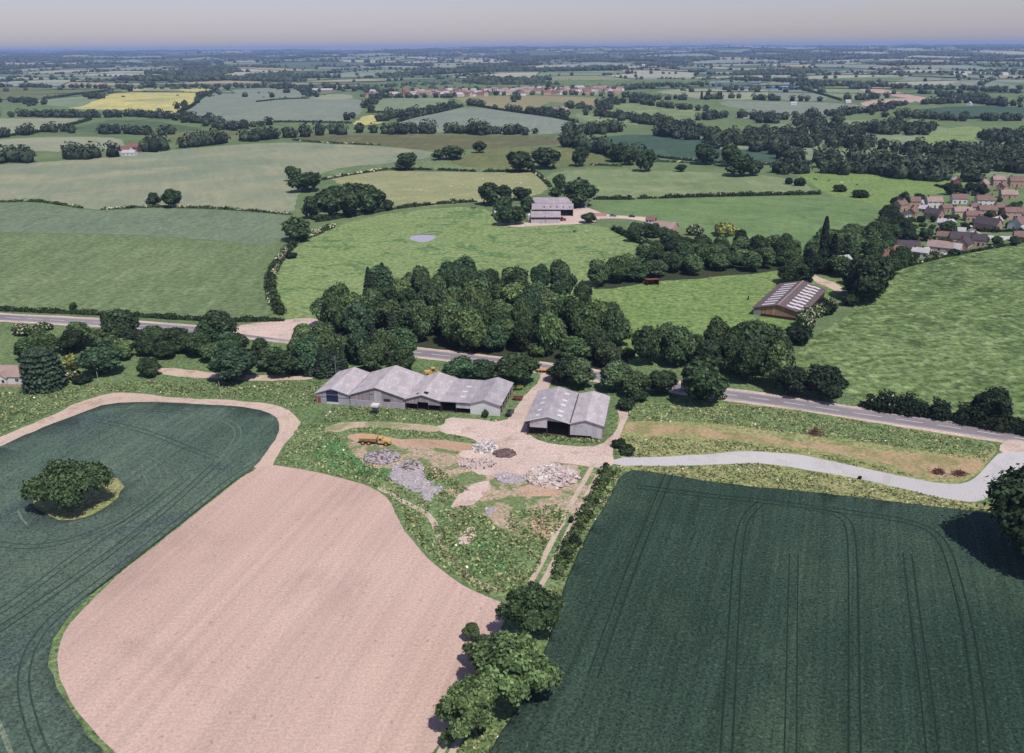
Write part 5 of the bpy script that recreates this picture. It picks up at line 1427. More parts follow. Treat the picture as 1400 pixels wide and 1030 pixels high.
# left cottage
e = house(10, 525, 11, 8, 2.7, 2.6, R(-4), 'white_render', 'tile_pink', 'white cottage with pinkish roof at the left edge', chim=0)
MB().box(3.6, 4.3, 2.2, 2.9, 3.4, 5.6).obj('chimney', M['brick_red'], e)
pr = MB(); b0 = [(-3.6, -1.2), (.6, -1.2)]
pr.prism([(-3.4, -.2), (.6, -.2), (.6, 2.5), (-1.4, 3.9), (-3.4, 2.5)], -1.3, .8)
pr.obj('porch_gable', M['white_render'], e)
MB().slab([(-3.7, -1.55, 2.5), (-1.4, -1.55, 4.12), (-1.4, 2.4, 4.12), (-3.7, 2.4, 2.5)], .12).slab([(-1.4, -1.55, 4.12), (.9, -1.55, 2.5), (.9, 2.4, 2.5), (-1.4, 2.4, 4.12)], .12).obj('porch_roof', M['tile_pink'], e)
for x in (-2.8, -.8):
    f = MB().box(x - .1, x + 1.0, -1.36, -1.29, .8, 2.0).obj('window', M['white_paint'], e)
    MB().box(x, x + .9, -1.39, -1.363, .9, 1.9).obj('pane', M['glass'], f)
p = P(10, 528)
w = MB().box(-7, 7, -.15, .15, -.3, .75)
for x in (-6.9, -3.5, 0, 3.5, 6.9): w.box(x - .22, x + .22, -.22, .22, -.3, .95)
o = w.obj('garden_wall', M['brick_pink'], None, label='low pinkish brick wall before the left cottage', cat='wall'); o.location = p; o.rotation_euler = (0, 0, R(-6))

# hill farm: three long roofs facing the camera
def shed(px, py, L, W, he, hr, rz, label, wall='grey_boards', roofm='farm_roof', open_=False):
    p = P(px, py)
    e = empty('farm_shed', p, rz, label=label, cat='shed')
    r = MB()
    r.slab([(-L / 2 - .3, -.4, he - .1), (L / 2 + .3, -.4, he - .1), (L / 2 + .3, W / 2, he + hr), (-L / 2 - .3, W / 2, he + hr)], .16)
    r.slab([(-L / 2 - .3, W / 2, he + hr), (L / 2 + .3, W / 2, he + hr), (L / 2 + .3, W + .4, he - .1), (-L / 2 - .3, W + .4, he - .1)], .16)
    r.obj('roof', M[roofm], e)
    for x, s in ((-L / 2, 'a'), (L / 2, 'b')):
        MB().poly([(x, .1, -.3), (x, W - .1, -.3), (x, W - .1, he - .15), (x, W / 2, he + hr - .2), (x, .1, he - .15)]).obj('gable', M[wall], e)
    MB().box(-L / 2, L / 2, W - .2, W - .05, -.3, he - .2).obj('rear_wall', M[wall], e)
    if open_:
        for i in range(6):
            x = -L / 2 + .2 + i * (L - .6) / 5
            MB().box(x, x + .25, .1, .35, -.2, he - .2).obj('post', M['dark_timber'], e)
    else:
        MB().box(-L / 2, L / 2, .05, .2, -.3, he - .2).obj('front_wall', M[wall], e)
        MB().box(-L / 2 + .1, L / 2 - .1, -.02, .04, he - 1.5, he - .55).obj('dark_gap_strip', M['dark_timber'], e)  # dark strip on the closed wall stands for shade in a gap
    return e


s1 = shed(746, 305.5, 18.5, 13, 4.0, 2.6, R(-2), 'front low grey shed of the hill farm', 'white_boards')
s2 = shed(755.5, 296, 27, 15, 4.6, 2.6, R(-2), 'broad open-fronted grey shed of the hill farm', 'grey_boards', open_=True)
MB().box(-.1, .1, -.5, -.3, 0, 7.5).obj('pole', M['steel'], s1)
for i in range(5):
    roof = [c for c in s2.children if c.name.startswith('roof')][0]
    x = -6 + i * 4.2
    MB().slab([(x, 2.2, 5.45), (x + .9, 2.2, 5.45), (x + .9, 3.6, 5.92), (x, 3.6, 5.92)], .05).obj('rooflight', M['dark_timber'], roof)
shed(755, 287, 26, 15, 4.6, 2.6, R(-2), 'rear grey shed of the hill farm', 'grey_boards')
t = MB().tube((0, 0, -.2), (0, 0, 4.2), 1.5, 1.5, 14).tube((0, 0, 4.2), (0, 0, 5.3), 1.5, .2, 14).obj('feed_silo', M['white_paint'], None, label='small pale feed silo at the left end of the farm sheds', cat='silo'); t.location = P(724, 303)
t = MB().tube((0, 0, -.2), (0, 0, 5.6), .95, .95, 12).tube((0, 0, 5.6), (0, 0, 6.3), .95, .15, 12).obj('feed_bin', M['white_paint'], None, label='white upright feed bin behind the farmyard', cat='silo'); t.location = P(801, 283)

# far farms and the far village
e = house(168, 211, 15, 9, 4.0, 4.0, R(-20), 'white_render', 'tile_red', 'far farmhouse with red roof at the barley field edge', name='farmhouse', door=False)
house(182, 207, 13, 9, 4.5, 4.0, R(-10), 'brick_red', 'tile_red', 'red-roofed wing right of the far farmhouse', name='farmhouse', door=False)
house(175, 213, 14, 8, 3.0, 2.5, R(-4), 'white_render', 'tile_grey', 'long white outbuilding in front of the far farmhouse', name='farmhouse', chim=0, door=False)
house(440, 126, 55, 16, 5, 3.5, R(-2), 'far_pale' if False else 'grey_boards', 'tile_grey', 'long white-roofed barn far away under the village', name='far_barn', cat='barn', small=True, chim=0)
for i, (x, y) in enumerate([(761, 154), (768, 153), (775, 155)]):
    house(x, y, 12, 9, 4.5, 3.5, R(-10 + 25 * i), 'brick_pink', 'tile_pink', f'{ORD[i]} pinkish building from left of the small far farm', name='farm_building', small=True)
fv = 'houses of the far village'
vr = random.Random(5)
vx = [(505, 133), (512, 131), (508, 129)] + [(x, 133 - 6 * ((x - 540) / 320) + vr.uniform(-5.5, 1.5)) for x in np.linspace(538, 852, 104)]
for i, (x, y) in enumerate(sorted(vx)):
    wl = vr.choice(['white_render', 'brick_pink', 'brick_orange', 'cream_render', 'brick_pink', 'stone_wall'])
    rf_ = vr.choice(['tile_pink', 'tile_pink', 'tile_red', 'tile_grey', 'tile_brown'])
    house(x, y, vr.uniform(13, 20), vr.uniform(9, 11), vr.uniform(5, 7), vr.uniform(3.5, 5), R(vr.uniform(-50, 50)), wl, rf_, f'pale far village house, {ordinal(i)} from the left' if i < 79 else f'pale far village house, {ordinal(106 - i)} from the right', name='village_house', group=fv, small=True)
for i, (x, y) in enumerate([(1085, 60 + 84), (1160, 141), (1320, 104), (1305, 103), (1015, 100), (1005, 102), (1168, 118), (1328, 144), (735, 83), (720, 82), (48, 81), (80, 82), (330, 81), (366, 78), (415, 74), (450, 77), (490, 79), (553, 79), (575, 79), (660, 76), (770, 92), (880, 90), (930, 86), (1060, 90), (1250, 79), (1120, 84), (95, 92), (210, 88), (140, 76), (1375, 103)]):
    house(x, y, 22 if y < 110 else 11, 12 if y < 110 else 7, 5 if y < 110 else 3.5, 4 if y < 110 else 2.5, R(-10 + 20 * (i % 4)), 'white_render', 'tile_grey', f'white speck of a farm, {ordinal(i)} of those scattered far away', name='distant_farm', group='distant white farms', small=True, chim=0)

print('buildings', round(time.time() - T0, 1))

# ------------------------------------------------------------------ vehicles
def wheel(m, x, y, z, r, w, mi=0):
    return m.tube((x, y - w / 2, z), (x, y + w / 2, z), r, r, 14, mi)


def add_wheels(e, pts, r, w, rim='steel'):
    for x, y in pts:
        ww = MB(); wheel(ww, x, y, r, r, w)
        o = ww.obj('wheel', M['rubber'], e)
        rr_ = MB(); wheel(rr_, x, y, r, r * .5, w + .04)
        rr_.obj('rim', M[rim], o)


# articulated dump truck
e = frame(519, 607, R(-9), 'dump_truck', 'yellow articulated dump truck parked on the orange dirt strip', 'dump truck')
e.scale = (.86, .88, .70)
b = MB()
b.hexa([(-6.0, -1.1, 1.3), (-.9, -1.1, 1.3), (-.9, 1.1, 1.3), (-6.0, 1.1, 1.3), (-6.7, -1.45, 2.7), (-.6, -1.45, 2.9), (-.6, 1.45, 2.9), (-6.7, 1.45, 2.7)])
b.box(-.75, -.55, -1.4, 1.4, 2.6, 3.3)
b.obj('tipping_body', M['orange_paint'], e)
MB().box(-6.0, -.4, -.5, .5, .95, 1.28).obj('rear_chassis', M['dark_timber'], e)
MB().hexa([(1.4, -1.2, 1.0), (4.0, -1.1, 1.0), (4.0, 1.1, 1.0), (1.4, 1.2, 1.0), (1.4, -1.2, 2.3), (3.8, -.95, 1.95), (3.8, .95, 1.95), (1.4, 1.2, 2.3)]).obj('bonnet', M['yellow_paint'], e)
MB().hexa([(-.2, -1.25, 1.0), (1.38, -1.25, 1.0), (1.38, 1.25, 1.0), (-.2, 1.25, 1.0), (-.1, -1.0, 3.1), (1.1, -1.0, 3.1), (1.1, 1.0, 3.1), (-.1, 1.0, 3.1)]).obj('cab', M['yellow_paint'], e)
for s in (-1, 1):
    y0 = s * 1.14
    MB().hexa([(.1, y0 + s * .04, 2.1), (1.15, y0 + s * .04, 2.1), (1.15, y0 - s * .02, 2.1), (.1, y0 - s * .02, 2.1), (.15, s * 1.07, 2.9), (1.0, s * 1.07, 2.9), (1.0, s * 1.0, 2.9), (.15, s * 1.0, 2.9)]).obj('window', M['glass'], e)
MB().box(-.5, 4.0, -.6, .6, .7, .98).obj('front_chassis', M['dark_timber'], e)
add_wheels(e, [(-5.2, -1.2), (-5.2, 1.2), (-3.2, -1.2), (-3.2, 1.2), (2.6, -1.2), (2.6, 1.2)], .78, .6, 'yellow_paint')
# flatbed low loader by the wood
e = frame(750, 509, R(-8), 'low_loader', 'orange-yellow low loader trailer parked at the wood edge', 'trailer')
MB().box(-4.2, 2.8, -1.2, 1.2, .9, 1.15).obj('deck', M['orange_paint'], e)
MB().hexa([(2.8, -1.2, .9), (4.0, -1.2, 1.5), (4.0, 1.2, 1.5), (2.8, 1.2, .9), (2.8, -1.2, 1.15), (4.0, -1.2, 1.75), (4.0, 1.2, 1.75), (2.8, 1.2, 1.15)]).obj('gooseneck', M['orange_paint'], e)
for s in (-1, 1): MB().hexa([(3.7, s * .9 - .3, 1.75), (3.95, s * .9 - .3, 1.75), (3.95, s * .9 + .3, 1.75), (3.7, s * .9 + .3, 1.75), (4.1, s * .9 - .3, 4.2), (4.3, s * .9 - .3, 4.2), (4.3, s * .9 + .3, 4.2), (4.1, s * .9 + .3, 4.2)]).obj('ramp', M['yellow_paint'], e)
add_wheels(e, [(-3.4, -1.0), (-3.4, 1.0), (-2.3, -1.0), (-2.3, 1.0)], .45, .35)
# wheel loader behind the barns
e = frame(591, 514.5, R(12), 'wheel_loader', 'yellow wheel loader standing behind the joined barn roofs', 'loader')
MB().box(-2.6, -.2, -1.0, 1.0, .9, 2.1).obj('engine_cover', M['yellow_paint'], e)
cb = MB().box(-.3, 1.0, -.8, .8, 1.0, 3.1).obj('cab', M['yellow_paint'], e)
MB().box(-.15, .85, -.85, .85, 2.0, 2.85).obj('window', M['glass'], e)
MB().box(1.0, 2.6, -.5, .5, .8, 1.3).obj('front_frame', M['yellow_paint'], e)
for s in (-.55, .55): MB().tube((1.4, s, 1.7), (3.3, s, .7), .14, .12, 6).obj('lift_arm', M['yellow_paint'], e)
MB().hexa([(3.2, -1.3, .15), (4.2, -1.3, .1), (4.2, 1.3, .1), (3.2, 1.3, .15), (3.1, -1.3, 1.2), (3.4, -1.3, 1.25), (3.4, 1.3, 1.25), (3.1, 1.3, 1.2)]).obj('bucket', M['steel'], e)
add_wheels(e, [(-1.7, -1.05), (-1.7, 1.05), (1.7, -1.05), (1.7, 1.05)], .7, .5, 'yellow_paint')


def car(px, py, rz, paint, label, cat='car'):
    e = frame(px, py, rz, 'parked_car', label, cat)
    b = MB()
    pf = [(-2.1, .35), (2.1, .35), (2.15, .75), (1.9, .88), (.9, .95), (-1.9, 1.0), (-2.15, .8)]
    b.prism([(x, z) for x, z in pf], -.85, .85)
    bo = b.obj('body', M[paint], e)
    c = MB(); c.hexa([(-1.7, -.78, .96), (.9, -.78, .94), (.9, .78, .94), (-1.7, .78, .96), (-1.2, -.62, 1.5), (.25, -.62, 1.5), (.25, .62, 1.5), (-1.2, .62, 1.5)])
    c.obj('window_band', M['glass'], e)
    MB().box(-1.15, .2, -.6, .6, 1.5, 1.54).obj('car_roof', M[paint], e)
    add_wheels(e, [(-1.3, -.78), (-1.3, .78), (1.3, -.78), (1.3, .78)], .33, .22)
    return e


car(697, 567, R(75), 'black_paint', 'black car parked at the open side of the white-gabled barn')
car(838, 296, R(-4), 'blue_paint', 'blue car parked on the lane to the hill farm')
car(864, 297, R(-10), 'black_paint', 'dark car further along the hill farm lane')
car(1252, 347.5, R(-20), 'silver_paint', 'pale car before the dark-roofed bungalow')
car(1284, 347.5, R(-20), 'silver_paint', 'white car parked below the long pale-roofed house')
car(1329, 316, R(10), 'silver_paint', 'white car by the large tan-gabled house')
# red telehandler in the farm yard
e = frame(769, 302, R(20), 'tractor', 'small red tractor in front of the hill farm sheds', 'tractor')
MB().box(.2, 2.2, -.45, .45, .8, 1.6).obj('bonnet', M['red_paint'], e)
MB().box(-1.0, .2, -.7, .7, 1.0, 2.6).obj('cab', M['red_paint'], e)
MB().box(-.9, .1, -.74, .74, 1.7, 2.4).obj('window', M['glass'], e)
add_wheels(e, [(-.6, -.9), (-.6, .9)], .85, .45, 'red_paint'); add_wheels(e, [(1.7, -.75), (1.7, .75)], .5, .35, 'red_paint')
# red cattle trailer by the barns and the rusty shelter under its tree
e = frame(708, 547, R(-15), 'small_trailer', 'small red-brown trailer between the barns', 'trailer')
MB().box(-1.5, 1.5, -.8, .8, .5, .65).box(-1.5, 1.5, -.8, -.72, .65, 1.1).box(-1.5, 1.5, .72, .8, .65, 1.1).box(-1.5, -1.42, -.72, .72, .65, 1.1).obj('tub', M['rust'], e)
MB().tube((1.5, 0, .55), (2.7, 0, .5), .06, .05, 6).obj('drawbar', M['steel'], e)
add_wheels(e, [(-.1, -.9), (-.1, .9)], .4, .25)
e = frame(891, 389, R(10), 'field_shelter', 'rusty brown field shelter at the edge of the buttercup pasture', 'shelter')
MB().slab([(-3, -2.3, 2.9), (3, -2.3, 2.9), (3, 2.3, 2.3), (-3, 2.3, 2.3)], .1).obj('roof', M['rust'], e)
MB().box(-2.8, 2.8, 2.0, 2.12, -.1, 2.2).box(-2.8, -2.68, -2, 2, -.1, 2.3).box(2.68, 2.8, -2, 2, -.1, 2.3).obj('wall', M['rust'], e)
for x in (-2.8, -.1, 2.65): MB().box(x, x + .15, -2.15, -2.0, -.1, 2.7).obj('post', M['dark_timber'], e)

# bales/wall group in the farmyard, signs, posts, hopper
e = frame(820, 296, R(-3), 'stone_pen', 'low pinkish stone pen right of the farmyard', 'pen')
MB().box(-4.5, 4.5, -.2, .2, -.2, 1.3).obj('front_wall', M['brick_pink'], e); MB().box(-4.5, 4.5, 4.8, 5.2, -.2, 1.3).obj('rear_wall', M['brick_pink'], e)
MB().box(-4.5, -4.1, .2, 4.8, -.2, 1.3).obj('end_wall', M['brick_pink'], e); MB().box(4.1, 4.5, .2, 4.8, -.2, 1.3).obj('end_wall', M['brick_pink'], e)
for i, (x, y, h, lb) in enumerate([(136, 526, 4.6, 'thin pale leaning post near the rounded tree'), (303, 546, 6.0, 'thin pale post in the verge above the left headland track'), (460, 519, 8.5, 'thin grey pole at the corner of the left barns')]):
    m = MB().tube((0, 0, -.3), (-.25 if i < 2 else 0, 0, h), .11, .08, 7)
    if i == 2: m.box(-.6, .6, -.05, .05, h - .6, h - .5)
    o = m.obj('pole', M['pale_wood' if i < 2 else 'steel'], None, label=lb, cat='pole'); o['category'] = 'pole'; o.name = 'wooden_pole'; o.location = P(x, y)
for i, (x, y, lb) in enumerate([(866, 527, 'white board among the bushes behind the open barn'), (934, 537, 'white board left of the big roadside tree')]):
    e = frame(x, y, R(-25 + 50 * i), 'sign_board', lb, 'sign')
    for s in (-.8, .8): MB().box(s - .06, s + .06, .04, .14, -.2, 3.4).obj('post', M['dark_timber'], e)
    MB().box(-1.1, 1.1, -.03, .03, 1.6, 3.5).obj('board', M['white_paint'], e)
o = MB().tube((-1.6, 0, .25), (1.6, .2, .5), .22, .2, 8).obj('drain_pipe', M['white_paint'], None, label='white pipe lying at the weedy corner behind the open barn', cat='pipe'); o.location = P(855, 546); o.rotation_euler = (0, 0, R(25))
e = frame(514, 566, R(-10), 'feed_hopper', 'dark hopper on legs with white top before the boarded gable', 'hopper')
MB().hexa([(-.5, -.5, 1.2), (.5, -.5, 1.2), (.5, .5, 1.2), (-.5, .5, 1.2), (-1.1, -1.1, 2.6), (1.1, -1.1, 2.6), (1.1, 1.1, 2.6), (-1.1, 1.1, 2.6)]).obj('hopper_cone', M['steel'], e)
MB().box(-1.15, 1.15, -1.15, 1.15, 2.6, 3.2).obj('top_box', M['white_paint'], e)
for sx in (-.7, .7):
    for sy in (-.7, .7): MB().box(sx - .07, sx + .07, sy - .07, sy + .07, -.2, 1.7).obj('leg', M['dark_timber'], e)


# heaps
def heap(px, py, wm, dm, h, label, mat, n, sz, base=None, cat='heap', slabby=.4, rz=0.0, name='rubble_heap'):
    p = P(px, py)
    m = MB()
    rr = random.Random(int(px * 3 + py))
    iv, it = ico(3)
    dome = MB()
    v = iv.copy(); nz = np.sin(v[:, 0] * 5 + px) * np.cos(v[:, 1] * 6) * .12 + np.array([rr.uniform(-.1, .1) for _ in v])
    v = v * (1 + nz)[:, None]
    v = np.column_stack([v[:, 0] * wm / 2, v[:, 1] * dm / 2, np.maximum(v[:, 2], -.1) * h * .8])
    m.v = [tuple(a) for a in v]; m.f = [tuple(int(i) for i in f) for f in it]; m.m = [0] * len(it)
    for _ in range(n):
        a, r = rr.uniform(0, 6.283), math.sqrt(rr.random()) * 1.05
        x, y = math.cos(a) * r * wm / 2, math.sin(a) * r * dm / 2
        z = max(0, 1 - r * r) ** .5 * h * .8 + rr.uniform(-.05, .15)
        s = sz * rr.uniform(.4, 1.3)
        rot = Matrix.Rotation(rr.uniform(0, 6.28), 3, 'Z') @ Matrix.Rotation(rr.gauss(0, .5), 3, 'X') @ Matrix.Rotation(rr.gauss(0, .5), 3, 'Y')
        t = s * rr.uniform(.15, slabby)
        c = [rot @ Vector((sx * s * rr.uniform(.4, .6), sy * s * rr.uniform(.25, .45), sz_ * t)) + Vector((x, y, z)) for sx, sy, sz_ in ((-1, -1, 0), (1, -1, 0), (1, 1, 0), (-1, 1, 0), (-1, -1, 1), (1, -1, 1), (1, 1, 1), (-1, 1, 1))]
        m.hexa(c, 0 if rr.random() < .7 or len(mat) < 2 else 1)
    o = m.obj(name, [M[k] for k in mat], None, label=label, cat=cat)
    o.location = p; o.rotation_euler = (0, 0, rz)
    return o


heap(663, 613, 7, 6.5, 1.8, 'white slab heap on the yard track', ['white_slab', 'concrete_grey'], 220, .6)
heap(690, 621, 6.5, 5, 1.3, 'dark brown gravel heap beside the white slab heap', ['brown_gravel'], 160, .35)
heap(755, 653, 14, 11, 2.2, 'largest heap of broken pinkish concrete slabs', ['concrete', 'white_slab'], 420, 1.05)
heap(522, 626, 10, 8, 1.2, 'grey stony heap below the dump truck', ['concrete_grey', 'brown_gravel'], 320, .6)
heap(563, 640, 6, 5, 1.7, 'grey heap at the top of the crushed rubble sheet', ['concrete_grey', 'brown_gravel'], 150, .8)
# the big flat spread of crushed rubble
def rubble_sheet(px, label, n, h, mats=('concrete_grey', 'white_slab')):
    w = resample(chaikin(wpts(px), 1, True), 1.2, True)
    rr = random.Random(len(px))
    w = [(x + rr.gauss(0, .22), y + rr.gauss(0, .22)) for x, y in w]
    ws = np.asarray(w); c = ws.mean(0)
    pts = [(x, y) for x, y in zip(npr.uniform(ws[:, 0].min(), ws[:, 0].max(), 2600), npr.uniform(ws[:, 1].min(), ws[:, 1].max(), 2600))]
    ok = inpoly(np.array([q[0] for q in pts]), np.array([q[1] for q in pts]), ws)
    pts = [q for q, k in zip(pts, ok) if k][:700]
    nb = len(w)
    V2 = [Vector(q) for q in w] + [Vector(q) for q in pts]
    vo, eo, fo, *_ = delaunay_2d_cdt(V2, [(i, (i + 1) % nb) for i in range(nb)], [list(range(nb))], 1, 1e-5)
    m = MB()
    for i, q in enumerate(vo):
        de = min(math.hypot(q.x - a, q.y - b) for a, b in w)
        m.v.append((q.x - c[0], q.y - c[1], Tz(q.x, q.y) + (.02 if de < .05 else min(h, .15 + de * .22) * rr.uniform(.6, 1.25))))
    m.f = [tuple(f) for f in fo]; m.m = [0] * len(m.f)
    for _ in range(n):
        x, y = pts[rr.randrange(len(pts))]
        s = rr.uniform(.12, .5)
        z = Tz(x, y) + h * rr.uniform(.5, 1.0)
        rot = Matrix.Rotation(rr.uniform(0, 6.28), 3, 'Z') @ Matrix.Rotation(rr.gauss(0, .5), 3, 'X')
        cc = [rot @ Vector((sx * s * .5, sy * s * .4, sz_ * s * .4)) + Vector((x - c[0], y - c[1], z)) for sx, sy, sz_ in ((-1, -1, 0), (1, -1, 0), (1, 1, 0), (-1, 1, 0), (-1, -1, 1), (1, -1, 1), (1, 1, 1), (-1, 1, 1))]
        m.hexa(cc, 0 if rr.random() < .7 else 1)
    me = bpy.data.meshes.new('rubble'); me.from_pydata(m.v, [], m.f)
    for k in mats: me.materials.append(M[k])
    me.polygons.foreach_set('material_index', m.m); me.update()
    o = link('rubble_heap', me); o.location = (c[0], c[1], 0)
    tag(o, label, 'heap')


rubble_sheet([(530, 638), (545, 634), (553, 640), (558, 632), (575, 634), (580, 648), (588, 660), (600, 666), (607, 669), (596, 676), (592, 686), (578, 682), (576, 674), (562, 672), (545, 662), (530, 656), (538, 646)], 'broad sheet of crushed grey rubble in the weeds', 420, .5)
rubble_sheet([(622, 632), (640, 626), (668, 630), (680, 634), (672, 640), (650, 642), (630, 640)], 'low spread of stony rubble below the white slab heap', 320, .35, ('concrete', 'brown_gravel'))
rubble_sheet([(672, 650), (690, 646), (716, 652), (724, 658), (705, 662), (682, 660)], 'small grey rubble patch left of the big concrete heap', 160, .3)
rubble_sheet([(662, 697), (672, 693), (678, 697), (672, 704), (664, 703)], 'tiny pale rubble patch lower in the yard', 60, .25)


def brush(px, py, w, h, label):
    p = P(px, py); m = MB(); rr = random.Random(int(px))
    for _ in range(170):
        a = rr.uniform(0, 6.28); r = abs(rr.gauss(0, .45)) * w / 2
        x, y = math.cos(a) * r, math.sin(a) * r * .7
        z = rr.uniform(0, h) * max(.1, 1 - r / (w * .6))
        d = Vector((rr.gauss(0, 1), rr.gauss(0, 1), rr.gauss(0, .4))).normalized() * rr.uniform(.5, 1.5)
        m.tube(Vector((x, y, z)) - d * .5, Vector((x, y, z)) + d * .5, .09, .04, 4, 0, False)
    o = m.obj('brush_heap', M['twig'], None, label=label, cat='heap'); o.location = p


brush(1115, 594, 6.5, 2.2, 'reddish heap of dead branches in the green verge')
brush(1283, 647, 5, 1.4, 'left dead brush heap in the bend of the gravel track')
brush(1312, 649, 5, 1.3, 'right dead brush heap in the bend of the gravel track')
o = MB().tube((-2.6, 0, .3), (0, .2, .5), .16, .12, 6).tube((0, .2, .5), (2.4, .6, .9), .12, .05, 6).tube((0, .2, .5), (1.2, -.9, .8), .08, .03, 5).obj('dead_log', M['pale_wood'], None, label='bleached log lying by the dead brush heaps', cat='log'); o.location = P(1292, 652); o.rotation_euler = (0, 0, R(35))


# grazing animals: one skinned body each
def beast(name, L, H, mat, woolly=False):
    pts = [((0, 0, H * .62), .24 * H if woolly else .2 * H), ((L * .28, 0, H * .64), .25 * H if woolly else .22 * H), ((L * .42, 0, H * .74), .14 * H), ((L * .55, 0, H * .86), .12 * H), ((L * .68, 0, H * .78), .08 * H),
           ((-L * .3, 0, H * .64), .24 * H if woolly else .2 * H)]
    ed = [(0, 1), (1, 2), (2, 3), (3, 4), (0, 5)]
    for bx, par in ((L * .27, 1), (-L * .3, 5)):
        for s in (-1, 1):
            b = len(pts)
            k = 1 if par == 1 else -1
            pts += [((bx, s * .13 * H, H * .42), .08 * H), ((bx - .03 * L * k, s * .13 * H, H * .22), .05 * H), ((bx, s * .13 * H, 0.02), .045 * H)]
            ed += [(par, b), (b, b + 1), (b + 1, b + 2)]
    b = len(pts); pts += [((-L * .42, 0, H * .62), .04 * H), ((-L * .44, 0, H * .36), .03 * H)]; ed += [(5, b), (b, b + 1)]
    for s in (-1, 1):
        b = len(pts); pts.append(((L * .53, s * .16 * H, H * .92), .03 * H)); ed.append((3, b))
    me = bpy.data.meshes.new(name); me.from_pydata([p_[0] for p_ in pts], ed, [])
    o = bpy.data.objects.new(name, me); COL.objects.link(o)
    sk = o.modifiers.new('skin', 'SKIN'); o.modifiers.new('sub', 'SUBSURF').levels = 1
    for i, v in enumerate(me.skin_vertices[0].data):
        v.radius = (pts[i][1], pts[i][1]); v.use_root = (i == 0)
    dg = bpy.context.evaluated_depsgraph_get()
    nm = bpy.data.meshes.new_from_object(o.evaluated_get(dg)); nm.materials.clear(); nm.materials.append(mat)
    bpy.data.objects.remove(o)
    return nm


sheep_me = beast('sheep', 1.3, .95, M['wool'], True)
cow_w = beast('cow', 2.3, 1.5, M['cow_white']); cow_d = beast('cow', 2.3, 1.5, M['cow_dark'])


def animal(me, name, px, py, label, group=None, sc=1.0):
    o = link(name, me); o.location = P(px, py); o.rotation_euler = (0, 0, rnd.uniform(0, 6.28)); o.scale = (sc,) * 3
    tag(o, label, name, group)


for i, (x, y) in enumerate(sorted([(617, 256), (633, 254), (640, 259), (616, 268), (618, 267), (684, 249), (630, 240), (500, 243), (707, 252), (712, 252), (722, 250), (728, 264), (703, 248), (660, 246), (575, 262)])):
    animal(sheep_me, 'sheep', x, y, f'white sheep, {ordinal(i)} from the left in the dry hayfield', 'sheep in the hayfield', 1.4)
animal(cow_w, 'cow', 802, 319, 'white cow standing in the pond pasture below the farm', sc=1.25)
animal(cow_d, 'cow', 785, 318, 'dark cow left of the white cow', sc=1.1)
animal(cow_d, 'cow', 646, 286, 'left dark cow of the pair at the top of the pond pasture'); animal(cow_d, 'cow', 649, 286, 'right dark cow of the pair at the top of the pond pasture')
animal(cow_d, 'cow', 928, 453, 'dark cow lying low in the buttercup pasture'); animal(cow_d, 'cow', 1023, 410, 'dark cow beside the left corner of the brown shed')
for i, (x, y) in enumerate([(1113, 246), (1116, 247), (1133, 248), (1150, 251), (1172, 254)]):
    animal(cow_d if i != 3 else cow_w, 'cow', x, y, f'grazing cow, {ordinal(i)} from left in the field before the woods', 'cows before the right-hand woods')

# ------------------------------------------------------------------ rough grass in the verges and the yard
def scatter(zones, n, mats, weights, size, hgt, name, label, holes=()):
    Cs = []
    tot = 0
    arr = [np.asarray(wpts(z)) for z in zones]
    hol = [np.asarray(h) for h in holes]
    bx = [(a[:, 0].min(), a[:, 0].max(), a[:, 1].min(), a[:, 1].max()) for a in arr]
    ar = [(b[1] - b[0]) * (b[3] - b[2]) for b in bx]
    for a, b, s in zip(arr, bx, ar):
        k = int(n * s / sum(ar)) * 2
        x, y = npr.uniform(b[0], b[1], k), npr.uniform(b[2], b[3], k)
        clump = np.sin(x * .31 + 1) * np.sin(y * .37) + .6 * np.sin(x * .9 + y * .7) + npr.normal(0, .5, k)
        ok = inpoly(x, y, a) & (clump > -.6)
        for h in hol: ok &= ~inpoly(x, y, h)
        Cs.append(np.column_stack([x[ok], y[ok]]))
    C = np.vstack(Cs)
    k = len(C)
    z = T(C[:, 0], C[:, 1])
    hh = hgt * npr.uniform(.35, 1.2, k)
    P3 = np.column_stack([C, z + hh * .45])
    N = unit(k); N[:, 2] = np.abs(N[:, 2]) * .8 + .25
    V, Q = cards(P3, N, size, .9)
    mi = npr.choice(len(mats), k, p=np.array(weights) / sum(weights))
    fl = np.sin(C[:, 0] * .13) * np.sin(C[:, 1] * .17 + 2)
    o = link(name, mesh_np(name, V, [Q], mi, [M[m] for m in mats]))
    tag(o, label, 'grass', kind='stuff')


road_hole = [ribbon(ROAD, 11)]
lay = [[tuple(q) for q in g[3]] for g in GROUND if g[0] in ('track', 'gravel_track', 'yard', 'layby') and g[3]]
scatter([[(-60, 560), (0, 535), (60, 540), (110, 528), (200, 520), (330, 525), (440, 520), (435, 555), (400, 560), (385, 553), (350, 546), (240, 541), (150, 535), (105, 546), (50, 574), (-60, 618)],
         [(380, 634), (412, 578), (440, 582), (470, 600), (480, 620), (520, 642), (545, 665), (590, 690), (575, 735), (548, 700), (528, 674), (490, 657), (440, 646)],
         [(440, 578), (440, 560), (480, 556), (555, 558), (605, 566), (608, 580), (560, 577), (500, 574)], [(612, 580), (622, 573), (685, 573), (688, 577), (640, 581)],
         [(475, 590), (500, 584), (600, 591), (640, 599), (600, 600), (540, 597)]],
        24000, ['grass_a', 'grass_b', 'grass_c', 'flower'], [5, 3, 1.2, .08], .44, .34, 'rough_grass', 'rough flowering grass below the left tree belt and barns', lay)
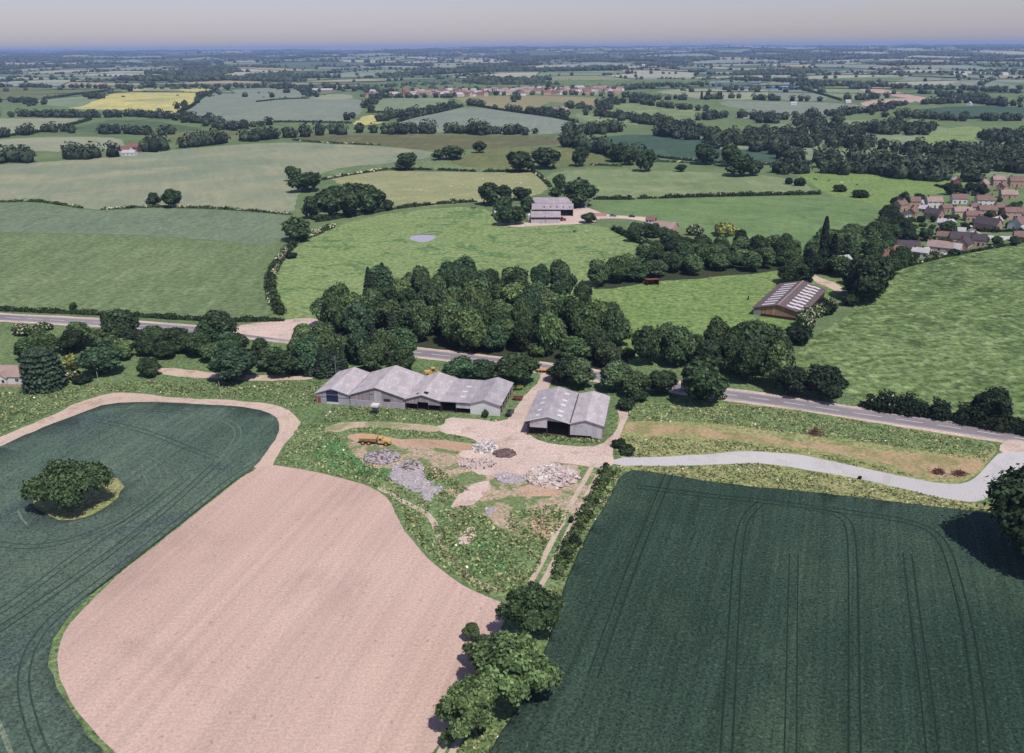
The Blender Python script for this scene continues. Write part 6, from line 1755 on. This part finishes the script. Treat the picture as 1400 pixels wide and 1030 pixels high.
scatter([[(600, 700), (640, 690), (700, 735), (750, 735), (735, 780), (700, 812), (660, 808), (610, 770), (590, 720)], [(575, 640), (600, 640), (640, 670), (600, 690)], [(700, 700), (760, 690), (780, 700), (760, 728), (730, 740), (690, 720)], [(550, 690), (600, 745), (680, 810), (660, 812), (592, 765), (555, 722)],
         [(715, 600), (770, 605), (820, 607), (825, 600), (770, 598), (724, 592)], [(842, 640), (858, 646), (838, 682), (808, 732), (782, 782), (766, 832), (735, 850), (768, 770), (800, 700)], [(705, 985), (730, 930), (690, 1000), (660, 1060), (610, 1060), (640, 1000)]],
        17000, ['grass_a', 'grass_b', 'grass_c', 'flower'], [5, 2.6, 1.6, .08], .48, .36, 'rough_grass', 'weeds and nettles round the demolition yard', lay)
scatter([[(842, 575), (860, 550), (905, 554), (990, 553), (1060, 558), (1150, 572), (1250, 589), (1330, 602), (1362, 612), (1345, 632), (1260, 616), (1160, 602), (1060, 590), (960, 578), (880, 576)], [(840, 628), (850, 596), (930, 600), (1020, 606), (1100, 618), (1180, 632), (1260, 654), (1180, 640), (1090, 620), (1010, 616), (900, 625)],
         [(838, 638), (970, 637), (1030, 633), (1120, 647), (1230, 669), (1345, 690), (1350, 702), (1200, 686), (1000, 666), (850, 643)]],
        21000, ['grass_a', 'grass_b', 'grass_c', 'flower'], [4, 5, .9, .09], .44, .32, 'rough_grass', 'weedy grass of the right verge round the gravel track', lay + road_hole)
print('details', round(time.time() - T0, 1))

# ------------------------------------------------------------------ the far country
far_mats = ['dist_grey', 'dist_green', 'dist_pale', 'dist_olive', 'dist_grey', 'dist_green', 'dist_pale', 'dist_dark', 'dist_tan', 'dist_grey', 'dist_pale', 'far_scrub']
fr = random.Random(21)


def far_country():
    V, Q, MI = [], [], []
    edges = []
    woods = []
    bands = [(2150, 6200, 300, 215, 4), (6200, 13000, 620, 460, 3), (13000, 25500, 1500, 1100, 3)]
    ca, sa = math.cos(R(9)), math.sin(R(9))
    for r0, r1, cw, ch, ns in bands:
        ny = int(round((r1 - r0) / ch)); ch = (r1 - r0) / ny
        hw = r1 * 1.15
        nx = int(2 * hw / cw)
        gx = {}
        for j in range(ny + 1):
            for i in range(nx + 1):
                jx, jy = fr.uniform(-.28, .28) * cw, fr.uniform(-.3, .3) * ch
                if j in (0, ny): jy = 0
                x, y = -hw + i * cw + (j % 2) * cw * .4 + jx, r0 + j * ch + jy
                gx[i, j] = (x, y)
        for j in range(ny):
            for i in range(nx):
                q = [gx[i, j], gx[i + 1, j], gx[i + 1, j + 1], gx[i, j + 1]]
                mx, my = q[0][0], q[0][1]
                if abs(mx) > my * 1.05 + 300: continue
                b = len(V)
                for v in range(ns + 1):
                    for u in range(ns + 1):
                        s, t = u / ns, v / ns
                        x = (q[0][0] * (1 - s) + q[1][0] * s) * (1 - t) + (q[3][0] * (1 - s) + q[2][0] * s) * t
                        y = (q[0][1] * (1 - s) + q[1][1] * s) * (1 - t) + (q[3][1] * (1 - s) + q[2][1] * s) * t
                        V.append((x, y))
                k = fr.randrange(len(far_mats))
                if r0 > 6000 and fr.random() < .2: k = 11
                for v in range(ns):
                    for u in range(ns):
                        a = b + v * (ns + 1) + u
                        Q.append((a, a + 1, a + ns + 2, a + ns + 1)); MI.append(k)
                wd = fr.random() < (.07 if r0 < 3000 else .2 if r0 < 8000 else .34)
                if wd: woods.append(q)
                edges.append((q[0], q[1], r0)); edges.append((q[0], q[3], r0))
    V = np.array(V)
    z = T(V[:, 0], V[:, 1]) - 1.2 * (1 - sstep(2150, 2700, V[:, 1]))
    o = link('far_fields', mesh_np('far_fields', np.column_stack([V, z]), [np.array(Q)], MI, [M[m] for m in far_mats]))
    tag(o, 'patchwork of distant fields reaching to the horizon', 'fields', kind='structure')
    return edges, woods


edges, woods = far_country()
# low-detail clumps, merged into masses nobody could count
iv1, it1 = ico(1)


def blob_variant():
    v = iv1 * (1 + npr.normal(0, .16, (len(iv1), 1)))
    v[:, 2] = v[:, 2] * .95 + .75
    return np.maximum(v, [-9, -9, 0])


BV = [blob_variant() for _ in range(12)]


def mass(spots, name, label, fuzz=0):
    """spots: (x, y, crown radius, height)"""
    if not spots: return
    sp = np.array(spots)
    z = T(sp[:, 0], sp[:, 1]) - 1.0
    Vs, Ts = [], []
    for i in range(len(sp)):
        v = BV[i % 12] * (.82 if fuzz else 1)
        a = npr.uniform(0, 6.28); c, s = math.cos(a), math.sin(a)
        x = (v[:, 0] * c - v[:, 1] * s) * sp[i, 2] + sp[i, 0]; y = (v[:, 0] * s + v[:, 1] * c) * sp[i, 2] + sp[i, 1]
        Vs.append(np.column_stack([x, y, v[:, 2] / 1.75 * sp[i, 3] + z[i]])); Ts.append(it1 + i * len(iv1))
    V = np.vstack(Vs); F = [np.vstack(Ts)]
    if fuzz:
        k = npr.choice(len(sp), len(sp) * fuzz)
        d = unit(len(k)); d[:, 2] = np.abs(d[:, 2])
        C = np.column_stack([sp[k, 0] + d[:, 0] * sp[k, 2], sp[k, 1] + d[:, 1] * sp[k, 2], z[k] + sp[k, 3] * (.42 + .55 * d[:, 2])])
        cv, cq = cards(C, d + unit(len(k)) * .6, 2.3)
        F = [np.vstack(Ts), cq + len(V)]; V = np.vstack([V, cv])
    tag(link(name, mesh_np(name, V, F, mats=[M['far_leaf']])), label, 'trees', kind='stuff')


def in_frame(x, y, mg=60):
    if y < 50: return False
    u, v = to_px((x, y, Tz(x, y)))
    return -mg < u < 1400 + mg and v < 1100


spots = []
for a, b, r0 in edges:
    L = math.dist(a, b)
    if fr.random() < .12: continue
    if not in_frame(*a, 250): continue
    dens = fr.choice([.08, .2, .4, 1.0]) if r0 < 6000 else fr.choice([.1, .5, 1]) if r0 < 12000 else .5
    st = 12 if r0 < 6000 else 26 if r0 < 12000 else 70
    n = int(L / st * dens)
    for _ in range(n):
        t = fr.random(); x, y = a[0] + (b[0] - a[0]) * t + fr.gauss(0, 3), a[1] + (b[1] - a[1]) * t + fr.gauss(0, 3)
        big = fr.random() < .5
        r = (fr.uniform(5, 8.5) if big else fr.uniform(2.5, 4.5)) * (1 if r0 < 6000 else 1.7 if r0 < 12000 else 4)
        spots.append((x, y, r, (r * 1.7 if big else r * 1.1) if r0 < 12000 else r * .9))
print('hedgerow', len(spots))
hv, hq = [], []
for a, b, r0 in edges:
    if r0 > 12000 or not in_frame(*a, 250) or fr.random() < .3: continue
    n = max(2, int(math.dist(a, b) / 45)); hw_ = 2.6 if r0 < 6000 else 5; hh_ = 2.0 if r0 < 6000 else 3.6
    d = Vector((b[0] - a[0], b[1] - a[1])).normalized(); nx_, ny_ = -d.y * hw_, d.x * hw_
    for i in range(n + 1):
        x, y = a[0] + (b[0] - a[0]) * i / n, a[1] + (b[1] - a[1]) * i / n
        z = Tz(x, y) - 1.0; f = fr.uniform(.7, 1.25)
        if i: k = len(hv); hq += [(k - 3, k, k + 1, k - 2), (k - 2, k + 1, k + 2, k - 1)]
        hv += [(x - nx_, y - ny_, z), (x, y, z + hh_ * f + 1), (x + nx_, y + ny_, z)]
tag(link('distant_hedges', mesh_np('distant_hedges', hv, [np.array(hq)], mats=[M['far_leaf']])), 'dark hedge lines dividing the distant fields', 'hedges', kind='stuff')
mass(spots, 'distant_hedgerow_trees', 'countless hedgerow trees between the distant fields')
spots = []
for q in woods:
    if not in_frame(*q[0], 400): continue
    r0 = q[0][1]
    st = 14 if r0 < 6000 else 30 if r0 < 12500 else 90
    n = int(min(900, math.dist(q[0], q[1]) * math.dist(q[0], q[3]) / st ** 2 * 1.1))
    for _ in range(n):
        s, t = fr.random(), fr.random()
        x = (q[0][0] * (1 - s) + q[1][0] * s) * (1 - t) + (q[3][0] * (1 - s) + q[2][0] * s) * t
        y = (q[0][1] * (1 - s) + q[1][1] * s) * (1 - t) + (q[3][1] * (1 - s) + q[2][1] * s) * t
        r = st * fr.uniform(.5, .8)
        spots.append((x, y, r, min(20, r * 1.6) * fr.uniform(.8, 1.2)))
print('woods', len(spots))
mass(spots, 'distant_woods', 'distant woods reading as one dark blue mass')


# woods and hedgerow trees of the middle distance
def fill(px, spacing, rr=(4.5, 7.5)):
    w = np.asarray(wpts(px)); out = []
    for _ in range(int((np.ptp(w[:, 0]) * np.ptp(w[:, 1])) / spacing ** 2 * 1.3)):
        x, y = fr.uniform(w[:, 0].min(), w[:, 0].max()), fr.uniform(w[:, 1].min(), w[:, 1].max())
        if inpoly(np.array([x]), np.array([y]), w)[0]:
            r = fr.uniform(*rr); out.append((x, y, r, r * fr.uniform(1.7, 2.3)))
    return out


clear = [np.asarray(g[3]) for g in GROUND if 'clearing' in g[1]]
sp = fill([(955, 208), (1010, 180), (1060, 172), (1110, 166), (1160, 164), (1200, 168), (1250, 176), (1330, 174), (1440, 184), (1440, 244), (1320, 240), (1220, 235), (1120, 222), (1060, 204), (1010, 200)], 13)
sp = [s for s in sp if math.sin(s[0] * .021 + 1) * math.sin(s[1] * .017 + s[0] * .006) >  -.02 or s[1] < 900 and s[0] > 560]
sp = [s for s in sp if not any(inpoly(np.array([s[0]]), np.array([s[1]]), c)[0] for c in clear)]
sp += fill([(1060, 240), (1060, 236), (1100, 233), (1100, 236)], 12)
mass(sp, 'dark_wood', 'dark tree clumps filling the middle right behind the grazing field', 40)


def belt(px, n, wid, rr=(4.5, 8)):
    ln = resample(wpts(px), 4, False); out = []
    for i in range(n):
        t = fr.random(); x, y = ln[int(t * (len(ln) - 1))]
        r = fr.uniform(*rr); out.append((x + fr.gauss(0, wid), y + fr.gauss(0, wid), r, r * fr.uniform(1.6, 2.2)))
    return out


sp = []
for px, n, wid in [([(-40, 160), (40, 160), (120, 161), (170, 160)], 60, 8), ([(180, 159), (205, 161), (240, 163), (300, 173), (318, 178)], 55, 7), ([(-20, 190), (40, 184), (80, 180), (120, 182), (180, 184), (240, 184)], 45, 6), ([(320, 178), (345, 174), (360, 172)], 10, 6),
                   ([(0, 140), (40, 140), (48, 145)], 24, 12), ([(100, 134), (125, 132), (135, 136)], 18, 8), ([(-30, 119), (60, 120), (150, 121), (240, 120), (330, 120), (400, 121)], 110, 8), ([(240, 152), (262, 141), (290, 127), (310, 122)], 18, 7),
                   ([(410, 122), (420, 128), (426, 133)], 22, 9), ([(485, 165), (495, 155), (503, 148), (515, 138), (523, 132)], 26, 7), ([(520, 166), (535, 163), (545, 160)], 10, 7), ([(545, 163), (580, 155), (630, 145)], 22, 4), ([(640, 144), (700, 152), (760, 160)], 14, 3),
                   ([(545, 181), (600, 182), (690, 184), (735, 183)], 26, 5), ([(720, 155), (745, 157), (775, 160)], 34, 8), ([(770, 146), (800, 150), (822, 150), (840, 140)], 40, 7), ([(815, 158), (860, 164), (910, 168), (915, 172)], 40, 8), ([(880, 168), (920, 176), (960, 184), (1000, 186)], 50, 9), ([(960, 165), (1000, 160), (1050, 165), (1060, 172)], 36, 9), ([(860, 139), (900, 146), (940, 150), (975, 152)], 24, 6), ([(700, 143), (708, 135)], 4, 4),
                   ([(1050, 165), (1120, 160), (1180, 156), (1200, 150)], 46, 9), ([(1195, 152), (1230, 145), (1260, 143), (1290, 142)], 34, 7), ([(1200, 160), (1240, 161), (1310, 166), (1390, 165)], 26, 6), ([(1030, 137), (1060, 138), (1115, 139)], 12, 4), ([(1150, 138), (1175, 137), (1215, 134)], 14, 4), ([(1290, 142), (1330, 141), (1396, 147)], 34, 8),
                   ([(1225, 121), (1280, 121), (1400, 128)], 40, 9), ([(1290, 132), (1340, 138), (1396, 140)], 40, 12), ([(1270, 248), (1230, 243), (1190, 238), (1120, 236), (1060, 236)], 30, 5)]:
    sp += belt(px, n, wid)
for px, n, wid in [([(-10, 222), (60, 221), (100, 218), (148, 214)], 19, 5), ([(192, 209), (240, 203), (300, 197), (345, 193)], 22, 5), ([(345, 192), (420, 187), (490, 181), (545, 184)], 26, 5), ([(550, 183), (610, 183), (690, 185)], 15, 5), ([(775, 200), (800, 206), (830, 212), (862, 222)], 17, 5), ([(768, 186), (800, 184), (850, 180)], 15, 5), ([(880, 184), (920, 188), (960, 192), (1000, 196)], 15, 5), ([(1120, 228), (1180, 234), (1240, 240), (1300, 246), (1345, 248)], 19, 5), ([(1030, 205), (1100, 222), (1150, 222), (1230, 228), (1310, 234), (1396, 240)], 30, 5), ]:
    sp += belt(px, n, wid, (6, 10.5))
mass(sp, 'mid_distance_trees', 'hedgerow trees and small spinneys of the middle distance', 46)
sp = []
for px, n, wid in [([(380, 122), (440, 121), (500, 122), (530, 128)], 80, 14), ([(500, 134), (540, 134), (620, 134)], 28, 6), ([(620, 132), (700, 130), (780, 130), (850, 133)], 28, 6), ([(530, 120), (620, 116), (720, 113), (860, 116)], 260, 40), ([(540, 128), (640, 124), (740, 122), (850, 122)], 60, 30), ([(850, 124), (900, 118), (960, 117)], 120, 22), ([(860, 133), (900, 137), (960, 136), (1010, 134)], 60, 9), ([(960, 123), (1020, 124), (1095, 123)], 16, 5), ([(960, 111), (1000, 110), (1100, 113), (1180, 117), (1225, 118)], 200, 22), ([(1095, 117), (1160, 118), (1220, 119)], 90, 10)]:
    sp += belt(px, n, wid, (5, 8))
mass(sp, 'village_trees', 'trees crowding round the far village and the lake', 8)
print('far', round(time.time() - T0, 1))

# thin upright poplars by the lake field
for i, (x, y) in enumerate([(959, 136), (966, 136), (969, 136), (982, 136), (985, 136)]):
    plant('poplar_tree', 'cypress', P(x, y), 16, 6, 'dark', f'thin upright poplar, {ordinal(i)} from left near the lake', 'tree', 'thin poplars near the lake')

# ------------------------------------------------------------------ air, sky, sun, camera
hz = NT('haze_air')
hz.t.nodes.remove(hz.out); hz.out = hz.n('ShaderNodeOutputMaterial')
pv = hz.n('ShaderNodeVolumePrincipled')
pv.inputs['Color'].default_value = (.43, .60, 1.0, 1)
pv.inputs['Density'].default_value = HAZE = 6.2e-5
pv.inputs['Anisotropy'].default_value = .0
hz.l(pv.outputs[0], hz.out.inputs['Volume'])
zs = T(*np.meshgrid(np.linspace(-26000, 26000, 200), np.linspace(0, 26000, 200)))
ztop = max(float(zs.max()) + 24, CAM_H) + 6
print('terrain', float(zs.min()), float(zs.max()))
o = MB().box(-30000, 30000, -2500, 27500, float(zs.min()) - 8, ztop).obj('haze', hz.m, None, label='thin blue air haze over the whole countryside', cat='haze', kind='stuff')

wd = bpy.data.worlds.new('World'); S.world = wd; wd.use_nodes = True
nt = wd.node_tree; nt.nodes.clear()
out = nt.nodes.new('ShaderNodeOutputWorld'); bg = nt.nodes.new('ShaderNodeBackground'); sky = nt.nodes.new('ShaderNodeTexSky')
sky.sky_type = 'NISHITA'; sky.sun_disc = False; sky.sun_elevation = SUN_EL; sky.sun_rotation = SUN_AZ
sky.air_density = 1.0; sky.dust_density = .6; sky.ozone_density = 1.0
tint = nt.nodes.new('ShaderNodeMix'); tint.data_type = 'RGBA'; tint.blend_type = 'MULTIPLY'; tint.inputs[0].default_value = 1.0
tint.inputs[7].default_value = (1.05, .96, 1.25, 1)
nt.links.new(sky.outputs[0], tint.inputs[6])
tc0 = nt.nodes.new('ShaderNodeTexCoord'); sx0 = nt.nodes.new('ShaderNodeSeparateXYZ'); nt.links.new(tc0.outputs['Generated'], sx0.inputs[0])
h0 = nt.nodes.new('ShaderNodeMapRange'); h0.inputs[1].default_value = .0; h0.inputs[2].default_value = .035; nt.links.new(sx0.outputs[2], h0.inputs[0])
hm = nt.nodes.new('ShaderNodeMix'); hm.data_type = 'RGBA'; hm.inputs[6].default_value = (.98, .955, 1.29, 1); hm.inputs[7].default_value = (1.05, .96, 1.22, 1)
nt.links.new(h0.outputs[0], hm.inputs[0]); nt.links.new(hm.outputs[2], tint.inputs[7])
# thin cloud puffs high in the frame
tc = nt.nodes.new('ShaderNodeTexCoord'); mp = nt.nodes.new('ShaderNodeMapping'); mp.inputs['Scale'].default_value = (9, 9, 60)
nt.links.new(tc.outputs['Generated'], mp.inputs[0])
nz = nt.nodes.new('ShaderNodeTexNoise'); nz.inputs['Scale'].default_value = 1.0; nz.inputs['Detail'].default_value = 6; nz.inputs['Roughness'].default_value = .6
nt.links.new(mp.outputs[0], nz.inputs['Vector'])
mr = nt.nodes.new('ShaderNodeMapRange'); mr.inputs[1].default_value = .5; mr.inputs[2].default_value = .75; mr.inputs[3].default_value = 0; mr.inputs[4].default_value = 1
nt.links.new(nz.outputs[0], mr.inputs[0])
sx = nt.nodes.new('ShaderNodeSeparateXYZ'); nt.links.new(tc.outputs['Generated'], sx.inputs[0])
m2 = nt.nodes.new('ShaderNodeMapRange'); m2.inputs[1].default_value = .044; m2.inputs[2].default_value = .056; m2.inputs[3].default_value = 0; m2.inputs[4].default_value = .55
nt.links.new(sx.outputs[2], m2.inputs[0])
mm = nt.nodes.new('ShaderNodeMath'); mm.operation = 'MULTIPLY'; nt.links.new(mr.outputs[0], mm.inputs[0]); nt.links.new(m2.outputs[0], mm.inputs[1])
cl = nt.nodes.new('ShaderNodeMix'); cl.data_type = 'RGBA'; cl.inputs[7].default_value = (9, 9, 9.4, 1)
nt.links.new(mm.outputs[0], cl.inputs[0]); nt.links.new(tint.outputs[2], cl.inputs[6])
nt.links.new(cl.outputs[2], bg.inputs[0]); bg.inputs[1].default_value = .085
nt.links.new(bg.outputs[0], out.inputs[0])

sl = bpy.data.lights.new('sun', 'SUN'); sl.energy = 4.6; sl.angle = R(.53); sl.color = (1, .945, .87)
so = link('sun', sl)
dirv = Vector((math.sin(SUN_AZ) * math.cos(SUN_EL), math.cos(SUN_AZ) * math.cos(SUN_EL), math.sin(SUN_EL)))
so.rotation_euler = (-dirv).to_track_quat('-Z', 'Y').to_euler(); so.location = (0, 0, 300)

cd = bpy.data.cameras.new('camera'); cd.sensor_fit = 'HORIZONTAL'; cd.sensor_width = 36; cd.lens = F_PX / 1400 * 36
cd.clip_start = 1; cd.clip_end = 60000
co = link('camera', cd); co.location = CAM; co.rotation_euler = cam_rot.to_euler()
S.camera = co
S.view_settings.view_transform = 'Standard'; S.view_settings.look = 'None'; S.view_settings.exposure = 0; S.view_settings.gamma = 1
S.cycles.max_bounces = 5; S.cycles.diffuse_bounces = 2; S.cycles.glossy_bounces = 2; S.cycles.transmission_bounces = 2; S.cycles.volume_bounces = 0
S.cycles.use_denoising = True
bpy.context.view_layer.update()
print('done', round(time.time() - T0, 1), len(S.objects))
